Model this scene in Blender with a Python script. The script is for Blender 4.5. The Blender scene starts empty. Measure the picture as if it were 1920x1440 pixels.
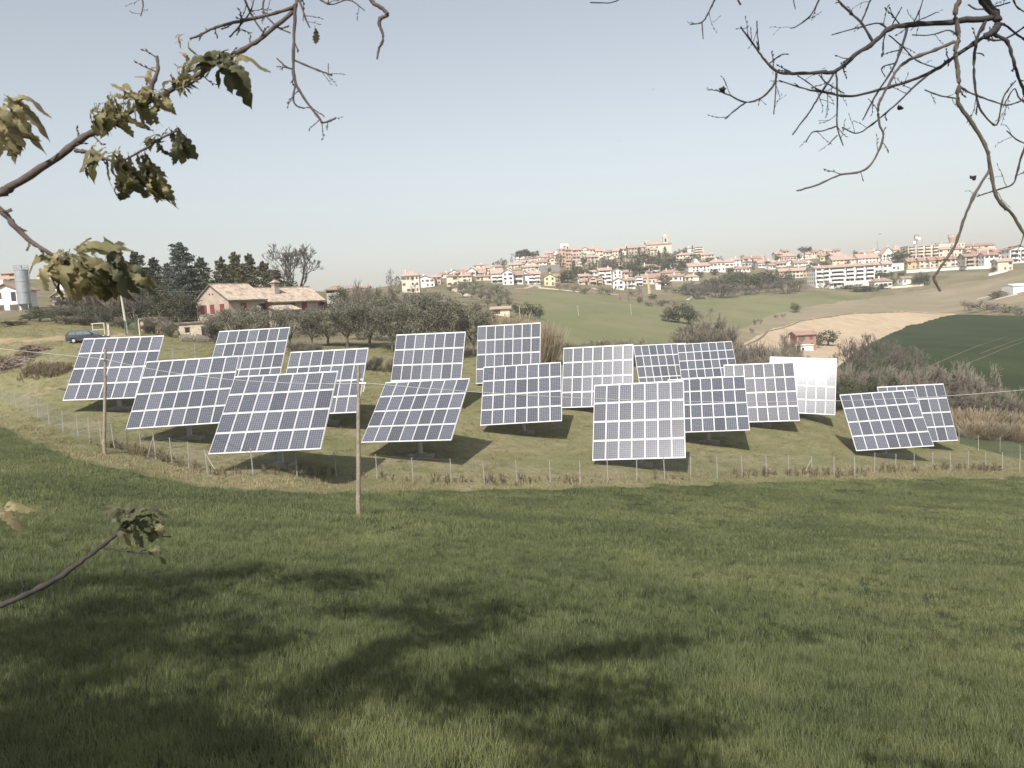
import bpy, math, random
import numpy as np
from mathutils import Matrix, Vector

# ------------------------------------------------------------------ camera, sky, sun, exposure
SC = bpy.context.scene
COL = SC.collection
F = 1507.0                                   # focal length in photo pixels (1920 wide)
PITCH, ROLL = math.radians(5.6), math.radians(3.3)
_f = np.array([0, math.cos(PITCH), -math.sin(PITCH)])
_u = np.array([0, math.sin(PITCH), math.cos(PITCH)])
_x = np.array([1.0, 0, 0])
CX = _x*math.cos(ROLL) - _u*math.sin(ROLL)
CU = _x*math.sin(ROLL) + _u*math.cos(ROLL)
CF = _f
cam = bpy.data.cameras.new('camera'); cam_o = bpy.data.objects.new('camera', cam); COL.objects.link(cam_o)
cam_o.matrix_world = Matrix(((CX[0], CU[0], -CF[0], 0), (CX[1], CU[1], -CF[1], 0), (CX[2], CU[2], -CF[2], 0), (0, 0, 0, 1)))
cam.sensor_fit = 'HORIZONTAL'; cam.angle = 2*math.atan(960/F)
cam.clip_start = 0.05; cam.clip_end = 9000
cam.dof.use_dof = True; cam.dof.focus_distance = 75; cam.dof.aperture_fstop = 9.0
SC.camera = cam_o

SUN_EL, SUN_AZ = math.radians(48), math.radians(15)      # the sun stands behind the camera, 15 degrees to its left
SUN = np.array([-math.sin(SUN_AZ)*math.cos(SUN_EL), -math.cos(SUN_AZ)*math.cos(SUN_EL), math.sin(SUN_EL)])
W = bpy.data.worlds.new('World'); SC.world = W; W.use_nodes = True
nt = W.node_tree
sky = nt.nodes.new('ShaderNodeTexSky'); sky.sky_type = 'NISHITA'; sky.sun_disc = False
sky.sun_elevation = SUN_EL; sky.sun_rotation = math.atan2(SUN[0], SUN[1])
sky.altitude = 0; sky.air_density = 1.25; sky.dust_density = 1.75; sky.ozone_density = 1.6
nt.nodes['Background'].inputs[1].default_value = 0.106
hs_ = nt.nodes.new('ShaderNodeHueSaturation'); hs_.inputs['Hue'].default_value = 0.494; hs_.inputs['Saturation'].default_value = 0.42   # a pale, hazy sky
nt.links.new(sky.outputs[0], hs_.inputs['Color']); nt.links.new(hs_.outputs[0], nt.nodes['Background'].inputs[0])
sl = bpy.data.lights.new('sun', 'SUN'); sl.energy = 4.6; sl.angle = math.radians(0.53); sl.color = (1, .95, .88)
so = bpy.data.objects.new('sun', sl); COL.objects.link(so)
so.rotation_euler = Vector(SUN).to_track_quat('Z', 'Y').to_euler()
SC.view_settings.view_transform = 'Standard'; SC.view_settings.look = 'None'
SC.view_settings.exposure = 0.45; SC.view_settings.gamma = 1.0; SC.view_settings.use_curve_mapping = False
SC.cycles.max_bounces = 5; SC.cycles.diffuse_bounces = 2; SC.cycles.transparent_max_bounces = 8
SC.cycles.use_denoising = True

rnd = random.Random(7)
rng = np.random.default_rng(7)

# ------------------------------------------------------------------ helpers
def at(px, py, Y):
    """photo pixel + distance ahead -> point in the place"""
    d = CF + CX*((px-960)/F) - CU*((py-720)/F)
    return d*(Y/d[1])

def to_px(P):
    P = np.asarray(P, float)
    y = np.maximum(P @ CF, 1e-3)
    return 960 + F*(P @ CX)/y, 720 - F*(P @ CU)/y

def tag(o, label=None, cat=None, group=None, kind=None):
    if label: o['label'] = label
    if cat: o['category'] = cat
    if group: o['group'] = group
    if kind: o['kind'] = kind
    return o

def empty(name, loc=(0, 0, 0), rz=0.0):
    o = bpy.data.objects.new(name, None); COL.objects.link(o)
    o.location = tuple(float(v) for v in loc); o.rotation_euler = (0, 0, rz); o.empty_display_size = .2
    return o

def mk(name, mesh, parent=None, loc=None, rz=None):
    o = bpy.data.objects.new(name, mesh); COL.objects.link(o)
    if parent is not None: o.parent = parent
    if loc is not None: o.location = tuple(float(v) for v in loc)
    if rz is not None: o.rotation_euler = (0, 0, rz)
    return o

def np_mesh(name, V, faces_flat, nper, mats, midx=None, smooth=False):
    """fast mesh from arrays; every face has nper corners"""
    me = bpy.data.meshes.new(name)
    V = np.ascontiguousarray(V, np.float32); Fl = np.ascontiguousarray(faces_flat, np.int32).ravel()
    nf = len(Fl)//nper
    me.vertices.add(len(V)); me.vertices.foreach_set('co', V.ravel())
    me.loops.add(len(Fl)); me.loops.foreach_set('vertex_index', Fl)
    me.polygons.add(nf)
    me.polygons.foreach_set('loop_start', np.arange(0, nf*nper, nper, dtype=np.int32))
    me.polygons.foreach_set('loop_total', np.full(nf, nper, np.int32))
    if midx is not None: me.polygons.foreach_set('material_index', np.ascontiguousarray(midx, np.int32))
    if smooth: me.polygons.foreach_set('use_smooth', np.ones(nf, bool))
    for m in (mats if isinstance(mats, (list, tuple)) else [mats]): me.materials.append(m)
    me.update(calc_edges=True); me.validate()
    return me

class MB:
    """collects boxes, tubes, sheets; build() links them as one mesh object"""
    def __init__(s): s.v = []; s.f = []; s.m = []; s.sm = []
    def add(s, V, Fc, m=0, sm=False):
        b = len(s.v); s.v.extend([tuple(float(c) for c in p) for p in V])
        for q in Fc: s.f.append(tuple(b+i for i in q)); s.m.append(m); s.sm.append(sm)
    def box(s, x0, x1, y0, y1, z0, z1, m=0):
        V = [(x, y, z) for z in (z0, z1) for y in (y0, y1) for x in (x0, x1)]
        s.add(V, [(0, 2, 3, 1), (4, 5, 7, 6), (0, 1, 5, 4), (1, 3, 7, 5), (3, 2, 6, 7), (2, 0, 4, 6)], m)
    def quad(s, a, b, c, d, m=0): s.add([a, b, c, d], [(0, 1, 2, 3)], m)
    def prism(s, prof, axis, a, b, m=0, sm=False):
        """extrude a closed 2-D profile along an axis: 'y' profile (x,z), 'x' profile (y,z)"""
        n = len(prof)
        f = (lambda p, t: (p[0], t, p[1])) if axis == 'y' else (lambda p, t: (t, p[0], p[1]))
        V = [f(p, a) for p in prof]+[f(p, b) for p in prof]
        s.add(V, [(i, (i+1) % n, n+(i+1) % n, n+i) for i in range(n)], m, sm)
        s.add(V, [tuple(range(n))[::-1], tuple(range(n, 2*n))], m)
    def tube(s, pts, rad, n=6, m=0, cap=True, sm=True):
        pts = [np.asarray(p, float) for p in pts]
        if not hasattr(rad, '__len__'): rad = [rad]*len(pts)
        V = []
        ref = None
        for i, p in enumerate(pts):
            t = pts[min(i+1, len(pts)-1)] - pts[max(i-1, 0)]
            L = np.linalg.norm(t); t = t/L if L > 1e-9 else np.array([0, 0, 1.0])
            if ref is None:
                ref = np.array([0, 0, 1.0]) if abs(t[2]) < .9 else np.array([1.0, 0, 0])
            a = np.cross(t, ref); a /= max(np.linalg.norm(a), 1e-9); b = np.cross(t, a); ref = np.cross(a, t) if False else ref
            for k in range(n):
                w = 2*math.pi*k/n
                V.append(p + rad[i]*(a*math.cos(w)+b*math.sin(w)))
        Fc = []
        for i in range(len(pts)-1):
            for k in range(n):
                Fc.append((i*n+k, (i+1)*n+k, (i+1)*n+(k+1) % n, i*n+(k+1) % n))
        s.add(V, Fc, m, sm)
        if cap:
            s.add(V[:n], [tuple(range(n))], m); s.add(V[-n:], [tuple(range(n))[::-1]], m)
    def cyl(s, x, y, z0, z1, r0, r1=None, n=16, m=0, sm=True):
        s.tube([(x, y, z0), (x, y, z1)], [r0, r0 if r1 is None else r1], n, m, True, sm)
    def mesh(s, name, mats):
        me = bpy.data.meshes.new(name); me.from_pydata(s.v, [], s.f)
        for m in (mats if isinstance(mats, (list, tuple)) else [mats]): me.materials.append(m)
        me.polygons.foreach_set('material_index', s.m); me.polygons.foreach_set('use_smooth', s.sm)
        me.update(); return me
    def build(s, name, mats, parent=None, loc=None, rz=None):
        return mk(name, s.mesh(name, mats), parent, loc, rz)

# ------------------------------------------------------------------ materials
def _new(name):
    m = bpy.data.materials.new(name); m.use_nodes = True
    return m, m.node_tree.nodes, m.node_tree.links, m.node_tree.nodes['Principled BSDF']

def srgb(r, g, b):
    return tuple(((c/255+.055)/1.055)**2.4 if c/255 > .04045 else c/255/12.92 for c in (r, g, b))+(1,)

def mat_plain(name, col, rough=.7, noise=.12, scale=1.5, metal=0.0, spec=.5, bump=0.0, bscale=20):
    m, N, L, B = _new(name)
    tc = N.new('ShaderNodeTexCoord'); nz = N.new('ShaderNodeTexNoise'); nz.inputs['Scale'].default_value = scale
    nz.inputs['Detail'].default_value = 5
    L.new(tc.outputs['Object'], nz.inputs['Vector'])
    mx = N.new('ShaderNodeMix'); mx.data_type = 'RGBA'
    c = col[:3]
    mx.inputs[6].default_value = tuple(v*(1-noise) for v in c)+(1,)
    mx.inputs[7].default_value = tuple(min(1, v*(1+noise)) for v in c)+(1,)
    cr = N.new('ShaderNodeMapRange'); cr.inputs[1].default_value = .3; cr.inputs[2].default_value = .7
    L.new(nz.outputs[0], cr.inputs[0]); L.new(cr.outputs[0], mx.inputs[0]); L.new(mx.outputs[2], B.inputs['Base Color'])
    B.inputs['Roughness'].default_value = rough; B.inputs['Metallic'].default_value = metal
    B.inputs['Specular IOR Level'].default_value = spec
    if bump:
        n2 = N.new('ShaderNodeTexNoise'); n2.inputs['Scale'].default_value = bscale; L.new(tc.outputs['Object'], n2.inputs['Vector'])
        bp = N.new('ShaderNodeBump'); bp.inputs['Strength'].default_value = bump; L.new(n2.outputs[0], bp.inputs['Height']); L.new(bp.outputs[0], B.inputs['Normal'])
    return m

def mat_leaf(name, c1, c2, rough=.6, transl=.3, tint=False, spec=.3):
    """foliage: colour varies from leaf to leaf, some light comes through"""
    m, N, L, B = _new(name)
    g = N.new('ShaderNodeNewGeometry'); oi = N.new('ShaderNodeObjectInfo')
    mx = N.new('ShaderNodeMix'); mx.data_type = 'RGBA'
    mx.inputs[6].default_value = tuple(c1)+(1,); mx.inputs[7].default_value = tuple(c2)+(1,)
    L.new(g.outputs['Random Per Island'], mx.inputs[0])
    hs = N.new('ShaderNodeHueSaturation'); L.new(mx.outputs[2], hs.inputs['Color'])
    mr = N.new('ShaderNodeMapRange'); mr.inputs[3].default_value = .78; mr.inputs[4].default_value = 1.22
    if tint:
        a = N.new('ShaderNodeAttribute'); a.attribute_type = 'INSTANCER'; a.attribute_name = 'tint'
        L.new(a.outputs['Fac'], mr.inputs[0])
        m2 = N.new('ShaderNodeMapRange'); m2.inputs[3].default_value = .515; m2.inputs[4].default_value = .478
        L.new(a.outputs['Fac'], m2.inputs[0]); L.new(m2.outputs[0], hs.inputs['Hue'])
        mr.inputs[3].default_value = .62; mr.inputs[4].default_value = 1.3
    else:
        L.new(oi.outputs['Random'], mr.inputs[0])
    L.new(mr.outputs[0], hs.inputs['Value'])
    L.new(hs.outputs[0], B.inputs['Base Color']); B.inputs['Roughness'].default_value = rough
    B.inputs['Specular IOR Level'].default_value = spec
    if transl:
        t = N.new('ShaderNodeBsdfTranslucent'); L.new(hs.outputs[0], t.inputs[0])
        ms = N.new('ShaderNodeMixShader'); ms.inputs[0].default_value = transl
        L.new(B.outputs[0], ms.inputs[1]); L.new(t.outputs[0], ms.inputs[2]); L.new(ms.outputs[0], N['Material Output'].inputs[0])
    return m

def mat_ground(name, cols, scales, bump=.4, bscale=1.2, stretch=None, rot=0.0):
    """cols: base colour and layers mixed over it by noise of each scale (cycles per metre)"""
    m, N, L, B = _new(name)
    tc = N.new('ShaderNodeTexCoord'); mp = N.new('ShaderNodeMapping'); L.new(tc.outputs['Object'], mp.inputs[0])
    mp.inputs['Scale'].default_value = stretch or (1, 1, 1); mp.inputs['Rotation'].default_value = (0, 0, rot)
    prev = None
    for i, (c, s) in enumerate(zip(cols, scales)):
        if i == 0:
            rg = N.new('ShaderNodeRGB'); rg.outputs[0].default_value = tuple(c)+(1,); prev = rg.outputs[0]; continue
        nz = N.new('ShaderNodeTexNoise'); nz.inputs['Scale'].default_value = s; nz.inputs['Detail'].default_value = 6; nz.inputs['Roughness'].default_value = .62
        L.new(mp.outputs[0], nz.inputs['Vector'])
        cr = N.new('ShaderNodeMapRange'); cr.inputs[1].default_value = .42; cr.inputs[2].default_value = .64; L.new(nz.outputs[0], cr.inputs[0])
        mx = N.new('ShaderNodeMix'); mx.data_type = 'RGBA'; mx.inputs[7].default_value = tuple(c)+(1,)
        L.new(prev, mx.inputs[6]); L.new(cr.outputs[0], mx.inputs[0]); prev = mx.outputs[2]
    L.new(prev, B.inputs['Base Color']); B.inputs['Roughness'].default_value = .95; B.inputs['Specular IOR Level'].default_value = .1
    nb = N.new('ShaderNodeTexNoise'); nb.inputs['Scale'].default_value = bscale; nb.inputs['Detail'].default_value = 8; nb.inputs['Roughness'].default_value = .7
    L.new(mp.outputs[0], nb.inputs['Vector'])
    bp = N.new('ShaderNodeBump'); bp.inputs['Strength'].default_value = bump; bp.inputs['Distance'].default_value = .5
    L.new(nb.outputs[0], bp.inputs['Height']); L.new(bp.outputs[0], B.inputs['Normal'])
    return m

# ------------------------------------------------------------------ the lie of the land
TRACK = [(-38.28, 77.74, -3.79, -0.3, 50.2, -1.4), (-27.39, 67.02, -5.6, -0.7, 44.0, 0.5), (-17.13, 57.58, -6.63, 5.0, 42.0, 0.2),
         (-28.13, 86.39, -3.78, 4.2, 48.3, 0.1), (-18.13, 77.1, -6.26, 8.2, 51.4, 0.2), (-9.03, 86.82, -5.84, 14.1, 62.7, -0.5),
         (-8.27, 68.24, -8.44, 17.1, 37.1, 1.5), (-0.25, 97.94, -5.82, 15.0, 70.7, 0.4), (0.89, 80.04, -8.83, 7.5, 46.6, 1.3),
         (9.66, 90.18, -8.51, 15.4, 62.6, 0.7), (10.95, 70.26, -10.75, 15.8, 57.6, 1.5), (22.6, 118.89, -10.21, -3.4, 56.5, -1.0),
         (28.65, 117.13, -9.58, 8.4, 39.2, 0.7), (20.2, 83.09, -11.42, 13.9, 42.2, 1.2), (29.12, 93.69, -11.86, 10.0, 62.2, -0.1),
         (36.47, 100.63, -12.15, 18.1, 66.0, -4.1), (40.6, 86.96, -14.82, 6.2, 48.6, 1.9), (48.78, 96.28, -15.85, 1.8, 61.9, -0.2)]
MAST = 4.1
ctl = [(x, y, z-MAST) for x, y, z, *_ in TRACK]
# fence feet, poles, track, farm, valley, far slope, town   (pixel x, pixel y, distance)
for p in [(672, 965, 40), (195, 850, 57), (970, 906, 61), (390, 890, 55.5), (1195, 904, 63), (1480, 892, 72), (1700, 888, 76), (1880, 886, 78), (1790, 890, 77),
          (5, 755, 88), (52, 762, 82), (105, 803, 69), (290, 866, 57), (600, 897, 58.5), (800, 905, 60), (50, 697, 92), (165, 636, 103), (0, 642, 103), (250, 630, 105), (30, 600, 135),
          (45, 582, 170), (100, 573, 190), (110, 545, 260), (20, 527, 320), (175, 528, 300), (250, 605, 140), (330, 630, 122), (590, 636, 134), (434, 636, 135), (400, 560, 250),
          (560, 655, 112), (750, 655, 120), (690, 690, 104), (880, 690, 114), (1030, 668, 124), (600, 546, 350), (700, 556, 330),
          (1100, 655, 190), (1200, 655, 190), (1300, 662, 185), (1100, 610, 250), (1250, 622, 250), (1000, 580, 300), (1100, 575, 330), (1200, 580, 330),
          (940, 590, 215), (850, 585, 230), (760, 580, 250), (1380, 640, 235), (1500, 652, 255), (1450, 690, 190), (1560, 700, 175), (1640, 650, 250),
          (1750, 588, 380), (1600, 588, 370), (1450, 600, 360), (1920, 592, 330), (1850, 650, 220), (1920, 700, 170), (1700, 790, 118), (1900, 815, 112), (1850, 840, 100),
          (1600, 790, 112), (1800, 560, 420), (1915, 548, 380), (1650, 560, 430), (1500, 560, 430), (1400, 570, 410), (1320, 580, 380),
          (850, 548, 420), (960, 541, 430), (1085, 545, 445), (1150, 550, 460), (1220, 553, 470), (1290, 556, 470), (1380, 553, 480), (1480, 537, 490), (1560, 540, 490),
          (1640, 538, 480), (1700, 531, 480), (1790, 517, 480), (1870, 513, 470), (1925, 506, 460), (780, 548, 450), (700, 548, 480),
          (800, 528, 520), (880, 524, 520), (980, 533, 480), (1100, 500, 600), (1180, 497, 640), (1300, 506, 580), (1400, 506, 590), (1500, 499, 600), (1600, 494, 600),
          (1700, 486, 590), (1800, 480, 590), (1900, 488, 560), (1060, 488, 690), (1235, 474, 780), (1140, 482, 740), (1320, 482, 740), (1000, 497, 620), (900, 508, 600),
          (850, 515, 590), (760, 540, 520), (1420, 491, 700), (1550, 483, 700), (1650, 477, 700), (1800, 467, 700), (1910, 476, 680), (640, 546, 520)]:
    ctl.append(tuple(at(*p)))
for px in range(620, 2000, 130):                     # behind the skyline the hill falls away
    Pb = at(px, 480+30*(px < 900)+25*(px < 760), 760)
    for Y, dz in ((1050, 30), (1700, 75), (2600, 110)):
        ctl.append((Pb[0]*Y/760, Y, Pb[2]-dz))
for px in (-100, 200, 450):
    Pb = at(px, 540, 330)
    for Y, dz in ((520, 14), (1100, 45), (2600, 110)): ctl.append((Pb[0]*Y/330, Y, Pb[2]-dz))
for Y in (12, 25):
    for s in (-.8, 0, .8): ctl.append((s*Y, Y, -7.4-.128*(Y-12)-.10*s*Y))
ctl.append((30, 40, -14.6)); ctl.append((42, 60, -17.9))
for s in (-.9, 0, .9): ctl.append((s*6, 6, -5.2-.3*s))
for X, Y, z in ((-90, 60, -4), (-70, 40, -3.5), (110, 90, -22), (80, 50, -19), (160, 150, -24), (-130, 110, -1), (-40, 14, -4), (40, 14, -11),
                (300, 260, -16), (420, 480, 10), (-220, 200, 2), (-300, 420, 6)): ctl.append((X, Y, z))
ctl = np.array(ctl)
def _uv(X, Y): return np.stack([np.arctan(X/Y)*2.2, np.log(Y)*1.15], -1)
_c = _uv(ctl[:, 0], ctl[:, 1])
def _phi(r2): return np.where(r2 > 1e-12, .5*r2*np.log(np.maximum(r2, 1e-12)), 0.)
_n = len(_c); _K = _phi(((_c[:, None]-_c[None])**2).sum(-1)) + np.eye(_n)*2e-4
_P = np.concatenate([np.ones((_n, 1)), _c], 1)
_A = np.block([[_K, _P], [_P.T, np.zeros((3, 3))]])
_sol = np.linalg.solve(_A, np.concatenate([ctl[:, 2], np.zeros(3)]))
def land(X, Y):
    X = np.atleast_1d(np.asarray(X, float)); Y = np.maximum(np.atleast_1d(np.asarray(Y, float)), 5.0)
    out = np.empty(X.shape); Xf, Yf, of = X.ravel(), Y.ravel(), out.ravel()
    for i in range(0, len(Xf), 20000):
        q = _uv(Xf[i:i+20000], Yf[i:i+20000])
        of[i:i+20000] = _phi(((q[:, None]-_c[None])**2).sum(-1)) @ _sol[:_n] + _sol[_n] + q @ _sol[_n+1:]
    return of.reshape(X.shape)
def bank(X, Y):
    """the roadside bank the photograph was taken from"""
    t = np.clip((np.asarray(Y, float)-.8)/5.2, 0, 1); t = t*t*(3-2*t)
    return -1.65*(1-t) + land(np.clip(X, -40, 40), np.full_like(np.asarray(Y, float), 6.0))*t
def zt(X, Y):
    return float(land(X, Y)[0]) if Y >= 6 else float(bank(np.array([X]), np.array([Y]))[0])
_YS = np.exp(np.linspace(math.log(9), math.log(1000), 700))
def ground_hit(px, py, ymin=9, fallback=None):
    """where the line of sight through a pixel meets the ground"""
    d = CF + CX*((px-960)/F) - CU*((py-720)/F); d = d/d[1]
    ys = _YS[_YS >= ymin]
    g = land(d[0]*ys, ys) - d[2]*ys
    k = np.nonzero(g >= 0)[0]
    if len(k) == 0:
        Y = fallback or ys[np.argmax(g)]
    else:
        i = k[0]
        Y = ys[i] if i == 0 else ys[i-1] + (ys[i]-ys[i-1])*(-g[i-1])/(g[i]-g[i-1]+1e-12)
    return np.array([d[0]*Y, Y, d[2]*Y])

# ------------------------------------------------------------------ ground, split into its fields
def in_poly(px, py, poly):
    r = np.zeros(px.shape, bool); n = len(poly)
    for i in range(n):
        (x0, y0), (x1, y1) = poly[i], poly[(i+1) % n]
        c = ((y0 > py) != (y1 > py)) & (px < (x1-x0)*(py-y0)/((y1-y0) if y1 != y0 else 1e-9)+x0)
        r ^= c
    return r
EDGE = np.array([(-600, 700), (0, 800), (60, 828), (150, 866), (250, 886), (390, 915), (600, 926), (800, 920), (1000, 918), (1300, 910), (1600, 900), (1920, 896), (2600, 880)])
ZN = ['hillside', 'wheat_field', 'meadow', 'dirt_track', 'ploughed_field', 'green_crop_field', 'grass_slope', 'fallow_slope', 'crop_strip']
def zone(P):
    px, py = to_px(P); Y = P[..., 1]
    z = np.zeros(px.shape, int)
    jx = np.sin(P[..., 0]*1.9)*2+np.sin(P[..., 0]*.7+P[..., 1])*2.5
    far = Y > 122
    py0 = py
    wob = .9*np.sin(P[..., 0]*.21+P[..., 1]*.05)+.6*np.sin(P[..., 0]*.53-P[..., 1]*.11)+.5*np.sin(P[..., 0]*1.3)
    py = np.where(far, py+wob, py)
    z[~far] = 2
    z[far & (in_poly(px, py, [(940, 600), (985, 560), (1010, 545), (1085, 549), (1130, 554), (1190, 566), (1260, 580), (1290, 600), (1310, 668), (1250, 680), (1030, 690), (1000, 640)]))] = 6
    z[far & in_poly(px, py+.0*jx, [(1395, 655), (1375, 625), (1440, 592), (1530, 572), (1640, 558), (1720, 546), (1800, 531), (2000, 500), (2000, 592), (1790, 587), (1700, 584), (1600, 588), (1500, 602), (1440, 620)])] = 7
    z[far & in_poly(px, py, [(1300, 562), (1450, 552), (1640, 552), (1560, 566), (1440, 592), (1370, 625), (1300, 640), (1280, 600)])] = 6
    z[far & in_poly(px, py, [(1392, 645), (1440, 620), (1500, 602), (1600, 588), (1700, 584.5), (1795, 587), (1770, 594), (1700, 612), (1645, 637), (1600, 662), (1560, 700), (1490, 720), (1420, 690)])] = 4
    z[far & in_poly(px, py, [(1790, 588.5), (1860, 591), (2300, 585), (2300, 830), (1580, 830), (1560, 700), (1600, 662), (1645, 637), (1700, 612), (1770, 594)])] = 5
    py = py0
    z[(Y > 80) & (Y < 122) & in_poly(px, py, [(1795, 815), (1830, 806), (2100, 850), (2100, 878), (1915, 862), (1800, 832)])] = 8
    z[~far & (Y < 90) & (py+jx*.6 > np.interp(px, EDGE[:, 0], EDGE[:, 1]))] = 1
    z[~far & (Y > 92) & in_poly(px, py+jx*.35, [(-400, 640), (0, 634), (120, 631), (250, 624), (250, 629), (120, 637), (0, 644), (-400, 656)])] = 3
    return z
GM = {
    'wheat_field': mat_ground('wheat_soil', [(.055, .07, .028), (.035, .05, .018), (.09, .10, .045)], [0, .8, .12], .8, 5),
    'meadow': mat_ground('meadow_grass', [(.215, .205, .105), (.14, .155, .066), (.27, .23, .145), (.175, .165, .085)], [0, .09, .25, 1.6], .7, 3),
    'dirt_track': mat_ground('track_dirt', [(.30, .235, .15), (.22, .17, .10)], [0, .6], .4, 3),
    'hillside': mat_ground('hillside_grass', [(.145, .13, .078), (.11, .11, .06), (.20, .165, .11)], [0, .02, .06], .6, .5),
    'ploughed_field': mat_ground('ploughed_soil', [(.38, .295, .205), (.33, .25, .17), (.42, .33, .235)], [0, .05, .3], .5, .8, (1, .25, 1), .5),
    'green_crop_field': mat_ground('green_crop', [(.030, .043, .017), (.044, .056, .023), (.022, .033, .013)], [0, .018, .12], .4, .5, (1, .3, 1), .4),
    'grass_slope': mat_ground('slope_grass', [(.145, .15, .076), (.122, .133, .062), (.172, .164, .093)], [0, .012, .05], .4, .5, (1, .5, 1), .3),
    'fallow_slope': mat_ground('fallow_soil', [(.20, .17, .115), (.16, .15, .085), (.25, .205, .145)], [0, .02, .07], .6, .4, (.4, 1, 1), .25),
    'crop_strip': mat_ground('strip_crop', [(.075, .088, .034), (.055, .068, .026)], [0, .3], .6, 2),
}
sc_ = np.concatenate([np.linspace(-3, -.78, 26)[:-1], np.linspace(-.78, .78, 391), np.linspace(.78, 3, 26)[1:]])
ys_ = np.concatenate([np.exp(np.arange(math.log(6), math.log(125), .026)), np.exp(np.arange(math.log(125), math.log(1000), .0125)), np.exp(np.linspace(math.log(1000), math.log(2600), 14))])
SX, YY = np.meshgrid(sc_, ys_); XX = SX*YY; ZZ = land(XX, YY)
ZZ += np.where(YY < 130, .05*np.sin(XX*.9+1.3*np.sin(YY*.5))+.04*np.sin(YY*1.3+XX*.4), .0) * np.clip((YY-40)/20, 0, 1)
G = np.stack([XX, YY, ZZ], -1)
nr, nc = XX.shape
zv = zone(G)
mixed = np.zeros((nr-1, nc-1), bool)
q4 = np.stack([zv[:-1, :-1], zv[:-1, 1:], zv[1:, 1:], zv[1:, :-1]], -1)
mixed = (q4.min(-1) != q4.max(-1)) & (np.abs(SX[:-1, :-1]) < .8)
for zi, zname in enumerate(ZN):
    V = []; Fq = []
    ii, jj = np.nonzero(~mixed & (q4[..., 0] == zi))
    idx = ii*nc+jj
    quads = np.stack([idx, idx+1, idx+nc+1, idx+nc], -1)
    K = 5
    mi, mj = np.nonzero(mixed)
    a, b, c, d = G[mi, mj], G[mi, mj+1], G[mi+1, mj+1], G[mi+1, mj]
    t = np.linspace(0, 1, K+1); tu, tv = np.meshgrid(t, t)
    S = (a[:, None, None]*((1-tu)*(1-tv))[..., None]+b[:, None, None]*(tu*(1-tv))[..., None]+c[:, None, None]*(tu*tv)[..., None]+d[:, None, None]*((1-tu)*tv)[..., None])
    cen = (S[:, :-1, :-1]+S[:, 1:, 1:])/2
    zc = zone(cen)
    m_, r_, c_ = np.nonzero(zc == zi)
    base = nr*nc
    sid = lambda r, c: base+m_*(K+1)**2+r*(K+1)+c
    q2 = np.stack([sid(r_, c_), sid(r_, c_+1), sid(r_+1, c_+1), sid(r_+1, c_)], -1)
    allq = np.concatenate([quads, q2]); allV = np.concatenate([G.reshape(-1, 3), S.reshape(-1, 3)])
    if len(allq) == 0: continue
    u, inv = np.unique(allq.ravel(), return_inverse=True)
    me = np_mesh(zname, allV[u], inv, 4, GM[zname], smooth=True)
    tag(mk(zname, me), kind='structure')
# bank behind and under the camera
bx, by = np.meshgrid(np.linspace(-40, 40, 81), np.linspace(-45, 6, 60))
bz = bank(bx, by)
V = np.stack([bx, by, bz], -1).reshape(-1, 3); r, c = np.meshgrid(np.arange(59), np.arange(80), indexing='ij'); b0 = (r*81+c).ravel()
tag(mk('roadside_bank', np_mesh('roadside_bank', V, np.stack([b0, b0+1, b0+82, b0+81], -1), 4, GM['meadow'], smooth=True)), kind='structure')

# ------------------------------------------------------------------ solar trackers
def mat_module():
    m, N, L, B = _new('solar_cells')
    tc = N.new('ShaderNodeTexCoord'); sx = N.new('ShaderNodeSeparateXYZ'); L.new(tc.outputs['Object'], sx.inputs[0])
    def math_(op, a, b=None):
        n = N.new('ShaderNodeMath'); n.operation = op
        for k, v in enumerate((a, b)):
            if v is None: continue
            if isinstance(v, (int, float)): n.inputs[k].default_value = v
            else: L.new(v, n.inputs[k])
        return n.outputs[0]
    def line(coord, pitch, w):
        t = math_('FRACT', math_('ADD', math_('DIVIDE', coord, pitch), 50.0))
        d = math_('MINIMUM', t, math_('SUBTRACT', 1.0, t))
        return math_('LESS_THAN', d, w/pitch)
    lx = line(sx.outputs['X'], 1.02/6, .010); ly = line(math_('ADD', sx.outputs['Y'], .79), 1.58/9, .008)
    ln = math_('MAXIMUM', lx, ly)
    oi = N.new('ShaderNodeObjectInfo')
    nz = N.new('ShaderNodeTexNoise'); nz.inputs['Scale'].default_value = 3; L.new(tc.outputs['Object'], nz.inputs['Vector'])
    dirt = N.new('ShaderNodeMapRange'); dirt.inputs[3].default_value = .75; dirt.inputs[4].default_value = 1.3; L.new(nz.outputs[0], dirt.inputs[0])
    mx = N.new('ShaderNodeMix'); mx.data_type = 'RGBA'; mx.inputs[6].default_value = (.058, .061, .080, 1); mx.inputs[7].default_value = (.22, .23, .245, 1)
    L.new(ln, mx.inputs[0])
    hv = N.new('ShaderNodeHueSaturation'); L.new(mx.outputs[2], hv.inputs['Color'])
    r2 = N.new('ShaderNodeMapRange'); r2.inputs[3].default_value = .78; r2.inputs[4].default_value = 1.25; L.new(oi.outputs['Random'], r2.inputs[0])
    L.new(math_('MULTIPLY', dirt.outputs[0], r2.outputs[0]), hv.inputs['Value'])
    L.new(hv.outputs[0], B.inputs['Base Color'])
    B.inputs['Roughness'].default_value = .125; B.inputs['IOR'].default_value = 1.6
    return m
M_CELL = mat_module()
M_FRAME = mat_plain('white_frame', (.58, .58, .58), .45, .04)
M_GALV = mat_plain('galvanised_steel', (.38, .39, .40), .5, .15, 4, .3)
M_CONC = mat_plain('concrete', (.24, .225, .20), .9, .2, 3, bump=.3)

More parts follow.
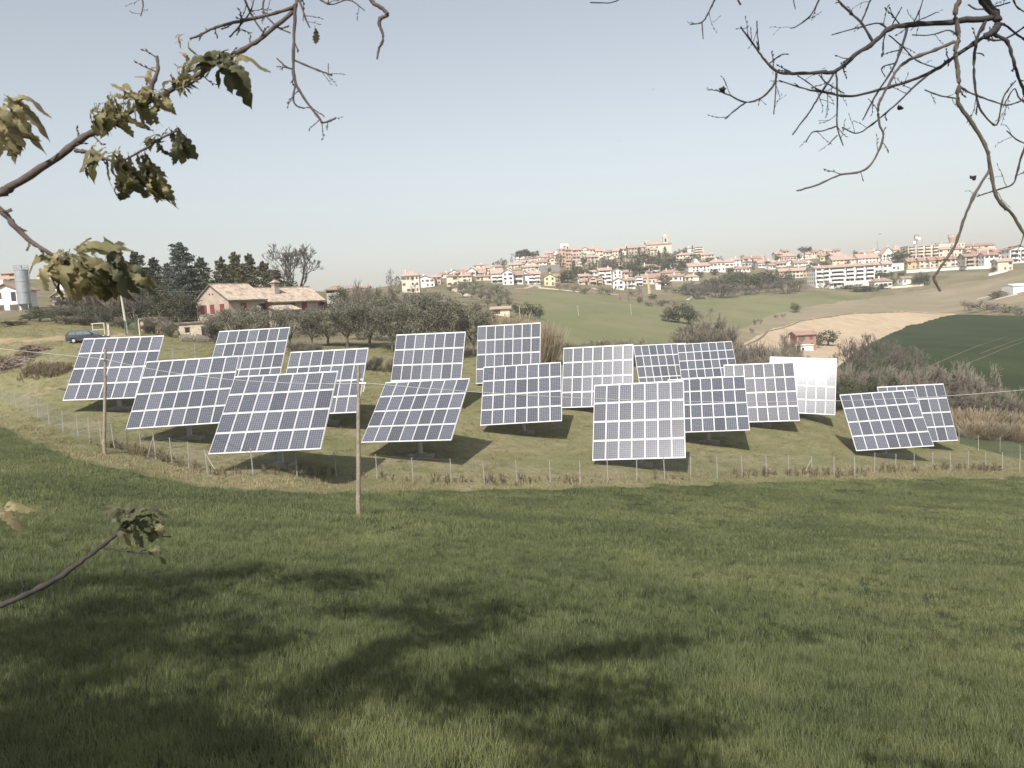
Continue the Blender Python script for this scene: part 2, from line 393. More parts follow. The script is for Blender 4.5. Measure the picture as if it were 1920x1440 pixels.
PW, PH, NCOL, NROW = 8.0, 7.3, 7, 4
cw, ch = PW/NCOL, PH/NROW
mw, mh = cw-.03, ch-.10
b = MB()
gw, gh, t = mw/2-.030, mh/2-.028, .02
b.add([(-gw, -gh, t-.004), (gw, -gh, t-.004), (gw, gh, t-.004), (-gw, gh, t-.004)], [(0, 1, 2, 3)], 0)
for x0, x1, y0, y1 in ((-mw/2, -gw, -mh/2, mh/2), (gw, mw/2, -mh/2, mh/2), (-gw, gw, -mh/2, -gh), (-gw, gw, gh, mh/2)):
    b.box(x0, x1, y0, y1, -t, t, 1)
b.quad((-gw, -gh, -t+.003), (-gw, gh, -t+.003), (gw, gh, -t+.003), (gw, -gh, -t+.003), 1)
ME_MODULE = b.mesh('module', [M_CELL, M_FRAME])
b = MB()
for k in range(1, NROW): b.box(-PW/2, PW/2, -PH/2+k*ch-.055, -PH/2+k*ch+.055, -.055, -.021)
b.box(-PW/2-.01, PW/2+.01, PH/2-.06, PH/2+.05, -.055, .012); b.box(-PW/2-.01, PW/2+.01, -PH/2-.02, -PH/2+.06, -.055, .008)
ME_RAIL = b.mesh('rail', M_FRAME)
b = MB()
for k in range(NCOL+1): b.box(-PW/2+k*cw-.04+(.03 if k == 0 else (-.03 if k == NCOL else 0)), -PW/2+k*cw+.04+(.03 if k == 0 else (-.03 if k == NCOL else 0)), -PH/2+.01, PH/2-.01, -.115, -.056)
ME_PURLIN = b.mesh('purlin', M_FRAME)
b = MB(); b.tube([(-PW/2+.3, 0, -.26), (PW/2-.3, 0, -.26)], .14, 12)
for y in (-1.9, 1.9): b.tube([(-PW/2+.3, y, -.17), (PW/2-.3, y, -.17)], .05, 8)
for x in (-1.2, 1.2): b.tube([(x, -1.9, -.17), (x, 0, -.36), (x, 1.9, -.17)], .045, 6)
ME_TORQUE = b.mesh('torque_tube', M_GALV)
b = MB(); b.cyl(0, 0, .3, MAST-.25, .21, .17, 16); b.cyl(0, 0, .30, .36, .36, None, 16); b.box(-.24, .24, -.24, .30, MAST-.5, MAST-.16)
ME_MAST = b.mesh('mast', M_GALV)
b = MB(); b.box(-1.1, 1.1, -.55, .55, -.5, .18); b.box(-.5, .5, -.45, .45, .18, .30)
ME_BASE = b.mesh('concrete_base', M_CONC)
TLAB = ['solar tracker nearest the parked dark car, at the far left of the array',
        'front-left solar tracker leaning over its shadow behind the left wooden pole',
        'largest left solar tracker, low behind the fence corner, left of the middle wooden pole',
        'solar tracker at the back left in front of the farmhouse',
        'solar tracker half hidden behind the middle wooden pole',
        'solar tracker behind the strongly slanted one, right below the olive trees',
        'strongly slanted dark solar tracker just right of the middle wooden pole',
        'pale upright solar tracker beside the straw-coloured reed clump at the back',
        'dark solar tracker with its mast foot showing, in the middle of the array',
        'greyish solar tracker right of the middle, partly hidden by a larger grey one',
        'largest grey solar tracker standing close behind the front fence',
        'dark solar tracker in the back row, left of two behind the grey ones',
        'dark small-looking solar tracker in the back row under the brown valley bushes',
        'dark solar tracker right behind the largest grey one',
        'light grey solar tracker overlapping the glaring white one',
        'solar tracker glaring white with reflected sunlight',
        'front one of the two solar trackers at the right end of the array',
        'rear one of the two solar trackers at the right end, half hidden']
for k, (x, y, z, az, ti, ro) in enumerate(TRACK):
    az, ti, ro = (math.radians(v) for v in (az, ti, ro))
    e = Vector((math.cos(az), -math.sin(az), 0)); s = Vector((math.sin(az)*math.cos(ti), math.cos(az)*math.cos(ti), math.sin(ti)))
    e2 = e*math.cos(ro)+s*math.sin(ro); s2 = s*math.cos(ro)-e*math.sin(ro); n = e2.cross(s2)
    R = Matrix((e2, s2, n)).transposed().to_4x4()
    gz = zt(x, y)
    h = z-gz
    root = tag(empty('solar_tracker', (x, y, gz)), TLAB[k], 'solar panel', 'solar trackers on the meadow')
    TP = Matrix.Translation((0, 0, h))
    for nm, me in (('rail', ME_RAIL), ('purlin', ME_PURLIN), ('torque_tube', ME_TORQUE)):
        o = mk(nm, me, root); o.matrix_local = TP @ R
    mo = mk('mast', ME_MAST, root); mo.rotation_euler = (0, 0, -az); mo.scale = (1, 1, h/MAST)
    off = n*-.3; mo.location = (off.x, off.y, off.z*.5)
    bo = mk('concrete_base', ME_BASE, root); bo.rotation_euler = (0, 0, -az+.1); bo.location = (off.x, off.y, 0)
    for r in range(NROW):
        for c in range(NCOL):
            o = mk('module', ME_MODULE, root)
            jit = Matrix.Rotation(rnd.gauss(0, .0025), 4, 'X') @ Matrix.Rotation(rnd.gauss(0, .0025), 4, 'Y')
            o.matrix_local = TP @ R @ Matrix.Translation((-PW/2+(c+.5)*cw, -PH/2+(r+.5)*ch, 0)) @ jit

# ------------------------------------------------------------------ fences
M_POST = mat_plain('post_concrete', (.33, .31, .28), .85, .2, 5)
M_WIRE = mat_plain('fence_wire', (.30, .31, .30), .5, .1, 3, .4)
def fence(name, label, feet, hgt, brace=(), back=9):
    P = []
    for px, py in feet:
        g = ground_hit(px, py, back); P.append(g)
    root = tag(empty(name, P[0]), label, 'fence')
    o0 = np.array(P[0])
    tops = []
    for i, p in enumerate(P):
        m = MB(); h = hgt*rnd.uniform(.96, 1.04); lx, ly = rnd.gauss(0, .025), rnd.gauss(0, .025)
        q = p-o0
        tp = q+np.array([lx*h, ly*h, h]); m.tube([q-np.array([0, 0, .4]), tp], [.045, .036], 4, 0, True, False)
        if i in brace:
            dv = np.array([.9, -.2, 0])*(1 if i % 2 else -1)
            m.tube([q+dv-np.array([0, 0, .3]), q+np.array([lx*h, ly*h, h])*.85], [.045, .04], 4, 0, True, False)
        m.build('post', M_POST, root); tops.append((q, tp))
    V, Q = [], []
    def strand(a, b, w):
        t = (b-a)/max(np.linalg.norm(b-a), 1e-9); k = len(V)
        s1 = np.cross(t, [0, 1, .2]); s1 = s1/max(np.linalg.norm(s1), 1e-9)*w
        V.extend([a-s1, b-s1, b+s1, a+s1]); Q.append((k, k+1, k+2, k+3))
    for (a0, a1), (b0, b1) in zip(tops[:-1], tops[1:]):
        L_ = np.linalg.norm(b0-a0)
        for f in np.linspace(.04, .97, 9):
            pa, pb = a0+(a1-a0)*f, b0+(b1-b0)*f
            mid = (pa+pb)/2-np.array([0, 0, .015])
            w = .0045 if f in (.04, .97) else .0025
            strand(pa, mid, w); strand(mid, pb, w)
        for f in np.arange(0, 1, .16/L_):
            strand(a0+(b0-a0)*f+(a1-a0)*.03*0, a1*.97+a0*.03+((b1-b0)*.97+b0-(a1-a0)*.97-a0)*f, .0025)
    w = mk('wire_mesh', np_mesh('wire_mesh', np.array(V), np.array(Q), 4, M_WIRE), root); w['kind'] = 'stuff'
    return P
FR = [(-130, 716), (-60, 732), (6, 752), (30, 763), (53, 774), (72, 785), (93, 797), (118, 809), (147, 821), (168, 828), (191, 835), (215, 841), (240, 848), (266, 854), (293, 862), (323, 870), (354, 878), (391, 891),
      (475, 891), (557, 891), (631, 895), (707, 899), (775, 904), (846, 906), (909, 909), (970, 906), (1032, 906), (1088, 908), (1140, 906), (1194, 903), (1247, 900), (1295, 897), (1345, 897), (1392, 894), (1437, 892),
      (1479, 892), (1523, 892), (1564, 893), (1603, 893), (1640, 886), (1679, 885), (1714, 884), (1749, 882), (1783, 881), (1815, 881), (1849, 882), (1880, 884), (1912, 886), (1960, 890), (2010, 893)]
FP = fence('wire_fence', 'long wire mesh fence with concrete posts along the edge of the wheat', FR, 1.9, brace=(14, 17, 36))
fence('wire_fence', 'short side run of wire fence beside the right-end trackers', [(1799, 829), (1835, 845), (1875, 849), (1914, 866), (1965, 884)], 1.9)
fence('wire_fence', 'wire fence across the meadow below the parked car', [(-40, 700), (1, 698), (49, 697), (97, 690), (150, 686), (210, 682), (270, 680), (325, 675), (366, 674)], 1.8, brace=(1,))

# ------------------------------------------------------------------ poles and overhead cables
M_WOOD = mat_plain('weathered_pole_wood', (.27, .22, .165), .9, .3, 6, bump=.5, bscale=40)
M_CABLE = mat_plain('grey_cable', (.42, .41, .39), .6, .1)
M_WHITE = mat_plain('white_plastic', (.8, .79, .76), .5, .05)
def pole(label, foot, top, Y, r0, r1):
    a = at(*foot, Y); a[2] = zt(a[0], a[1]); t = at(*top, Y)
    root = tag(empty('wooden_pole', a), label, 'utility pole', 'wooden cable poles')
    m = MB(); d = t-a; n = 9
    m.tube([d*(k/n)-np.array([0, 0, .5*(k == 0)]) + np.array([rnd.gauss(0, .012), 0, 0]) for k in range(n+1)], [r0+(r1-r0)*k/n for k in range(n+1)], 10)
    m.build('shaft', M_WOOD, root)
    return root, a, t
r1_, a1_, t1_ = pole('weathered wooden pole at the left, standing beside the fence', (195, 850), (198, 655), 57, .13, .085)
r2_, a2_, t2_ = pole('weathered wooden pole standing in the green wheat left of centre', (672, 965), (672, 685), 40, .125, .08)
c1, c2 = at(196, 673, 56.9), at(674, 719, 39.9)
m = MB(); q = c2-a2_; m.tube([q+np.array([.02, -.1, .02]), q+np.array([.34, -.1, -.02])], .055, 8); m.build('insulator', M_WHITE, r2_)
m = MB(); m.tube([q+np.array([.26, -.1, -.05]), q+np.array([.24, -.08, -.25]), q+np.array([.16, -.05, -.42])], .03, 6); m.build('clamp', M_WHITE, r2_)
m = MB(); q1 = c1-a1_; m.tube([q1+np.array([-.25, -.1, .02]), q1+np.array([0, -.1, 0])], .04, 8); m.build('insulator', M_WHITE, r1_)
def cable(label, A, Mp, tm, B, n=40):
    L0 = lambda t: (t-tm)*(t-1)/((0-tm)*(0-1)); L1 = lambda t: t*(t-1)/(tm*(tm-1)); L2 = lambda t: t*(t-tm)/(1-tm)
    ps = []
    for k in range(n+1):
        t = k/n; xy = A[:2]+(B[:2]-A[:2])*t
        ps.append(np.array([xy[0], xy[1], A[2]*L0(t)+Mp*L1(t)+B[2]*L2(t)]))
    m = MB(); o = ps[0]; m.tube([p-o for p in ps], .017, 5)
    tag(m.build('overhead_cable', M_CABLE, None, o), label, 'cable', 'overhead cables')
def along(A, B, px):
    # parameter where the plan of the span crosses the sight line through a pixel column
    lo, hi = 0., 1.
    for _ in range(50):
        t = (lo+hi)/2; p = A+(B-A)*t
        if to_px(p)[0] < px: lo = t
        else: hi = t
    return t
tm = along(c1, c2, 435); Pm = c1+(c2-c1)*tm
cable('thin cable sagging between the two wooden poles', c1, at(435, 712, Pm[1])[2], tm, c2)
B3 = np.array([75., 62., at(1920, 731, 50.7)[2]+1.2]); S_ = c2+np.array([.3, 0, 0])
tm = along(S_, B3, 1250); Pm = S_+(B3-S_)*tm; te = along(S_, B3, 1919); Pe = S_+(B3-S_)*te
z0, zm, ze = S_[2], at(1250, 752, Pm[1])[2], at(1919, 731, Pe[1])[2]
co = np.polyfit([0, tm, te], [z0, zm, ze], 2); B3[2] = np.polyval(co, 1.0)
cable('long thin cable running from the middle pole to the right edge', S_, zm, tm, B3, 70)
B0 = at(-420, 600, 68)
cable('thin cable coming in from the left edge to the left wooden pole', c1, at(60, 657, c1[1]+(B0[1]-c1[1])*.22)[2], .22, B0)

# ------------------------------------------------------------------ grass and wheat, as instances of small tufts
def tuft(name, n, rad, h0, h1, w, bend, mat, seg=2, lean=.25):
    V, Q = [], []
    for i in range(n):
        a = rng.uniform(0, 6.283); r = rad*math.sqrt(rng.uniform()); base = np.array([r*math.cos(a), r*math.sin(a), -.02])
        h = rng.uniform(h0, h1); d = rng.uniform(0, 6.283); dv = np.array([math.cos(d), math.sin(d), 0]); l0 = abs(rng.normal(0, lean)); bd = rng.uniform(.2, 1)*bend
        sd = np.array([-dv[1], dv[0], 0]); a2 = rng.uniform(-.8, .8); sd = sd*math.cos(a2)+dv*math.sin(a2)
        k = len(V)
        for j in range(seg+1):
            t = j/seg; c = base+np.array([0, 0, h*(t-.25*bd*t*t)])+dv*h*(l0*t+bd*t*t); ww = w*(1-t)**.6 if j < seg else w*.12
            V.extend([c-sd*ww, c+sd*ww])
        for j in range(seg): Q.append((k+2*j, k+2*j+1, k+2*j+3, k+2*j+2))
    return bpy.data.objects.new(name, np_mesh(name, np.array(V), np.array(Q), 4, mat))
def scatter(name, pts, rz, scl, tint, idx, templates, label, cat, mat):
    me = bpy.data.meshes.new(name); me.vertices.add(len(pts)); me.vertices.foreach_set('co', np.ascontiguousarray(pts, np.float32).ravel())
    for nm, arr, ty in (('rz', rz, 'FLOAT'), ('scl', scl, 'FLOAT'), ('tint', tint, 'FLOAT'), ('idx', idx, 'INT')):
        a = me.attributes.new(nm, ty, 'POINT'); a.data.foreach_set('value', np.ascontiguousarray(arr, np.float32 if ty == 'FLOAT' else np.int32))
    me.materials.append(mat)
    o = mk(name, me); tag(o, label, cat, None, 'stuff')
    ng = bpy.data.node_groups.new(name+'_scatter', 'GeometryNodeTree')
    ng.interface.new_socket('Geometry', in_out='INPUT', socket_type='NodeSocketGeometry'); ng.interface.new_socket('Geometry', in_out='OUTPUT', socket_type='NodeSocketGeometry')
    N, L = ng.nodes, ng.links
    gi, go = N.new('NodeGroupInput'), N.new('NodeGroupOutput')
    jn = N.new('GeometryNodeJoinGeometry')
    for t in reversed(templates):
        oi = N.new('GeometryNodeObjectInfo'); oi.inputs[0].default_value = t; oi.inputs['As Instance'].default_value = True
        L.new(oi.outputs['Geometry'], jn.inputs[0])
    ip = N.new('GeometryNodeInstanceOnPoints'); ip.inputs['Pick Instance'].default_value = True
    L.new(gi.outputs[0], ip.inputs['Points']); L.new(jn.outputs[0], ip.inputs['Instance'])
    def attr(nm, ty):
        a = N.new('GeometryNodeInputNamedAttribute'); a.data_type = ty; a.inputs[0].default_value = nm
        return a.outputs[0]
    L.new(attr('idx', 'INT'), ip.inputs['Instance Index'])
    cb = N.new('ShaderNodeCombineXYZ'); L.new(attr('rz', 'FLOAT'), cb.inputs[2])
    er = N.new('FunctionNodeEulerToRotation'); L.new(cb.outputs[0], er.inputs[0]); L.new(er.outputs[0], ip.inputs['Rotation'])
    c2_ = N.new('ShaderNodeCombineXYZ')
    for k in range(3): L.new(attr('scl', 'FLOAT'), c2_.inputs[k])
    L.new(c2_.outputs[0], ip.inputs['Scale']); L.new(ip.outputs[0], go.inputs[0])
    md = o.modifiers.new('scatter', 'NODES'); md.node_group = ng
    return o
def vnoise(x, y, s, seed=0):
    """smooth value noise"""
    x, y = x*s, y*s; xi, yi = np.floor(x), np.floor(y); fx, fy = x-xi, y-yi; fx, fy = fx*fx*(3-2*fx), fy*fy*(3-2*fy)
    h = lambda a, b: np.modf(np.abs(np.sin(a*127.1+b*311.7+seed*17.3)*43758.5453))[0]
    return (h(xi, yi)*(1-fx)+h(xi+1, yi)*fx)*(1-fy)+(h(xi, yi+1)*(1-fx)+h(xi+1, yi+1)*fx)*fy
M_WHEAT = mat_leaf('wheat_leaf', (.092, .122, .046), (.25, .272, .118), .55, .35, True, .35)
M_DRY = mat_leaf('dry_grass', (.24, .21, .11), (.42, .36, .22), .8, .25, True, .2)
def fan_points(y0, y1, dens, smax=.74):
    A = smax*(y1*y1-y0*y0); n = int(A*dens)
    Y = np.sqrt(rng.uniform(y0*y0, y1*y1, n)); X = rng.uniform(-smax, smax, n)*Y
    return X, Y
xs, ysn, ix, sc = [], [], [], []
for y0, y1, dn, lo, hi, s in ((9.5, 20, 34, 0, 3, 1.0), (20, 36, 15, 0, 3, 1.0), (36, 85, 6.5, 3, 5, 1.0)):
    X, Y = fan_points(y0, y1, dn); xs.append(X); ysn.append(Y); ix.append(rng.integers(lo, hi, len(X))); sc.append(rng.uniform(.8, 1.15, len(X))*s)
X = np.concatenate(xs); Y = np.concatenate(ysn); ix = np.concatenate(ix); sc = np.concatenate(sc)
P = np.stack([X, Y, land(X, Y)], -1); k = zone(P) == 1; P, ix, sc = P[k], ix[k], sc[k]
X, Y = P[:, 0], P[:, 1]
dr = X*.35+Y*.94
tint = .5+.55*(vnoise(X, Y, .16, 1)-.5)+.5*(vnoise(X, Y, .6, 2)-.5)+.10*np.sin(dr*3.4)+.35*(vnoise(X*.3, dr, .45, 3)-.5)-.55*np.clip(vnoise(X*.10, Y, .9, 21)-.72, 0, 1)*2.5*np.clip((Y-22)/14, 0, 1)-.5*np.clip(vnoise(X, Y, .9, 23)-.74, 0, 1)*2
sc *= .8+.35*vnoise(X, Y, .35, 5)
tw = [tuft('wheat_tuft', 50, .22, .10, .25, .0045, .5, M_WHEAT) for _ in range(3)]+[tuft('wheat_patch', 64, .48, .10, .23, .009, .4, M_WHEAT, 1) for _ in range(2)]
scatter('wheat', P, rng.uniform(0, 6.283, len(P)), sc, np.clip(tint, 0, 1), ix, tw, 'young green wheat covering the sloping foreground field', 'wheat', M_WHEAT)

X, Y = fan_points(50, 122, 3.2)
P = np.stack([X, Y, land(X, Y)], -1); k = np.isin(zone(P), (2,)); P = P[k]
edge = np.interp(to_px(P)[0], EDGE[:, 0], EDGE[:, 1])-to_px(P)[1]
X, Y = P[:, 0], P[:, 1]
near = edge < 26
keep = near | (rng.uniform(size=len(P)) < .55); P, near, X, Y = P[keep], near[keep], X[keep], Y[keep]
tint = np.clip(.5+.8*(vnoise(X, Y, .12, 11)-.5)+.5*(vnoise(X, Y, .5, 12)-.5), 0, 1)
M_MGRASS = mat_leaf('meadow_blade', (.17, .175, .07), (.30, .27, .13), .8, .3, True, .2)
td = [tuft('dry_tuft', 34, .40, .10, .36, .011, .55, M_DRY, 2, .4) for _ in range(2)]+[tuft('meadow_tuft', 40, .50, .06, .17, .012, .6, M_MGRASS, 1, .5) for _ in range(2)]
ix = np.where(near & (rng.uniform(size=len(P)) < .75), rng.integers(0, 2, len(P)), rng.integers(2, 4, len(P)))
scatter('dry_grass', P, rng.uniform(0, 6.283, len(P)), rng.uniform(.7, 1.3, len(P)), tint, ix, td, 'dry tufted grass over the solar meadow and along the fence', 'grass', M_DRY)

# dead weed stalks along the fence
M_WEED = mat_leaf('dead_weed', (.075, .06, .035), (.16, .125, .075), .9, .1)
V, Q = [], []
def weeds(feet, n, h0, h1, spread):
    for _ in range(n):
        i = rnd.randrange(len(feet)-1); t = rnd.random(); p = feet[i]*(1-t)+feet[i+1]*t
        if vnoise(np.array([p[0]]), np.array([p[1]]), .22, 31)[0] < .38: continue
        p = p+np.array([rnd.gauss(0, .5), rnd.gauss(0, spread), 0]); p[2] = zt(p[0], p[1])
        h = rnd.uniform(h0, h1)
        for s in range(rnd.randint(1, 3)):
            lx, ly = rnd.gauss(0, .15), rnd.gauss(0, .15)
            for j in range(rnd.randint(5, 9)):
                f0 = rnd.uniform(0, .8); c = p+np.array([lx*h*f0, ly*h*f0, h*f0]); e = c+np.array([rnd.gauss(0, .12), rnd.gauss(0, .12), h*.25])
                k = len(V); w = rnd.uniform(.010, .026); V.extend([c+np.array([-w, 0, 0]), c+np.array([w, 0, 0]), e+np.array([w*.6, 0, 0]), e+np.array([-w*.6, 0, 0])]); Q.append((k, k+1, k+2, k+3))
            k = len(V); e = p+np.array([lx*h, ly*h, h]); w = .011
            V.extend([p+np.array([-w, 0, 0]), p+np.array([w, 0, 0]), e+np.array([w*.5, 0, 0]), e+np.array([-w*.5, 0, 0])]); Q.append((k, k+1, k+2, k+3))
weeds(FP[10:47], 420, .35, .95, .4)
BK = [ground_hit(x, y, 95) for x, y in ((560, 690), (700, 697), (800, 697), (900, 692), (1040, 676))]
weeds(BK, 380, .5, 1.3, .9)
weeds([ground_hit(x, y, 60) for x, y in ((50, 700), (90, 699), (125, 697))], 500, .4, .95, .5)
tag(mk('dead_weeds', np_mesh('dead_weeds', np.array(V), np.array(Q), 4, M_WEED)), 'dark dead weed stalks standing along the fences', 'weeds', None, 'stuff')

# ------------------------------------------------------------------ farmhouse and the things round it
M_PLASTER = mat_plain('pink_plaster', (.40, .325, .265), .9, .16, .8, bump=.25, bscale=6)
M_STONE = mat_plain('pale_stone', (.46, .40, .31), .95, .25, 1.6, bump=.6, bscale=5)
M_SHUT = mat_plain('red_shutter', (.20, .045, .04), .7, .15)
M_DARK = mat_plain('dark_opening', (.02, .018, .016), .8, .1)
M_GLASS = mat_plain('window_glass', (.05, .06, .07), .12, .1)
def mat_tiles(name, c1, c2, c3, pitch=.3):
    m, N, L, B = _new(name)
    tc = N.new('ShaderNodeTexCoord')
    v = N.new('ShaderNodeTexVoronoi'); v.inputs['Scale'].default_value = 2.2; L.new(tc.outputs['Object'], v.inputs['Vector'])
    nz = N.new('ShaderNodeTexNoise'); nz.inputs['Scale'].default_value = .9; nz.inputs['Detail'].default_value = 6; L.new(tc.outputs['Object'], nz.inputs['Vector'])
    m1 = N.new('ShaderNodeMix'); m1.data_type = 'RGBA'; m1.inputs[6].default_value = c1+(1,); m1.inputs[7].default_value = c2+(1,)
    sp = N.new('ShaderNodeSeparateColor'); L.new(v.outputs['Color'], sp.inputs[0]); L.new(sp.outputs[0], m1.inputs[0])
    m2 = N.new('ShaderNodeMix'); m2.data_type = 'RGBA'; m2.inputs[7].default_value = c3+(1,); L.new(m1.outputs[2], m2.inputs[6])
    cr = N.new('ShaderNodeMapRange'); cr.inputs[1].default_value = .5; cr.inputs[2].default_value = .66; cr.inputs[4].default_value = .75; L.new(nz.outputs[0], cr.inputs[0]); L.new(cr.outputs[0], m2.inputs[0])
    L.new(m2.outputs[2], B.inputs['Base Color']); B.inputs['Roughness'].default_value = .9; B.inputs['Specular IOR Level'].default_value = .2
    return m
M_TILE_OLD = mat_tiles('old_roof_tiles', (.32, .26, .205), (.42, .35, .285), (.21, .165, .13))
M_TILE_RED = mat_tiles('red_roof_tiles', (.29, .18, .145), (.34, .22, .18), (.23, .15, .125))
M_TILE_PINK = mat_tiles('pink_roof_tiles', (.36, .26, .215), (.42, .31, .26), (.29, .21, .175))
M_TILE_BROWN = mat_tiles('brown_roof_tiles', (.27, .19, .14), (.33, .24, .18), (.20, .14, .11))

HY = 135.0
hc = at(434.5, 636, HY); hz = zt(hc[0], hc[1]); ya = math.radians(57)
house = tag(empty('farmhouse', (hc[0], hc[1], hz), ya), 'old two-storey farmhouse with tiled roofs and red shutters among olive trees', 'house')
eave = at(434.5, 560, HY)[2]-hz; apex = at(400, 534, HY+3.5)[2]-hz
GW = 8.6           # gable width (runs back), front runs along local x
L1, L2 = 7.6, 14.4
e2 = eave-.55; a2h = apex-.75
m = MB()
m.prism([(0, -1), (GW, -1), (GW, eave), (GW/2, apex-.12), (0, eave)], 'x', 0, L1)
m.prism([(.6, -1), (GW-.4, -1), (GW-.4, e2), (GW/2, a2h-.12), (.6, e2)], 'x', L1+.003, L1+L2)
wall = m.build('wall', M_PLASTER, house)
def ribbed(m, x0, x1, y0, z0, y1, z1, th=.14, pitch=.32, jag=.03):
    """a roof slope whose ribs of tiles run down it"""
    n = int((x1-x0)/pitch); V = []; Fc = []
    nx, nz_ = -(z1-z0), (y1-y0); l = math.hypot(nx, nz_); ny_, nz_ = nx/l, nz_/l
    rows = 9
    for r in range(rows+1):
        t = r/rows
        for i in range(2*n+1):
            x = x0+(x1-x0)*i/(2*n); hgt = (.055 if i % 2 else -.02)+rnd.uniform(-jag, jag)*.7
            yy, zz = y0+(y1-y0)*t, z0+(z1-z0)*t
            V.append((x, yy+ny_*hgt, zz+nz_*hgt + (rnd.uniform(-.02, .02))))
    w = 2*n+1
    for r in range(rows):
        for i in range(2*n): Fc.append((r*w+i, r*w+i+1, (r+1)*w+i+1, (r+1)*w+i))
    m.add(V, Fc, 0, False)
    a, b_, c, d = (x0, y0, z0-th), (x1, y0, z0-th), (x1, y1, z1-th), (x0, y1, z1-th)
    m.add([a, b_, c, d], [(0, 3, 2, 1)]); 
    for p, q in ((0, 2*n), (rows*w, rows*w+2*n)):
        m.add([V[p], V[q], (V[q][0], V[q][1], V[q][2]-th-.05), (V[p][0], V[p][1], V[p][2]-th-.05)], [(0, 1, 2, 3), (3, 2, 1, 0)])
    for p, q in ((0, rows*w), (2*n, rows*w+2*n)):
        m.add([V[p], V[q], (V[q][0], V[q][1], V[q][2]-th-.05), (V[p][0], V[p][1], V[p][2]-th-.05)], [(0, 1, 2, 3), (3, 2, 1, 0)])
m = MB(); sl_ = (apex-eave)/(GW/2)
ribbed(m, -.3, L1+.35, -.55, eave-.55*sl_+.1, GW/2, apex+.1); ribbed(m, -.3, L1+.35, GW+.55, eave-.55*sl_+.1, GW/2, apex+.1)
m.box(-.3, L1+.35, GW/2-.14, GW/2+.14, apex+.08, apex+.24)
ro1 = m.build('roof', M_TILE_OLD, house)
m = MB(); sl2 = (a2h-e2)/(GW/2-.6)
ribbed(m, L1+.36, L1+L2+.4, .1, e2-.5*sl2+.1, GW/2, a2h+.1); ribbed(m, L1+.36, L1+L2+.4, GW+.1, e2-.5*sl2+.1, GW/2, a2h+.1)
m.box(L1+.36, L1+L2+.4, GW/2-.14, GW/2+.14, a2h+.08, a2h+.24)
ro2 = m.build('roof', M_TILE_OLD, house)
m = MB(); lx0, lx1 = L1+.5, L1+6.4                                      # lean-to
m.box(lx0+.2, lx1-.2, -2.0, .59, -1, e2-1.6); lean = m.build('lean_to', M_PLASTER, house)
m = MB(); ribbed(m, lx0, lx1, -2.4, e2-1.75, .59, e2-.75); m.build('roof', M_TILE_OLD, lean)
cy_, cxx = 2.7, L1+5.0
zr = e2+(cy_-.6)*sl2
m = MB(); m.box(cxx-.55, cxx+.55, cy_-.4, cy_+.4, zr-.8, zr+1.55); m.box(cxx-.65, cxx+.65, cy_-.5, cy_+.5, zr+1.55, zr+1.68)
for x in (-.45, .45):
    for y in (-.3, .3): m.box(cxx+x-.1, cxx+x+.1, cy_+y-.1, cy_+y+.1, zr+1.68, zr+1.95)
ch_ = m.build('chimney', M_PLASTER, ro2)
m = MB(); 
m.add([(cxx-.8, cy_-.65, zr+1.95), (cxx+.8, cy_-.65, zr+1.95), (cxx+.8, cy_+.65, zr+1.95), (cxx-.8, cy_+.65, zr+1.95), (cxx, cy_, zr+2.55)], [(0, 1, 4), (1, 2, 4), (2, 3, 4), (3, 0, 4), (3, 2, 1, 0)])
m.build('chimney_cap', M_TILE_OLD, ro2)
m = MB(); x9 = L1+L2-.9
def window(x, z, w, h, side='front', closed=True):
    """front: on the long wall; gable: on the end wall"""
    m = MB()
    y0 = 0 if x < L1 else .6
    if side == 'front': m.box(x-w/2, x+w/2, y0-.03, y0+.02, z, z+h)
    else: m.box(-.03, .02, x-w/2, x+w/2, z, z+h)
    wn = m.build('window', M_DARK if not closed else M_SHUT, house)
    m = MB()
    for s in (-1, 1):
        o = (w*.25 if closed else w*.76)*s; hw = w*.24
        if side == 'front':
            m.box(x+o-hw, x+o+hw, y0-.09, y0-.035, z+.02, z+h-.02)
            for q in range(6): m.box(x+o-hw+.05, x+o+hw-.05, y0-.11, y0-.0905, z+.12+q*h/6.6, z+.12+q*h/6.6+.09)
        else: m.box(-.09, -.035, x+o-hw, x+o+hw, z+.02, z+h-.02)
        m.build('shutter', M_SHUT, wn); m = MB()
    if side == 'front': m.box(x-w/2-.12, x+w/2+.12, y0-.16, y0-.001, z-.1, z-.005)
    else: m.box(-.16, -.001, x-w/2-.12, x+w/2+.12, z-.1, z-.005)
    m.build('sill', M_STONE, wn)
z2 = eave-2.35
window(1.7, z2, 1.1, 1.6, 'gable', True); window(4.3, z2, 1.1, 1.6, 'gable', True); window(6.9, z2, 1.1, 1.6, 'gable', False)
window(3.0, z2-.1, 1.15, 1.75); window(7.2, z2-.1, 1.0, 1.5, closed=False)
window(L1+6.9, z2-.3, 1.1, 1.6); window(L1+9.6, z2-.25, 1.2, 1.75); window(L1+14.2, z2-.3, 1.1, 1.6, closed=False)
for x in (2.2, 6.2, L1+8.0, L1+11.5): window(x, .9, 1.0, 1.4, closed=False)
m = MB()
for s in (3.9, 4.7): m.cyl(-.02, s, apex-1.7, apex-1.5, .12, .12, 10)
m.build('gable_vent', M_DARK, house)
m = MB()                                                               # dish
dp = np.array([5.4, -.65, z2+.55])
m.tube([(5.4, 0, z2+.2), (5.4, -.45, z2+.35), dp], .03, 6)
ring = []
V = [dp+np.array([0, .16, 0])]; n = 18
nrm = np.array([-.35, -.85, .35]); nrm /= np.linalg.norm(nrm); ua = np.cross(nrm, [0, 0, 1]); ua /= np.linalg.norm(ua); ub = np.cross(ua, nrm)
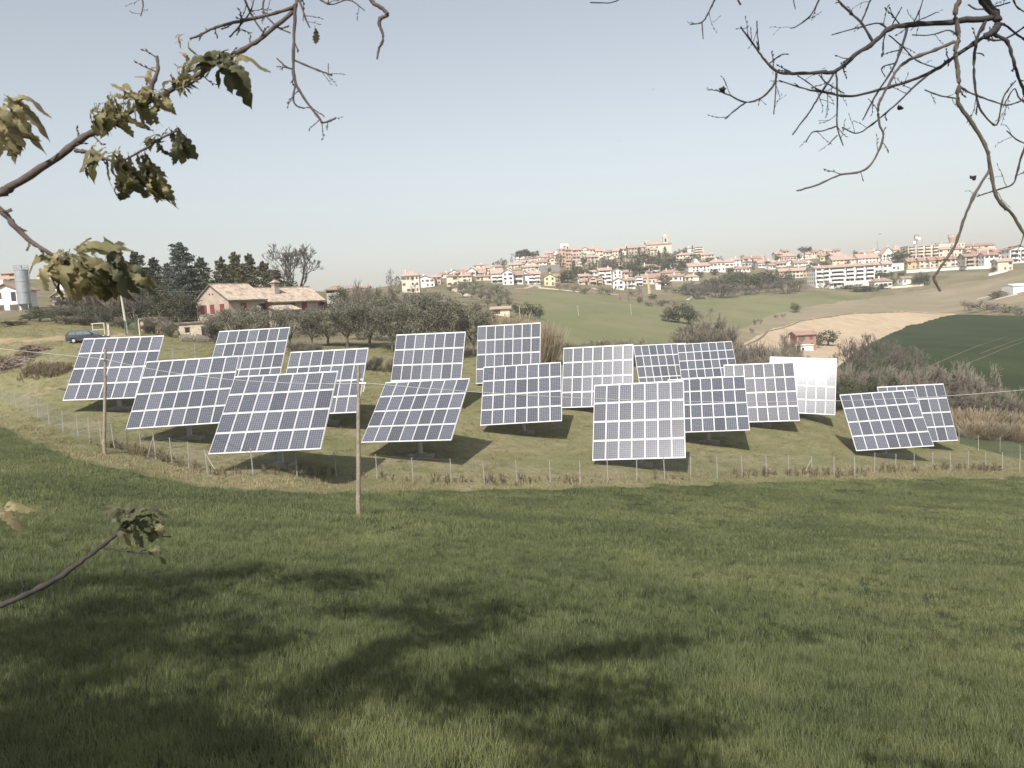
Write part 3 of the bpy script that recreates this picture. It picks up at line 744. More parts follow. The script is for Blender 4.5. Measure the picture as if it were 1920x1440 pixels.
for rr, dd in ((.22, .03), (.48, .12)):
    for k in range(n): w = 6.283*k/n; V.append(dp+ua*rr*math.cos(w)+ub*rr*math.sin(w)+nrm*dd)
V[0] = dp
m.add(V, [(0, 1+k, 1+(k+1) % n) for k in range(n)]+[(1+k, 1+n+k, 1+n+(k+1) % n, 1+(k+1) % n) for k in range(n)], 0, True)
m.build('satellite_dish', M_WHITE, house)

def ruin(name, label, x0, x1, yb, ytp, Y, depth, rz, openings):
    a = at((x0+x1)/2, yb, Y); z = zt(a[0], a[1]); w = (x1-x0)/F*Y/math.cos(rz); h = at((x0+x1)/2, ytp, Y)[2]-z
    root = tag(empty(name, (a[0], a[1], z), rz), label, 'shed')
    m = MB(); m.box(-w/2, w/2, 0, depth, -1, h); m.build('wall', M_STONE, root)
    m = MB(); m.box(-w/2-.25, w/2+.25, -.25, depth+.2, h+.002, h+.14)
    for k in range(9):
        x = -w/2-.2+(w+.4)*k/9; m.box(x, x+(w+.3)/9.5, -.32, depth+.2, h+.145, h+.2+rnd.uniform(0, .06))
    m.build('roof', M_TILE_OLD, root)
    for ox, oz, ow, oh in openings:
        m = MB(); m.box(ox-ow/2, ox+ow/2, -.02, .03, oz, oz+oh); m.box(ox-ow/2-.08, ox+ow/2+.08, -.05, -.021, oz+oh, oz+oh+.1); m.build('opening', M_DARK, root)
ruin('outbuilding', 'low flat-roofed stone outbuilding with a dark doorway left of the farmhouse', 336, 400, 634, 606, 124, 4, .12, [(-1.2, 1.0, .7, .7), (1.35, 0, .95, 1.7)])
ruin('stone_shed', 'small overgrown stone shed behind the gate near the car', 268, 306, 634, 598, 118, 3.5, .2, [(-.6, 0, .9, 1.5)])

# paling fence below the outbuilding
M_PALE = mat_plain('grey_paling', (.20, .17, .14), .95, .3, 4)
g0 = ground_hit(338, 640, 95); root = tag(empty('paling_fence', g0), 'low weathered board fence in front of the outbuilding', 'fence')
g1 = ground_hit(402, 641, 95)
for k in range(22):
    p = g0+(g1-g0)*k/21; m = MB(); h = rnd.uniform(.75, 1.15); q = p-g0; z = zt(p[0], p[1])-g0[2]
    m.box(q[0]-.1, q[0]+.1, q[1]-.02, q[1]+.02, z-.2, z+h); m.build('board', M_PALE, root)

# estate car on the track
M_CAR = mat_plain('dark_blue_paint', (.022, .03, .045), .25, .05, spec=.6); M_CAR.node_tree.nodes['Principled BSDF'].inputs['Coat Weight'].default_value = .6
M_TYRE = mat_plain('tyre_rubber', (.02, .02, .02), .9); M_RIM = mat_plain('alloy_rim', (.62, .62, .62), .35, .05, metal=.4)
M_CGLASS = mat_plain('car_glass', (.10, .12, .13), .08, .1, spec=.8); M_LAMP = mat_plain('lamp_red', (.35, .02, .02), .3); M_LAMPW = mat_plain('lamp_clear', (.6, .6, .58), .2)
cg = at(165.5, 634, 101); cz = zt(cg[0], cg[1]); CL = 4.75
car = tag(empty('estate_car', (cg[0], cg[1], cz), math.radians(3)), 'dark blue estate car parked on the dirt track at the left', 'car')
prof = [(-2.36, .42), (-2.38, .75), (-2.33, .98), (-2.12, 1.42), (-1.95, 1.50), (-.3, 1.52), (.25, 1.46), (1.02, 1.02), (1.25, .96), (2.05, .80), (2.3, .66), (2.36, .48), (2.34, .30), (2.0, .26)]
def arch(cx, r=.37, z0=.26):
    return [(cx+r*math.cos(w), .33+r*math.sin(w)) for w in np.linspace(0.0, math.pi, 9)]
low = [(1.86, .26)]+arch(1.45)+[(1.04, .26), (-1.0, .26)]+arch(-1.42)+[(-1.85, .26), (-2.3, .30)]
full = prof+low
HWD = .86
m = MB(); n = len(full)
V = []
for yy, ins in ((-HWD, 0), (-HWD+.03, .0), (HWD-.03, 0), (HWD, 0)):
    for (x, z) in full:
        tw_ = max(0, (z-.95))*.30
        e = .03 if abs(yy) == HWD else 0
        V.append((x*(1-.006*(e > 0)), (abs(yy)-tw_)*(1 if yy > 0 else -1), z-(.012 if e and z > 1.3 else 0)))
m.add(V, [(k*n+i, k*n+(i+1) % n, (k+1)*n+(i+1) % n, (k+1)*n+i) for k in range(3) for i in range(n)], 0, True)
m.add(V[:n], [tuple(range(n))], 0); m.add(V[-n:], [tuple(range(n))[::-1]], 0)
body = m.build('body', M_CAR, car)
for s in (-1, 1):
    for nm, pts in (('side_window', [(-2.02, 1.03), (-1.88, 1.42), (-1.18, 1.44), (-1.18, 1.03)]), ('side_window', [(-1.08, 1.03), (-1.08, 1.44), (-.24, 1.44), (-.24, 1.03)]), ('side_window', [(-.15, 1.03), (-.15, 1.43), (.2, 1.39), (.88, 1.03)])):
        m = MB(); q = []
        for off in (.014, -.004):
            q += [(x, s*(HWD-max(0, (z-.95))*.30+off), z) for x, z in pts]
        m.add(q, [(0, 1, 2, 3) if s < 0 else (3, 2, 1, 0)]+[(i, 4+i, 4+(i+1) % 4, (i+1) % 4) for i in range(4)], 0); m.build(nm, M_CGLASS, car)
    m = MB(); m.box(.72, .9, s*.88-.09, s*.88+.09, 1.0, 1.14); m.build('mirror', M_CAR, car)
    m = MB(); m.box(1.98, 2.30, s*.66-.14, s*.66+.14, .66, .79); m.build('headlight', M_LAMPW, car)
    m = MB(); m.box(-2.385, -2.25, s*.76-.09, s*.76+.09, .72, 1.15); m.build('tail_light', M_LAMP, car)
    for dx in (-.62, .42): 
        m = MB(); m.box(dx-.11, dx+.11, s*.872-.012, s*.872+.012, .88, .92); m.build('door_handle', M_CAR, car)
    m = MB(); m.tube([(-1.9, s*.62, 1.53), (-1.85, s*.62, 1.56), (-.1, s*.62, 1.57), (.0, s*.62, 1.54)], .015, 5); m.build('roof_rail', M_CAR, car)
    for cx in (1.45, -1.42):
        wv = empty('wheel', (cx, s*.78, .325)); wv.parent = car
        m = MB(); rr = [(.20, -.09), (.30, -.10), (.325, -.07), (.325, .07), (.30, .10), (.20, .09)]; V = []
        for k in range(24):
            w = 6.283*k/24
            V += [(r*math.cos(w), y, r*math.sin(w)) for r, y in rr]
        m.add(V, [(k*6+i, k*6+(i+1) % 6, ((k+1) % 24)*6+(i+1) % 6, ((k+1) % 24)*6+i) for k in range(24) for i in range(6)], 0, True); m.build('tyre', M_TYRE, wv)
        m = MB(); m.tube([(0, -.06, 0), (0, .06, 0)], .205, 20)
        for k in range(5):
            w = 6.283*k/5; m.tube([(0, s*.075, 0), (.19*math.cos(w), s*.07, .19*math.sin(w))], .03, 5)
        m.build('rim', M_RIM, wv)
m = MB(); m.add([(1.06, -.70, 1.01), (1.06, .70, 1.01), (.30, .60, 1.455), (.30, -.60, 1.455)], [(0, 1, 2, 3)]); 
for v in range(4): m.v[v] = (m.v[v][0]+.012, m.v[v][1], m.v[v][2]+.016)
m.build('windscreen', M_CGLASS, car)
m = MB(); m.add([(-2.315, -.66, 1.06), (-2.315, .66, 1.06), (-2.13, .6, 1.43), (-2.13, -.6, 1.43)], [(3, 2, 1, 0)])
for v in range(4): m.v[v] = (m.v[v][0]-.014, m.v[v][1], m.v[v][2]+.01)
m.build('rear_window', M_CGLASS, car)

# things about the yard
def thing_at(name, label, cat, px, py, Y, rz=0, group=None):
    a = at(px, py, Y); return tag(empty(name, (a[0], a[1], zt(a[0], a[1])), rz), label, cat, group)
M_PCONC = mat_plain('pole_concrete', (.46, .42, .37), .85, .12, 2)
r = thing_at('concrete_pole', 'tall concrete utility pole by the yard gate', 'utility pole', 240, 634, 108)
hh = at(234, 528, 108)[2]-r.location.z
m = MB(); m.tube([(0, 0, -.6), (-.42, 0, hh)], [.19, .11], 10); m.build('shaft', M_PCONC, r)
m = MB(); m.tube([(-1.0, 0, hh-.3), (.2, 0, hh-.3)], .05, 6); m.build('crossarm', M_GALV, r)
m = MB(); p0 = np.array(r.location)+np.array([-.4, 0, hh-.3]); p1 = np.array(at(400, 542, 136)); pm = (p0+p1)/2-np.array([0, 0, .9])
tt = np.linspace(0, 1, 20); m.tube([p0*(1-t)**2+2*(pm-np.array([0, 0, .5]))*t*(1-t)+p1*t*t-p0 for t in tt], .014, 4)
tag(m.build('overhead_cable', M_CABLE, None, p0), 'thin service wire from the concrete pole to the farmhouse', 'cable', 'overhead cables')
r = thing_at('yard_gate', 'green wire gate between two posts beside the concrete pole', 'gate', 250, 634, 106, .15)
M_GREEN = mat_plain('gate_green', (.06, .10, .07), .6)
for x in (-.85, .85):
    m = MB(); m.box(x-.07, x+.07, -.07, .07, -.3, 1.95); m.build('post', M_PCONC if x > 0 else M_GREEN, r)
m = MB()
for x in np.arange(-.75, .76, .1): m.tube([(x, 0, .1), (x, 0, 1.7)], .012, 4)
for z in (.1, .9, 1.7): m.tube([(-.75, 0, z), (.75, 0, z)], .022, 4)
m.build('wire_panel', M_GREEN, r)
r = thing_at('frame_gate', 'pale wooden frame standing behind the parked car', 'frame', 187, 634, 105.5)
m = MB()
for x in (-.75, .75): m.box(x-.06, x+.06, -.06, .06, -.2, 1.5)
m.box(-.95, .81, -.059, .059, 1.5, 1.62); m.box(-.69, .69, -.03, .03, .7, .8); m.build('frame', M_PCONC, r)
r = thing_at('stub_post', 'short pale post right of the wooden frame', 'post', 205.5, 634, 105.5)
m = MB(); m.box(-.13, .13, -.13, .13, -.2, 1.4); m.box(-.16, .16, -.16, .16, 1.402, 1.48); m.build('shaft', M_PCONC, r)
M_ORANGE = mat_plain('orange_paint', (.50, .13, .05), .5)
r = thing_at('tiller', 'small orange garden machine half hidden behind the leftmost tracker', 'machine', 133, 716, 81.5)
m = MB(); m.prism([(-.5, .35), (.55, .35), (.6, .8), (.35, .98), (-.4, 1.0), (-.55, .8)], 'y', -.25, .25); m.build('hood', M_ORANGE, r)
m = MB()
for s in (-.32, .32): m.tube([(-.2, s-.06, .32), (-.2, s+.06, .32)], .32, 16)
m.build('wheel', M_TYRE, r)
m = MB()
for s in (-.2, .2): m.tube([(-.5, s, .85), (-1.2, s, 1.1), (-1.45, s, 1.08)], .025, 6)
m.build('handlebar', M_TYRE, r)
# heap of brush at the left
def heap(name, label, px, py, Y, w, d, h, mat, n):
    a = at(px, py, Y); z = zt(a[0], a[1]); V, Q = [], []
    for _ in range(n):
        x, y = rng.normal(0, w*.35), rng.normal(0, d*.35); zz = h*max(0, 1-(x/w)**2-(y/d)**2)*rng.uniform(.2, 1); L_ = rng.uniform(.5, 1.6); an = rng.uniform(0, 6.28); el = rng.normal(0, .25)
        dv = np.array([math.cos(an)*math.cos(el), math.sin(an)*math.cos(el), math.sin(el)])*L_/2; c = np.array([x, y, max(zz, .03)]); w_ = np.array([0, 0, rng.uniform(.02, .06)])
        k = len(V); V += [c-dv-w_, c+dv-w_, c+dv+w_, c-dv+w_]; Q.append((k, k+1, k+2, k+3))
    o = mk(name, np_mesh(name, np.array(V), np.array(Q), 4, mat), None, (a[0], a[1], z)); return tag(o, label, 'brush pile')
M_BRUSHWOOD = mat_leaf('cut_brushwood', (.13, .095, .07), (.26, .20, .15), .9, 0)
heap('brush_pile', 'brown heap of cut brushwood at the left edge below the track', 8, 672, 95, 5.5, 2, 1.3, M_BRUSHWOOD, 1500)
heap('brush_pile', 'small pale heap of cut sticks on the grass below the car', 63, 650, 98, 2.0, 1, .6, M_BRUSHWOOD, 350)
heap('brush_pile', 'low dark heap of sticks beside the pale one', 52, 658, 96, 1.8, 1, .5, M_BRUSHWOOD, 300)

# silo
M_SILO = mat_plain('silo_steel', (.36, .385, .40), .4, .12, 1.2, .35)
r = thing_at('silo', 'grey steel silo on legs at the left', 'silo', 48, 584, 165, .3)
R_ = 11.4/F*165; zb = at(45, 569, 165)[2]-r.location.z; ztop = at(42, 506, 165)[2]-r.location.z
m = MB()
for k in range(3): m.cyl(0, 0, zb+(ztop-zb)*k/3+(.002 if k else 0), zb+(ztop-zb)*(k+1)/3-.03, R_, R_, 28)
m.build('shell', M_SILO, r)
m = MB()
for k in range(4): m.cyl(0, 0, zb+(ztop-zb)*k/3-.06, zb+(ztop-zb)*k/3+.03, R_+.06, None, 28)
m.build('ring', M_GALV, r)
m = MB(); m.cyl(0, 0, zb-1.3, zb-.06, .25, R_-.05, 28); m.build('hopper', M_SILO, r)
m = MB(); m.cyl(0, 0, ztop+.03, ztop+.35, R_, .3, 28); m.cyl(0, 0, ztop+.35, ztop+.9, .28, None, 12); m.build('top_cap', M_SILO, r)
for k in range(4):
    w = .785+1.571*k; m = MB(); m.tube([(R_*.95*math.cos(w), R_*.95*math.sin(w), -1), (R_*.95*math.cos(w), R_*.95*math.sin(w), zb)], .09, 6); m.build('leg', M_GALV, r)
m = MB()
for z in (.45, .9):
    m.tube([((R_+.02)*math.cos(6.283*k/20), (R_+.02)*math.sin(6.283*k/20), ztop+z) for k in range(21)], .03, 4, cap=False)
for k in range(10): m.tube([((R_+.02)*math.cos(.628*k), (R_+.02)*math.sin(.628*k), ztop), ((R_+.02)*math.cos(.628*k), (R_+.02)*math.sin(.628*k), ztop+.9)], .025, 4)
m.build('guard_rail', M_GALV, r)
m = MB(); 
for s in (-.2, .2): m.tube([(R_+.15, s, 0), (R_+.15, s, ztop+.9)], .03, 4)
for z in np.arange(.3, ztop+.8, .35): m.tube([(R_+.15, -.2, z), (R_+.15, .2, z)], .015, 4)
m.build('ladder', M_GALV, r)

# ------------------------------------------------------------------ hill town
WALLC = {'w': (.70, .68, .65), 'c': (.60, .53, .43), 'y': (.58, .52, .33), 'o': (.48, .32, .235), 'p': (.54, .41, .35), 'b': (.42, .36, .29), 'g': (.40, .38, .36), 'a': (.54, .43, .26), 'r': (.32, .17, .135), 'k': (.27, .25, .235)}
MW = {k: mat_plain('wall_'+n, WALLC[k], .9, .10, .35) for k, n in dict(w='white', c='cream', y='yellow', o='orange', p='pink', b='beige', g='grey', a='ochre', r='brick_red', k='stone').items()}
MR = {'p': M_TILE_PINK, 'r': M_TILE_RED, 'b': M_TILE_BROWN, 'o': M_TILE_PINK, 'f': mat_plain('flat_roof', (.42, .40, .38), .9, .1)}
M_WIN = mat_plain('far_window', (.045, .045, .05), .3, .3, .3); M_SHG = mat_plain('far_shutter', (.10, .085, .06), .8, .4, .2)
def house(x0, x1, yb, ye, yr, kind, wall, roof, label, st=None, depth=None, yaw=0.0, Y=None, bal=0, group=None, cat='house', win=True, name=None, chim=True):
    """a building whose front spans x0..x1 between base row yb and eave row ye; yr is the ridge row.
    kind: h hipped, g ridge along the front, f gable to the front, t flat roof"""
    xc = (x0+x1)/2
    Yh = Y if Y else ground_hit(xc, yb, 140, 760)[1]
    a = at(xc, ye, Yh); w = (x1-x0)/F*Yh; ze = a[2]; d = depth or max(6.0, min(12.0, .75*w)); rh = max(.3, (ye-yr)/F*Yh)
    gz = min(zt(a[0]+s*w/2, Yh+t) for s in (-1, 1) for t in (0, d*.5)); zb = min(at(xc, yb, Yh)[2], gz)-.6
    H = ze-zb
    root = tag(empty(name or 'house', (a[0], Yh, zb), yaw), label, cat, group)
    m = MB()
    if kind == 'f': m.prism([(-w/2, 0), (w/2, 0), (w/2, H), (0, H+rh-.15), (-w/2, H)], 'y', 0, d)
    elif kind == 'g': m.prism([(0, 0), (d, 0), (d, H), (d/2, H+rh-.15), (0, H)], 'x', -w/2, w/2)
    else: m.box(-w/2, w/2, 0, d, 0, H)
    m.build('wall', MW[wall], root)
    m = MB(); o = .55; th = .18
    if kind == 't':
        m.box(-w/2-.15, w/2+.15, -.15, d+.15, H+.002, H+.35)
    elif kind == 'h':
        r = min(w, d)*.5*.75 if w > d else w/2*.75
        b_ = [(-w/2-o, -o, H-.1), (w/2+o, -o, H-.1), (w/2+o, d+o, H-.1), (-w/2-o, d+o, H-.1)]; tp = [(-w/2+r, d/2, H+rh), (w/2-r, d/2, H+rh)]
        m.add(b_+tp, [(0, 1, 5, 4), (1, 2, 5), (2, 3, 4, 5), (3, 0, 4), (3, 2, 1, 0)]); m.box(-w/2-o+.02, w/2+o-.02, -o+.02, d+o-.02, H-.28, H-.101)
    elif kind == 'g':
        sl = rh/(d/2)
        for s in (0, 1):
            y0, y1 = (-o, d/2) if s == 0 else (d+o, d/2)
            z0 = H-o*sl
            m.add([(-w/2-o, y0, z0), (w/2+o, y0, z0), (w/2+o, y1, H+rh), (-w/2-o, y1, H+rh), (-w/2-o, y0, z0+th), (w/2+o, y0, z0+th), (w/2+o, y1, H+rh+th), (-w/2-o, y1, H+rh+th)],
                  [(0, 1, 2, 3), (4, 5, 6, 7), (0, 1, 5, 4), (1, 2, 6, 5), (3, 0, 4, 7)])
    else:
        sl = rh/(w/2)
        for s in (-1, 1):
            x0_, x1_, z0 = s*(w/2+o), 0, H-o*sl
            m.add([(x0_, -o, z0), (x0_, d+o, z0), (x1_, d+o, H+rh), (x1_, -o, H+rh), (x0_, -o, z0+th), (x0_, d+o, z0+th), (x1_, d+o, H+rh+th), (x1_, -o, H+rh+th)],
                  [(0, 1, 2, 3), (4, 5, 6, 7), (0, 1, 5, 4), (1, 2, 6, 5), (3, 0, 4, 7)])
    rf = m.build('roof', MR[roof] if kind != 't' else MR['f'], root)
    rr = random.Random(int(x0*37+yb*11))
    if chim and kind != 't' and w > 6:
        m = MB(); cx = rr.uniform(-w*.3, w*.3); cy = d*.35
        m.box(cx-.35, cx+.35, cy-.3, cy+.3, H+rh*.3, H+rh+.9); m.box(cx-.45, cx+.45, cy-.4, cy+.4, H+rh+.902, H+rh+1.05); m.build('chimney', MW[wall], rf)
    vis = (yb-ye)/F*Yh
    n = st or max(1, int(round(vis/3.1))); fh = vis/n
    nc = max(2, int(round(w/2.7)))
    if win:
        m = MB()
        skip = rr.random()*.25
        for f in range(n):
            z = H-vis+f*fh+fh*.32
            for c in range(nc):
                if rr.random() < skip: continue
                x = -w/2+(c+.5)*w/nc; ww = .5 if rr.random() < .8 else .8; hh = min(1.35, fh*.5)
                lo = z if rr.random() > .15 else z-.6
                m.box(x-ww, x+ww, -.05, .05, lo, z+hh, 0 if rr.random() < .6 else 1)
                if rr.random() < .4:
                    for s in (-1, 1): m.box(x+s*(ww+.28)-.22, x+s*(ww+.28)+.22, -.07, -.005, z, z+hh, 1)
            ns = max(1, int(d/3.2))
            for c in range(ns):
                y = (c+.5)*d/ns
                for s in (-1, 1): m.box(s*w/2-.05, s*w/2+.05, y-.5, y+.5, z, z+min(1.35, fh*.5), 0)
        q = m.build('windows', [M_WIN, M_SHG], root); q['kind'] = 'stuff'
    if bal:
        m = MB()
        nb = bal; bw = w/nb
        for f in range(1 if n > 1 else 0, n):
            z = H-vis+f*fh
            for c in range(nb):
                x = -w/2+(c+.5)*bw; hw = bw*.36
                m.box(x-hw, x+hw, -1.35, -.06, z-.14, z); m.box(x-hw, x+hw, -1.35, -1.27, z+.002, z+.95)
                m.box(x-hw*.92, x+hw*.92, -.055, -.051, z+.02, z+fh*.78, 1)
        q = m.build('balconies', [MW[wall], M_WIN], root); q['kind'] = 'stuff'
    return root
G_ = 'houses of the hill town'
T_ = [
 # left shoulder of the hill
 (752.5, 785, 549, 516.5, 508, 'h', 'c', 'p', 'tall cream three-storey house with a pyramid roof beside the dark cypress', 3),
 (779.5, 814, 539, 523, 517, 'f', 'w', 'p', 'white gabled house with a dark balcony right of the pyramid-roofed house', 2),
 (804, 826, 534, 519.5, 515.5, 'g', 'p', 'p', 'pink house half hidden behind the white gabled house', 2),
 (825, 843, 521, 514, 510.5, 'g', 'w', 'b', 'small white house on the skyline with a dark low roof', 1),
 (837, 858, 537, 517.5, 514, 'h', 'c', 'b', 'narrow cream house with tall windows above the pale lane', 2),
 (842, 861, 520, 511, 506, 'f', 'w', 'b', 'white gable-fronted house on the skyline under a grey-brown roof', 1),
 (853, 869, 517, 509.5, 505.5, 'g', 'w', 'b', 'dark-roofed skyline house right of the white gable', 1),
 (858, 884, 528, 517, 512.5, 'h', 'c', 'p', 'broad cream house with a pink hipped roof above the olive grove', 2),
 (868, 878, 514, 506, 501.5, 'g', 'c', 'p', 'little cream house with a bright pink roof on the left skyline', 1),
 (876, 892, 518, 507.5, 502, 'f', 'w', 'p', 'rounded white gable wall facing the valley on the left skyline', 1),
 (891, 909, 515, 505.5, 501, 'g', 'y', 'o', 'pale yellow house under an orange roof next to the rounded white gable', 2),
 (893, 921, 526, 518.5, 515, 'g', 'c', 'b', 'low cream house with a long brown roof left of the big white block', 1),
 (908, 922, 518, 510.5, 507, 'f', 'y', 'p', 'small yellow gabled house behind the long brown roof', 1),
 (909, 935, 509, 501.5, 497, 'g', 'c', 'p', 'cream skyline house with a wide pink roof above the big white block', 1),
 (888, 911, 502, 497, 494.5, 'h', 'w', 'p', 'white villa on the skyline with a very low roof', 1),
 # big white block and its neighbours
 (921, 942, 531, 512, 503, 'g', 'w', 'p', 'white wing with balconies and a big pink roof, left part of the white block', 3, None, 0, None, 2),
 (941.5, 962, 534, 511, 505, 'f', 'w', 'p', 'tall plain white gable end, the brightest wall of the white block', 3),
 (962, 980, 533, 515, 508, 'g', 'w', 'b', 'white house with a brown roof right of the tall white gable end', 2, None, 0, None, 1),
 (973, 991, 532, 513, 508.5, 'f', 'w', 'p', 'second white gable end, narrower, in the row of white blocks', 3),
 (989.5, 1012.5, 532, 513.5, 508, 'g', 'w', 'p', 'white block with three rows of dark balconies', 3, None, 0, None, 2),
 (1020, 1041, 536, 519, 513, 'f', 'y', 'p', 'bright lemon-yellow gabled house alone at the top of the green slope', 2),
 (1038, 1050, 530, 518, 513.5, 'g', 'b', 'b', 'brown-roofed wing behind the lemon-yellow house', 2),
 (968, 992, 494, 485.5, 481, 'g', 'w', 'f', 'long white house below the dark umbrella pines', 1),
 (952, 977, 505, 496.5, 492.5, 'g', 'c', 'p', 'cream house stepped below the long white house under the pines', 2),
 (980, 1010, 508, 500.5, 496.5, 'g', 'c', 'o', 'orange-roofed house behind the dark-balconied block', 2),
 (991, 1004, 501, 493.5, 490, 'h', 'c', 'p', 'small cream house with a hipped roof right of the pines', 1),
 (1003, 1025, 502, 491.5, 488, 'g', 'w', 'b', 'white house with an awning halfway up the old town', 2),
 (1007, 1021, 490, 481.5, 478, 'g', 'w', 'p', 'small white house high in the old town left of the towers', 1),
 (1022, 1037, 483, 474.5, 470, 'g', 'p', 'p', 'pink skyline house left of the white cube', 2),
 (1027, 1044, 497, 486.5, 483, 'f', 'c', 'p', 'cream gabled house under the white cube', 2),
 (1035, 1047, 486, 470.5, 469, 't', 'w', 'f', 'plain white cube-shaped building on the left of the towers', 3),
 (1046, 1060, 498, 466.5, 465, 't', 'o', 'f', 'tall orange tower block below the white tank', 5),
 (1060.5, 1070, 506, 467.5, 466, 't', 'o', 'f', 'slim orange-red tower reaching down to the trees', 6),
 (1050, 1060, 468, 456.5, 456, 't', 'w', 'f', 'white square water tank on the skyline', 1, 5, 0, 740),
 (1069, 1090, 487, 468.5, 464.5, 'g', 'p', 'p', 'pink-cream palace right of the orange towers', 3),
 (1073, 1088, 499, 480.5, 478, 't', 'b', 'f', 'beige flat house below the pink-cream palace', 3),
 (1089, 1104, 482, 467.5, 463.5, 'f', 'c', 'p', 'cream house with a small pediment on the skyline', 3),
 (1101, 1126, 480, 467, 462.5, 'g', 'c', 'p', 'long cream skyline house with a row of chimneys', 2),
 (1101, 1121, 502, 481.5, 478, 'g', 'b', 'p', 'tall beige house leaning over the wooded bank', 4),
 (1117, 1130.5, 487, 470.5, 467, 'g', 'c', 'p', 'pale cream house standing proud in the middle of the old town', 3),
 (1130, 1148, 484, 472.5, 469, 'g', 'c', 'b', 'brown-roofed house between the pale cream house and the trees', 2),
 (1148, 1163, 484, 470.5, 466.5, 'g', 'c', 'p', 'cream house above the left end of the dark wood', 3),
 (1163, 1181, 478, 466.5, 461, 'h', 'c', 'p', 'cream house with a low hipped roof left of the long beige palace', 2),
 (1178, 1211, 482, 464, 459, 'g', 'b', 'p', 'long beige palace left of the church', 3),
 (1207, 1220, 477, 466.5, 463.5, 'g', 'c', 'p', 'small cream house against the left side of the church', 2),
 (1219, 1232.5, 481, 468, 464.5, 'g', 'c', 'p', 'cream house below the church nave', 3),
 (1268, 1305, 489, 477.5, 473, 'h', 'c', 'p', 'wide cream villa with a pink roof right of the church', 2),
 (1289, 1301, 475, 465.5, 463, 'g', 'w', 'p', 'small white house behind the wide cream villa', 1),
 (1300, 1318.5, 480, 462.5, 461.5, 't', 'c', 'f', 'modern cream block with dark loggias on the skyline right of the church', 4, None, 0, None, 1),
 (1315, 1339, 488, 477.5, 474.5, 'g', 'c', 'p', 'cream terraced house right of the modern block', 2),
 # lower town below the wood
 (1086, 1105, 532, 517.5, 513.5, 'g', 'p', 'p', 'pink house with dark loggias at the left end of the lower town', 2, None, 0, None, 2),
 (1105, 1118.5, 535, 521.5, 517, 'f', 'p', 'r', 'pink gabled house with arched balconies in the lower town', 2, None, 0, None, 1),
 (1119, 1130, 535, 520.5, 516, 'f', 'b', 'r', 'narrow brownish house squeezed beside the pink gable', 3, None, 0, None, 1),
 (1106, 1128.5, 523, 509.5, 506, 'g', 'w', 'p', 'white house behind the pink loggias', 2),
 (1122, 1146, 533, 506.5, 502, 'g', 'w', 'p', 'four-storey white block with balconies in the lower town', 4, None, 0, None, 2),
 (1149, 1166, 528, 507.5, 503.5, 'f', 'w', 'p', 'plain white gable right of the four-storey block', 3),
 (1164, 1178, 523, 510.5, 506, 'g', 'p', 'b', 'brown-roofed house between two white ones in the lower town', 2),
 (1169, 1197.5, 523, 512.5, 508, 'g', 'w', 'b', 'long white house under a brown roof in the lower town', 1),
 (1149, 1169.5, 543, 526.5, 521.5, 'f', 'w', 'b', 'white gabled house at the lowest edge of the town', 2),
 (1169.5, 1191, 541, 525.5, 521.5, 'g', 'w', 'b', 'white house with a brown roof right of the lowest gable', 2),
 (1191, 1205, 536, 518.5, 517, 't', 'w', 'f', 'white flat block with square loggias left of the tall chimney', 3, None, 0, None, 1),
 (1201, 1238, 518, 500.5, 494.5, 'h', 'w', 'p', 'large white house with loggias under the dark wood', 2, None, 0, None, 2),
 (1204, 1238.5, 533, 520.5, 513, 'g', 'c', 'r', 'cream house with a broad red roof behind the tall chimney', 1),
 (1238, 1276, 522, 511, 505, 'h', 'c', 'r', 'cream house with a wide red roof right of the tall chimney', 1),
 (1254, 1280, 527, 518, 513.5, 'h', 'w', 'r', 'low white villa with arches and a red roof', 1),
 (1256, 1271.5, 508, 494.5, 493, 't', 'w', 'f', 'blank white flat-roofed building below the wide cream villa', 1, None, 0, None, 0, None, 'house', False),
 (1271.5, 1304, 505, 495.5, 494, 't', 'w', 'f', 'long low white hall with a dark glass band', 1),
 (1229, 1238.5, 543, 528.5, 526, 'g', 'w', 'p', 'tiny white house right of the foot of the tall chimney', 2),
 (1284, 1310, 526, 518.5, 514, 'h', 'w', 'p', 'white cottage half hidden in the trees of the lower town', 1),
 (1291, 1331, 510, 498.5, 492.5, 'g', 'w', 'p', 'long white house with a sloping pink roof above the belt of trees', 2),
 (1330, 1359.5, 510, 491.5, 486.5, 'h', 'w', 'p', 'tall white house with dark slots above the belt of trees', 2),
 (1358, 1394, 499, 487.5, 482.5, 'h', 'w', 'p', 'white villa with a chimney standing highest right of the gap', 2),
 (1377, 1406, 510, 503.5, 498.5, 'h', 'w', 'r', 'red-roofed cottage just above the belt of trees', 1),
 (1394, 1421.5, 495, 484.5, 480.5, 'g', 'w', 'r', 'white skyline house with a thin red roof line', 2),
 (1422, 1453, 502, 492, 487, 'g', 'w', 'p', 'white double house with a pink roof behind two cypresses', 1),
 (1464, 1493, 489, 480, 475.5, 'h', 'p', 'p', 'pink-walled villa on the skyline left of the umbrella pine', 1),
 (1456, 1474.5, 500, 493.5, 488.5, 'g', 'w', 'b', 'brown-roofed house, leftmost above the long terrace', 1),
 (1474, 1489, 498, 491.5, 487.5, 'f', 'w', 'b', 'small white gable above the long terrace', 1),
 (1489, 1511, 499, 493, 487.5, 'g', 'w', 'b', 'brown-roofed house right of the small white gable', 1),
 (1508, 1524, 496, 490.5, 486.5, 'f', 'w', 'p', 'white gabled cottage among bushes above the terrace', 1),
 (1506, 1526, 484, 476, 471.5, 'h', 'c', 'p', 'pink-roofed villa right under the umbrella pine', 2),
 # long terrace
 (1461.5, 1485, 521, 508.2, 503.5, 'g', 'p', 'p', 'pale pink terraced house at the left end of the long terrace', 2),
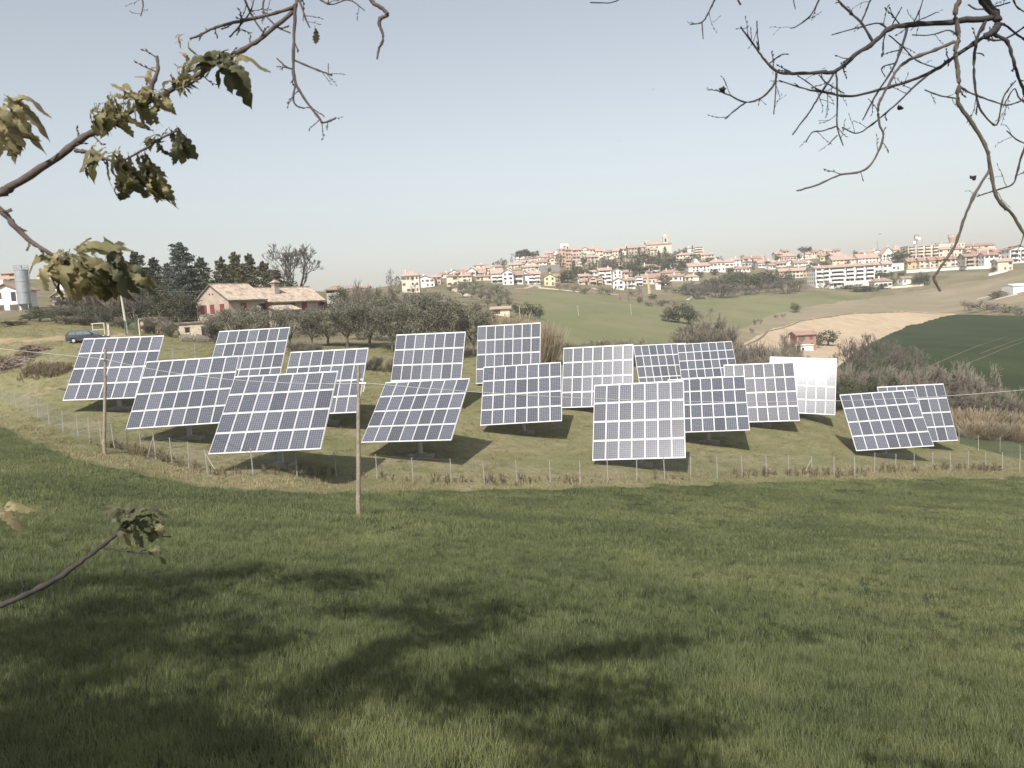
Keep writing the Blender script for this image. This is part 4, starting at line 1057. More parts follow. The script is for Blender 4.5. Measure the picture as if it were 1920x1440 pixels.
 (1485, 1506, 521, 507, 502.3, 'g', 'c', 'p', 'cream and yellow terraced house, second in the long terrace', 2),
 (1506, 1518, 520, 505.8, 501, 'g', 'a', 'p', 'narrow orange terraced house in the long terrace', 2),
 (1518, 1537.5, 521, 504.5, 499.8, 'g', 'w', 'p', 'bluish white terraced house joining the big white flats', 3),
 (1529, 1554.5, 533, 502.6, 497.5, 'g', 'w', 'p', 'left section of the big white flats with stacked square loggias', 4, 14, 0, 488, 2),
 (1554.5, 1584, 537, 501, 496, 'g', 'w', 'p', 'tallest section of the big white flats with long dark balconies', 5, 14, 0, 487, 1),
 (1584, 1621, 528, 499, 494, 'g', 'w', 'p', 'widest section of the big white flats', 4, 14, 0, 488, 2),
 (1621, 1640, 526, 497, 492.5, 'g', 'w', 'p', 'right section of the big white flats behind the bushes', 4, 14, 0, 488, 1),
 (1640, 1655, 513, 495.8, 491, 'g', 'w', 'p', 'white terraced house right of the big white flats', 2),
 (1655, 1673, 512, 494.6, 489.8, 'g', 'w', 'p', 'white terraced house with a red-edged roof, second right of the flats', 2),
 (1673, 1694.5, 508, 493.8, 493, 't', 'w', 'f', 'white flat annex ending the terrace', 1),
 (1561, 1609.5, 496, 486.5, 479, 'g', 'y', 'p', 'long yellow house under a pink roof on the second row', 2),
 (1609.5, 1655, 493, 483.3, 475, 'g', 'w', 'p', 'long white house right of the yellow one on the second row', 2),
 (1553, 1586, 488, 481.5, 475, 'g', 'c', 'p', 'broad pink-roofed house behind the yellow row', 1),
 (1610, 1650, 480, 474, 468, 'h', 'p', 'p', 'skyline house with a wide hipped roof under the thin mast', 1),
 (1654, 1677, 490, 475.5, 463.5, 'f', 'w', 'p', 'steep white gable house on the right skyline', 2),
 (1675, 1698, 480, 467.5, 460.5, 'h', 'c', 'o', 'house with a bright orange pyramid roof on the right skyline', 1),
 # right end of town
 (1703, 1761, 483, 460.3, 459, 't', 'c', 'f', 'long flat-roofed block with white piers under the radio mast', 4, None, 0, None, 4),
 (1761, 1808.5, 472, 456, 455, 't', 'c', 'f', 'upper flat-roofed block below the round brick tower', 2),
 (1761, 1789, 481, 467, 462.5, 'g', 'c', 'p', 'cream house with a pink roof in front of the upper block', 2),
 (1788, 1804, 481, 466.5, 462, 'g', 'c', 'r', 'cream house right of the pink-roofed one below the tower', 2),
 (1702, 1724, 504, 489.6, 484.5, 'g', 'a', 'r', 'ochre house at the left end of the red-roofed row', 2),
 (1724, 1743, 503, 488.3, 483.2, 'g', 'c', 'r', 'cream house second in the red-roofed row', 2),
 (1743, 1760, 502, 487.3, 482.2, 'g', 'c', 'r', 'cream house third in the red-roofed row', 2),
 (1760, 1775, 501, 486.3, 481.3, 'g', 'y', 'r', 'yellow house fourth in the red-roofed row behind the hanging twig', 2),
 (1775, 1791, 500, 485.4, 480.4, 'g', 'c', 'r', 'cream house fifth in the red-roofed row', 2),
 (1791, 1809.5, 499, 484.4, 479.3, 'g', 'w', 'r', 'whitish house at the right end of the red-roofed row', 2),
 (1810, 1846, 503, 480, 475, 'g', 'b', 'r', 'brownish flats with deep dark balconies at the right', 3, None, 0, None, 2),
 (1846, 1873, 503, 477.5, 473, 'g', 'w', 'r', 'clean white flats with small windows at the right', 3),
 (1871, 1899, 508, 489.5, 484.5, 'g', 'c', 'p', 'small cream house in front of the white flats', 2),
 (1865, 1894, 488, 471.5, 466.5, 'g', 'c', 'r', 'cream house with loggias behind the white flats', 2, None, 0, None, 2),
 (1893.5, 1930, 493, 466.5, 461, 'f', 'w', 'r', 'grey-white balcony block at the right edge', 3, None, 0, None, 2),
 (1808, 1865, 472, 460.5, 456, 'g', 'c', 'r', 'long pink-roofed house on the right skyline', 2),
 (1826, 1874, 484, 474.5, 469.5, 'g', 'c', 'r', 'red-roofed house above the brownish flats', 1),
 # houses lower on the slope and at the left
 (1640, 1673, 540, 526.5, 520.5, 'h', 'w', 'b', 'white bungalow with a grey-brown roof below the terrace', 1),
 (1692, 1711, 533, 521.5, 518, 'g', 'w', 'b', 'tiny white house beside the round dark trees', 1),
 (1494, 1530, 656, 627, 622, 'g', 'r', 'r', 'red brick farmhouse at the edge of the ploughed field', 2),
 (922, 955, 592, 579, 575.5, 'g', 'c', 'p', 'small pale cottage with a low pink roof in the olive slope', 1),
 (1, 28, 530, 512, 508.5, 'h', 'o', 'p', 'orange house at the far left skyline behind the silo', 2, None, 0, 320),
 (70, 96, 531, 515, 511, 'g', 'y', 'p', 'yellow house on the left skyline partly behind leaves', 2, None, 0, 320),
 (103, 117, 546, 531.5, 527.5, 'f', 'w', 'p', 'little white house behind the leaves above the cream barn', 1, None, 0, 260),
 (97, 128, 576, 554.5, 546, 'f', 'c', 'p', 'cream gabled barn with four small windows left of the conifers', 2, None, 0, 190),
 (-16, 37, 590, 544, 533, 'f', 'w', 'r', 'white farm building with a red roof at the left edge beside the silo', 2, None, 0, 172),
 (141, 176, 533, 512, 505, 'g', 'w', 'f', 'big pale hall on the left skyline behind the leaves', 1, None, 0, 290),
 (612, 640, 552, 542, 535, 'h', 'g', 'b', 'dark-roofed house just right of the farmhouse roof', 1, None, 0, 200),
 (650, 690, 552, 540, 536.5, 'g', 'p', 'p', 'low pink house on the skyline right of the farmhouse', 1, None, 0, 430),
]
for t in T_:
    t = list(t)+[None]*(15-len(t))
    st, dp, yw, Yf, bl, gr, ct, wn = t[9], t[10], t[11] or 0, t[12], t[13] or 0, t[14] if len(t) > 14 else None, 'house', True
    if t[8].startswith('blank'): wn = False
    if yw == 0: yw = random.Random(int(t[0])).uniform(-.12, .12) if (t[1]-t[0]) < 30 and not (1450 < t[0] < 1680 or 1700 < t[0] < 1850) else 0
    house(t[0], t[1], t[2], t[3], t[4], t[5], t[6], t[7], t[8], st, dp, yw, Yf, bl, G_ if t[0] > 640 else None, 'house', wn)

# houses packed between the others
fr = random.Random(5)
def fillers(n, xr, rows, label, group, wr=(9, 18), cols='wwccbp'):
    for k in range(n):
        x = fr.uniform(*xr); t = fr.random(); yb = rows(x)[0]*(1-t)+rows(x)[1]*t; w = fr.uniform(*wr); hgt = fr.uniform(6, 11)
        kd, wc, rc = fr.choice('gghf'), fr.choice(cols), fr.choice('pprb')
        lb_ = 'small '+dict(w='white', c='cream', b='beige', p='pink', y='yellow')[wc]+dict(g=' house with ', h=' hip-roofed house with ', f=' gabled house with ')[kd]+dict(p='pale pink', r='red', b='brown')[rc]+' roof '+label
        house(x-w/2, x+w/2, yb, yb-hgt, yb-hgt-fr.uniform(2.5, 4.5), kd, wc, rc, lb_, None, None, fr.uniform(-.4, .4), None, 0, group)
fillers(34, (955, 1165), lambda x: (484+max(0, (1050-x))*.14, 500+max(0, (1050-x))*.10), 'in the old town', 'houses packed in the old town')
fillers(16, (800, 960), lambda x: (524-(x-800)*.12, 530-(x-800)*.06), 'left of the old town', 'houses packed on the left shoulder', (8, 16))
fillers(14, (1285, 1460), lambda x: (492, 506), 'above the tree belt', 'houses above the belt of trees', (10, 18), 'wwwc')
fillers(16, (1465, 1700), lambda x: (478-(x-1465)*.03, 494-(x-1465)*.03), 'behind the terrace', 'houses behind the long terrace', (12, 22), 'wwcpy')
fillers(12, (1700, 1920), lambda x: (468, 480), 'at the right skyline', 'houses behind the red-roofed row', (14, 24), 'wccp')
fillers(10, (1090, 1280), lambda x: (520, 538), 'in the lower town', 'houses packed in the lower town', (10, 16), 'wwwp')
g = ground_hit(1512, 656, 140)
r = tag(empty('ground_floor', g-np.array([1.5, 3.2, 0])), 'white ground floor of the red brick farmhouse, built as a box in front', 'shed'); s = g[1]/F  # box added in front to give the farmhouse its white lower storey
m = MB(); m.box(-14*s, 15*s, 0, 2.6, -1, 10*s); m.build('wall', MW['w'], r)
m = MB(); m.box(-14.5*s, 15.5*s, -.3, 2.59, 10*s+.002, 10*s+.2); m.build('roof', MW['w'], r)
m = MB(); m.box(-6*s, -2*s, -.04, .03, 0, 6*s); m.build('door', M_WIN, r)

# church with its domed belfry
cY = ground_hit(1236, 474, 300, 780)[1]
a = at(1236, 474, cY); s_ = cY/F
root = tag(empty('church', (a[0], a[1], a[2]-2)), 'pale yellow church with a domed belfry on top of the hill', 'church')
def X_(px): return (px-1236)*s_
def Z_(py): return (474-py)*s_+2
m = MB(); m.prism([(0, -6), (14, -6), (14, Z_(458)), (7, Z_(452)-.1), (0, Z_(458))], 'x', X_(1213.5), X_(1241.5)); m.build('nave', MW['c'], root)
m = MB()
for y0, y1 in ((-.7, 7), (14.7, 7)): m.add([(X_(1212.5), y0, Z_(458)-.4), (X_(1241.5), y0, Z_(458)-.4), (X_(1241.5), y1, Z_(452)), (X_(1212.5), y1, Z_(452)), (X_(1212.5), y0, Z_(458)), (X_(1241.5), y0, Z_(458)), (X_(1241.5), y1, Z_(452)+.4), (X_(1212.5), y1, Z_(452)+.4)], [(0, 1, 2, 3), (4, 5, 6, 7), (0, 1, 5, 4), (3, 0, 4, 7)])
m.build('roof', M_TILE_PINK, root)
m = MB(); m.prism([(-2, -6), (16, -6), (16, Z_(458)), (7, Z_(454)-.1), (-2, Z_(458))], 'x', X_(1241.5)+.01, X_(1258.5)); m.build('transept', MW['c'], root)
m = MB()
for y0, y1 in ((-2.7, 7), (16.7, 7)): m.add([(X_(1241.5), y0, Z_(458)-.4), (X_(1259.5), y0, Z_(458)-.4), (X_(1259.5), y1, Z_(453.6)), (X_(1241.5), y1, Z_(453.6)), (X_(1241.5), y0, Z_(458)), (X_(1259.5), y0, Z_(458)), (X_(1259.5), y1, Z_(453.6)+.4), (X_(1241.5), y1, Z_(453.6)+.4)], [(0, 1, 2, 3), (4, 5, 6, 7), (0, 1, 5, 4), (1, 2, 6, 5)])
m.build('roof', M_TILE_PINK, root)
cx, cy = X_(1249), 3.0
bt = empty('belfry', (cx, cy, 0)); bt.parent = root
m = MB(); hw = 3.9*s_; m.box(-hw, hw, -hw, hw, Z_(456), Z_(447)); m.box(-hw*1.15, hw*1.15, -hw*1.15, hw*1.15, Z_(447)+.01, Z_(446)); m.build('shaft', MW['c'], bt)
m = MB(); pr = [(4.6, 446), (4.7, 445), (4.3, 443), (3.2, 441.3), (1.7, 440.2), (1.2, 440), (1.2, 437.6), (1.4, 437.4), (.8, 436.3), (.15, 435.6), (.12, 433)]
V = []; n = 16
for r, z in pr: V += [(r*s_*math.cos(6.283*k/n), r*s_*math.sin(6.283*k/n), Z_(z)) for k in range(n)]
m.add(V, [(j*n+k, j*n+(k+1) % n, (j+1)*n+(k+1) % n, (j+1)*n+k) for j in range(len(pr)-1) for k in range(n)], 0, True); m.build('dome', MW['p'], bt)
m = MB()
for sx, sy in ((0, -1), (-1, 0), (1, 0)): m.box(sx*hw-(.9 if sx == 0 else .06), sx*hw+(.9 if sx == 0 else .06), sy*hw-(.9 if sy == 0 else .06), sy*hw+(.9 if sy == 0 else .06), Z_(454.5), Z_(448.5))
m.build('bell_opening', M_WIN, bt)
for px, py in ((1222, 464), (1232, 463.5)):
    m = MB(); m.box(X_(px)-.8, X_(px)+.8, -.08, .05, Z_(py+1.5), Z_(py-1.5)); m.build('window', M_WIN, root)
m = MB(); m.box(X_(1213.5), X_(1215.5), 6, 8, Z_(454), Z_(450.5)); m.cyl(X_(1216), 7, Z_(452), Z_(448), .35, .1, 6); m.build('pinnacle', MW['c'], root)

def top_thing(name, label, cat, px, py, Y):
    a = at(px, py, Y); return tag(empty(name, a), label, cat), Y/F
# small bell tower by the white tank
r, s = top_thing('bell_tower', 'slender cream bell tower with a little dome beside the white tank', 'tower', 1064, 470, 738)
m = MB(); h = 3.6*s; m.box(-h, h, -h, h, -12, 8.5*s); m.box(-h*1.12, h*1.12, -h*1.12, h*1.12, 8.51*s, 9.2*s); m.build('shaft', MW['c'], r)
m = MB(); V = []; pr = [(3.6, 9.2), (3.3, 10.6), (2.2, 12), (.8, 12.8), (.2, 13), (.1, 15)]
for q, z in pr: V += [(q*s*math.cos(6.283*k/12), q*s*math.sin(6.283*k/12), z*s) for k in range(12)]
m.add(V, [(j*12+k, j*12+(k+1) % 12, (j+1)*12+(k+1) % 12, (j+1)*12+k) for j in range(len(pr)-1) for k in range(12)], 0, True); m.build('dome', MW['c'], r)
m = MB(); m.box(-h*.35, h*.35, -h-.06, -h+.05, 2.5*s, 7*s); m.build('bell_opening', M_WIN, r)
# factory chimney
g = ground_hit(1218.5, 551, 200, 470); r = tag(empty('factory_chimney', g), 'tall pale square chimney standing at the foot of the lower town', 'chimney'); s = g[1]/F
m = MB(); m.tube([(0, 0, -1), (-1.0, 0, (551-513)*s)], [2.7*s, 1.7*s], 4, 0, True, False); m.build('shaft', mat_plain('chimney_brick', (.55, .42, .30), .9, .1, .5), r)
m = MB(); m.tube([(-1.0, 0, (551-513)*s+.01), (-1.02, 0, (551-511.5)*s)], [2.1*s, 2.1*s], 4, 0, True, False); m.build('cap', MW['b'], r)
# round brick tower
r, s = top_thing('brick_tower', 'flared round brick tower rising over the right end of the town', 'tower', 1785.5, 457, 640)
m = MB(); pr = [(5.6, -14), (5.6, 7.5), (7.4, 10.5), (7.4, 15.5), (6.2, 15.5), (6.2, 14)]; V = []
for q, z in pr: V += [(q*s*math.cos(6.283*k/20), q*s*math.sin(6.283*k/20), z*s if z > -14 else -8) for k in range(20)]
m.add(V, [(j*20+k, j*20+(k+1) % 20, (j+1)*20+(k+1) % 20, (j+1)*20+k) for j in range(len(pr)-1) for k in range(20)], 0, True); m.build('shaft', mat_plain('tower_brick', (.42, .31, .23), .9, .12, .5), r)
m = MB()
for k in range(20):
    w = 6.283*k/20
    if k % 2: m.box(7.0*s*math.cos(w)-.4, 7.0*s*math.cos(w)+.4, 7.0*s*math.sin(w)-.4, 7.0*s*math.sin(w)+.4, 15.5*s, 16.8*s)
m.build('battlement', MW['b'], r)
# radio mast on the flat block
r, s = top_thing('radio_mast', 'red and white radio mast with dishes on the flat-roofed block', 'mast', 1717.5, 482, 560)
m = MB()
for sx, sy in ((-1, -1), (1, -1), (1, 1), (-1, 1)): m.tube([(sx*1.3, sy*1.3, -1), (sx*.5, sy*.5, 41*s)], .14, 4)
for k in range(14):
    z = k*3*s; q = 1.3-.8*k/14
    for p0, p1 in (((-q, -q), (q, -q)), ((q, -q), (q, q)), ((q, q), (-q, q)), ((-q, q), (-q, -q))): m.tube([(p0[0], p0[1], z), (p1[0]*.96, p1[1]*.96, z+3*s)], .07, 3)
m.build('lattice', M_PCONC, r)
m = MB()
for z, x, y in ((27, -1.6, -.8), (33, 1.9, -.8), (35, -.2, -1.6)): m.tube([(x, y, z*s), (x, y-.5, z*s)], .95, 12)
m.build('dish', M_WHITE, r)
m = MB()
for x in (-1.2, -.3, .6, 1.4): m.box(x-.15, x+.15, -.6, -.3, 33*s, 41*s)
m.build('antenna', M_SHUT, r)
r, s = top_thing('lattice_mast', 'thin dark mast standing on the skyline left of the white gable', 'mast', 1646, 471, 660)
m = MB(); m.tube([(0, 0, -4), (-.3, 0, 19*s)], [.55, .4], 6); m.build('shaft', M_GALV, r)
m = MB(); m.tube([(-.3, 0, 19*s), (-.3, 0, 21*s)], .12, 5); m.build('tip', M_GALV, r)

# walls, lanes and shed on the far slope
def slab_wall(name, label, x0, x1, y0, y1, h_px, mat, Y0=None, Y1=None):
    p0 = ground_hit(x0, y0, 150); p1 = ground_hit(x1, y1, 150)
    if Y0: p0 = at(x0, y0, Y0); p1 = at(x1, y1, Y1)
    h = h_px*p0[1]/F; root = tag(empty(name, p0), label, 'wall'); d = p1-p0; n = 8
    V = []
    for k in range(n+1):
        q = d*k/n
        V += [q+np.array([0, 0, -1.5]), q+np.array([0, 0, h]), q+np.array([0, .4, h]), q+np.array([0, .4, -1.5])]
    m = MB(); m.add(V, [(4*k+i, 4*k+(i+1) % 4, 4*k+4+(i+1) % 4, 4*k+4+i) for k in range(n) for i in range(4)]); m.add(V[:4], [(3, 2, 1, 0)]); m.add(V[-4:], [(0, 1, 2, 3)])
    m.build('face', mat, root)
    V = [v+np.array([0, (-.08 if i % 4 in (0, 1) else .08), (h+.002 if i % 4 in (0, 3) else .12) - (v[2]-d[2]*(i//4)/n) + (0 if i % 4 in (0, 3) else h)])*np.array([1, 1, 1]) for i, v in enumerate(V)]
    m = MB(); m.add(V, [(4*k+i, 4*k+(i+1) % 4, 4*k+4+(i+1) % 4, 4*k+4+i) for k in range(n) for i in range(4)]); m.build('coping', MW['c'], root)
slab_wall('retaining_wall', 'long white retaining wall under the red-roofed row', 1700, 1848, 512, 504, 5.5, MW['w'])
slab_wall('boundary_wall', 'cream garden wall below the white bungalow', 1671, 1732, 541, 536, 3.5, MW['c'])
slab_wall('boundary_wall', 'short bright wall below the small cream house at the right', 1854, 1890, 517.5, 509, 4.5, MW['w'])
slab_wall('boundary_wall', 'pale wall along the top of the green slope', 1010, 1086, 540.5, 548.5, 2.0, MW['c'])
slab_wall('rampart', 'grey stone rampart below the old town towers', 1012, 1050, 511, 509, 13, MW['k'])
slab_wall('boundary_wall', 'stone wall under the white blocks above the green slope', 1000, 1014, 536, 539, 4, MW['c'])
slab_wall('rampart', 'pale rampart under the beige palace between the trees', 1160, 1215, 490, 489, 5, MW['b'])
a = ground_hit(1912, 548.5, 200); s = a[1]/F
r = tag(empty('white_shed', a), 'white sheet-metal shed at the right edge of the far slope', 'shed')
m = MB(); m.prism([(0, -1), (9, -1), (9, 13*s), (4.5, 16*s), (0, 13*s)], 'x', -12*s, 16*s); m.build('wall', MW['w'], r)
m = MB()
for y0, y1 in ((-.4, 4.5), (9.4, 4.5)): m.add([(-12.6*s, y0, 13*s-.1), (16.6*s, y0, 13*s-.1), (16.6*s, y1, 16.1*s), (-12.6*s, y1, 16.1*s), (-12.6*s, y0, 13*s+.1), (16.6*s, y0, 13*s+.1), (16.6*s, y1, 16.1*s+.2), (-12.6*s, y1, 16.1*s+.2)], [(0, 1, 2, 3), (4, 5, 6, 7), (0, 1, 5, 4), (3, 0, 4, 7)])
m.build('roof', MW['w'], r)
def lane(label, pts, half, mat, name='pale_lane'):
    P = [ground_hit(x, y, 130) for x, y in pts]; Q = []
    for i in range(len(P)-1):
        for t in np.linspace(0, 1, 7)[:-1] if i < len(P)-2 else np.linspace(0, 1, 7): Q.append(P[i]*(1-t)+P[i+1]*t)
    V = []
    for i, p in enumerate(Q):
        t = Q[min(i+1, len(Q)-1)]-Q[max(i-1, 0)]; n = np.array([-t[1], t[0], 0]); n /= np.linalg.norm(n)
        for s in (-1, 1):
            q = p+n*s*half; V.append((q[0], q[1], zt(q[0], q[1])+.12))
    tag(mk(name, np_mesh(name, np.array(V), np.array([(2*i, 2*i+1, 2*i+3, 2*i+2) for i in range(len(Q)-1)]), 4, mat)), kind='structure')
M_TRAM = mat_ground('tramline_soil', [(.16, .15, .10), (.12, .12, .07)], [0, .2], .3, 2)
M_LANE = mat_ground('lane_gravel', [(.46, .40, .31), (.38, .32, .24)], [0, .2], .3, 2)
lane('', [(820, 562), (838, 570), (850, 577)], 1.6, M_LANE); lane('', [(848, 540), (862, 548), (880, 556)], 2.0, M_LANE)
lane('', [(1288, 563), (1298, 556)], .9, M_LANE); lane('', [(965, 542), (985, 541), (998, 537), (985, 531)], 1.2, M_LANE)
lane('', [(1832, 561), (1855, 556), (1880, 549)], 2.2, M_LANE); lane('', [(1866, 562), (1890, 556), (1908, 552)], 2.5, M_LANE)
lane('', [(1110, 540), (1128, 546), (1145, 552), (1165, 553)], 1.6, M_LANE)
for pts in ([(1712, 701), (1765, 678), (1822, 654), (1888, 631)], [(1838, 664), (1880, 648), (1925, 632)], [(1795, 690), (1850, 668), (1925, 640)], [(1400, 648), (1440, 621), (1500, 602.5), (1600, 588.5), (1700, 584.8), (1790, 586.5)]):
    lane('', pts, .16 if pts[0][0] > 1500 else .35, M_TRAM if pts[0][0] > 1500 else GM['hillside'], 'field_track')
# slender line poles on the far slope
for px, y0, y1, lb in ((1085, 573, 592, 'thin line pole low on the green slope, left one'), (1184, 570, 591, 'thin line pole on the green slope, right one'), (1379, 538, 552, 'pale line pole in front of the belt of trees'), (1326, 556, 564, 'short line pole on the grass above the brown bushes'), (976, 572, 598, 'thin line pole beside the dark bushes of the olive slope')):
    g = ground_hit(px, y1, 130); h = (y1-y0)*g[1]/F
    r = tag(empty('line_pole', g), lb, 'utility pole', 'line poles on the far slope')
    m = MB(); m.tube([(0, 0, -.5), (-.05*h, 0, h)], [.10, .07], 6); m.build('shaft', M_PCONC, r)
    m = MB(); m.tube([(-.05*h-.6, 0, h-.25), (-.05*h+.6, 0, h-.25)], .035, 4); m.build('crossarm', M_GALV, r)

# ------------------------------------------------------------------ trees and bushes
M_BARK = mat_plain('bark', (.12, .10, .085), .95, .3, 3)
ML = {
 'cedar': mat_leaf('cedar_needles', (.055, .068, .058), (.125, .145, .125), .7, .15),
 'conifer': mat_leaf('conifer_needles', (.038, .046, .028), (.085, .09, .055), .7, .15),
 'browncon': mat_leaf('brownish_needles', (.062, .062, .030), (.125, .112, .058), .7, .15),
 'broad': mat_leaf('evergreen_leaves', (.055, .062, .038), (.135, .14, .085), .65, .25),
 'olive': mat_leaf('olive_leaves', (.105, .105, .074), (.235, .225, .165), .6, .2),
 'brush': mat_leaf('bare_twigs', (.155, .135, .105), (.30, .265, .21), .9, .1),
 'greybrush': mat_leaf('grey_twigs', (.14, .125, .108), (.26, .235, .205), .9, .1),
 'bare': mat_leaf('bare_branches', (.10, .085, .072), (.20, .175, .15), .9, 0),
 'reed': mat_leaf('straw_reeds', (.22, .18, .12), (.42, .345, .24), .8, .25),
 'cypress': mat_leaf('cypress_leaves', (.030, .036, .022), (.07, .075, .045), .7, .1),
 'pine': mat_leaf('pine_needles', (.038, .046, .030), (.085, .095, .060), .7, .15),
}
def quads(C, U, Vv):
    """rhombi with centres C, half-axes U and Vv"""
    n = len(C); V = np.empty((n, 4, 3)); V[:, 0] = C-U; V[:, 1] = C-Vv; V[:, 2] = C+U; V[:, 3] = C+Vv
    return V.reshape(-1, 3), np.arange(4*n)
def rdir(n):
    v = rng.normal(size=(n, 3)); return v/np.linalg.norm(v, axis=1, keepdims=True)
def leafy(C, size, asp=.55, out=None, mix=.5):
    n = len(C); a = rdir(n)
    if out is not None: a = a*(1-mix)+out*mix; a /= np.linalg.norm(a, axis=1, keepdims=True)
    b_ = np.cross(a, rdir(n)); b_ /= np.linalg.norm(b_, axis=1, keepdims=True)
    s = size*rng.uniform(.6, 1.35, (n, 1))
    return quads(C, a*s, b_*s*asp)
def clumpy(n, nclump, shape, spread):
    """points in clumps; shape(k) gives clump centres, spread their size"""
    cc = shape(nclump); w = rng.uniform(.5, 1.5, nclump); idx = rng.choice(nclump, n, p=w/w.sum())
    d = rdir(n)*(rng.uniform(size=(n, 1))**.5)*spread*rng.uniform(.6, 1.25, (nclump, 1))[idx]
    return cc[idx]+d*np.array([1, 1, .75]), d
def ell(z0, z1, r, hollow=.35, egg=0.0):
    def f(k):
        d = rdir(k)*(hollow+(1-hollow)*rng.uniform(size=(k, 1)))**.6
        z = (d[:, 2]+1)/2; rr = r*(1+egg*(.5-z))
        return np.stack([d[:, 0]*rr*.92, d[:, 1]*rr*.92, z0+(z1-z0)*z], -1)
    return f
def crown(kind, n):
    if kind in ('conifer', 'cedar', 'browncon'):
        nb = 60 if kind != 'cedar' else 70; C = []; U = []
        per = max(6, n//nb)
        for k in range(nb):
            t = ((k+.5)/nb)**.85; R = (.5*(1-t)**(.55 if kind != 'cedar' else .5)+.02)*rng.uniform(.55, 1.2); an = k*2.4+rng.uniform(-.4, .4)
            q = rng.uniform(size=per)**.7; dv = np.array([math.cos(an), math.sin(an)])
            lat = rng.normal(0, .16*R+.008, (per, 2))
            xy = dv[None]*(q*R)[:, None]+lat*(1-.5*q)[:, None]
            z = .07+.93*t-(.10 if kind != 'cedar' else .05)*q*R*1.2+rng.normal(0, .010, per)+.02*q
            C.append(np.column_stack([xy, z])); U.append(np.column_stack([np.tile(dv, (per, 1))+rng.normal(0, .5, (per, 2)), rng.normal(-.25, .4, per)]))
        C = np.concatenate(C); U = np.concatenate(U); U /= np.linalg.norm(U, axis=1, keepdims=True)
        return leafy(C, .019*(6000/n)**.33, .5, U, .55)
    if kind == 'cypress':
        t = rng.uniform(size=n); an = rng.uniform(0, 6.283, n); R = .5*np.sin(np.pi*np.clip(t*.93+.05, 0, 1))**.6*rng.uniform(.55, 1.05, n)
        C = np.stack([R*np.cos(an), R*np.sin(an), .03+.97*t], -1); return leafy(C, .028*(1500/n)**.4, .5, np.tile([0, 0, 1.], (n, 1)), .6)
    if kind == 'pine':
        C, o = clumpy(n, 26, lambda k: np.stack([rng.uniform(-.42, .42, k), rng.uniform(-.42, .42, k), .58+.30*rng.uniform(size=k)], -1), .13)
        return leafy(C, .03*(1500/n)**.4, .5)
    if kind == 'olive':
        C, o = clumpy(n, 40, ell(.16, .93, .44, .2, .1), .15); return leafy(C, .021*(2500/n)**.45, .5)
    if kind == 'broad':
        C, o = clumpy(n, 40, ell(.04, .92, .42, .2, .15), .16); return leafy(C, .021*(2500/n)**.47, .65)
    if kind == 'reed':
        a = rng.uniform(0, 6.283, n); r = .34*np.sqrt(rng.uniform(size=n)); b0 = np.stack([r*np.cos(a), r*np.sin(a), np.zeros(n)], -1)
        h = (rng.uniform(.15, 1., n)**.8)*(1-.7*r); ln = rng.normal(0, .38, (n, 2)); tp = b0+np.column_stack([ln*h[:, None]+b0[:, :2]*.45, h])
        d = np.cross(tp-b0, rdir(n)); d /= np.linalg.norm(d, axis=1, keepdims=True); w = .004
        V = np.empty((n, 4, 3)); V[:, 0] = b0-d*w; V[:, 1] = b0+d*w; V[:, 2] = tp+d*w*1.8; V[:, 3] = tp-d*w*1.8
        return V.reshape(-1, 3), np.arange(4*n)
    if kind in ('brush', 'greybrush'):
        ns = 16; S = []
        def grow(p, d, L, lev):
            q = p+d*L; S.append((p, q, .010*(.55**lev)+.0022))
            if lev < 4:
                for _ in range(3 if lev < 3 else 4):
                    e = d+rng.normal(0, .42, 3); e[2] += .12; e /= np.linalg.norm(e); grow(p+(q-p)*rng.uniform(.45, 1), e, L*rng.uniform(.55, .85), lev+1)
        while len(S) < n:
            a = rng.uniform(0, 6.283); d = np.array([math.cos(a)*.55, math.sin(a)*.55, 1.]); d /= np.linalg.norm(d)
            grow(np.array([math.cos(a)*.10, math.sin(a)*.10, 0])*rng.uniform(0, 2), d, rng.uniform(.20, .33), 0)
        return segs(S[:n*2])
    if kind == 'bare':
        S = []
        def grow(p, d, L, r, lev):
            q = p; dd = d.copy()
            for k in range(2):
                q2 = q+dd*L/2; S.append((q, q2, max(r*(1-.25*k), .0013))); q = q2; dd = dd+rng.normal(0, .10, 3); dd /= np.linalg.norm(dd)
            if lev < 7 and len(S) < n:
                for _ in range(3 if lev in (0, 1, 3, 5) else 2):
                    e = dd+rng.normal(0, .42, 3)*np.array([1, 1, .7]); e[2] += .10; e /= np.linalg.norm(e); grow(q-(q-p)*rng.uniform(0, .35), e, L*rng.uniform(.58, .82), r*.58, lev+1)
        for a0 in (0, 2.1, 4.2): grow(np.array([0, 0, .10]), np.array([.42*math.cos(a0), .42*math.sin(a0), .9]), .20, .013, 0)
        S.append((np.array([0, 0, -.03]), np.array([0, 0, .12]), .02))
        return segs(S)
def segs(S):
    P = np.array([s[0] for s in S]); Q = np.array([s[1] for s in S]); w = np.array([s[2] for s in S])[:, None]
    t = Q-P; d = np.cross(t, rdir(len(S))); d /= np.maximum(np.linalg.norm(d, axis=1, keepdims=True), 1e-9); e = np.cross(t, d); e /= np.maximum(np.linalg.norm(e, axis=1, keepdims=True), 1e-9)
    V = np.empty((len(S), 2, 4, 3))
    for k, x in enumerate((d, e)): V[:, k, 0] = P-x*w; V[:, k, 1] = P+x*w; V[:, k, 2] = Q+x*w*.75; V[:, k, 3] = Q-x*w*.75
    V = V.reshape(-1, 4, 3)
    return V.reshape(-1, 3), np.arange(len(V)*4)
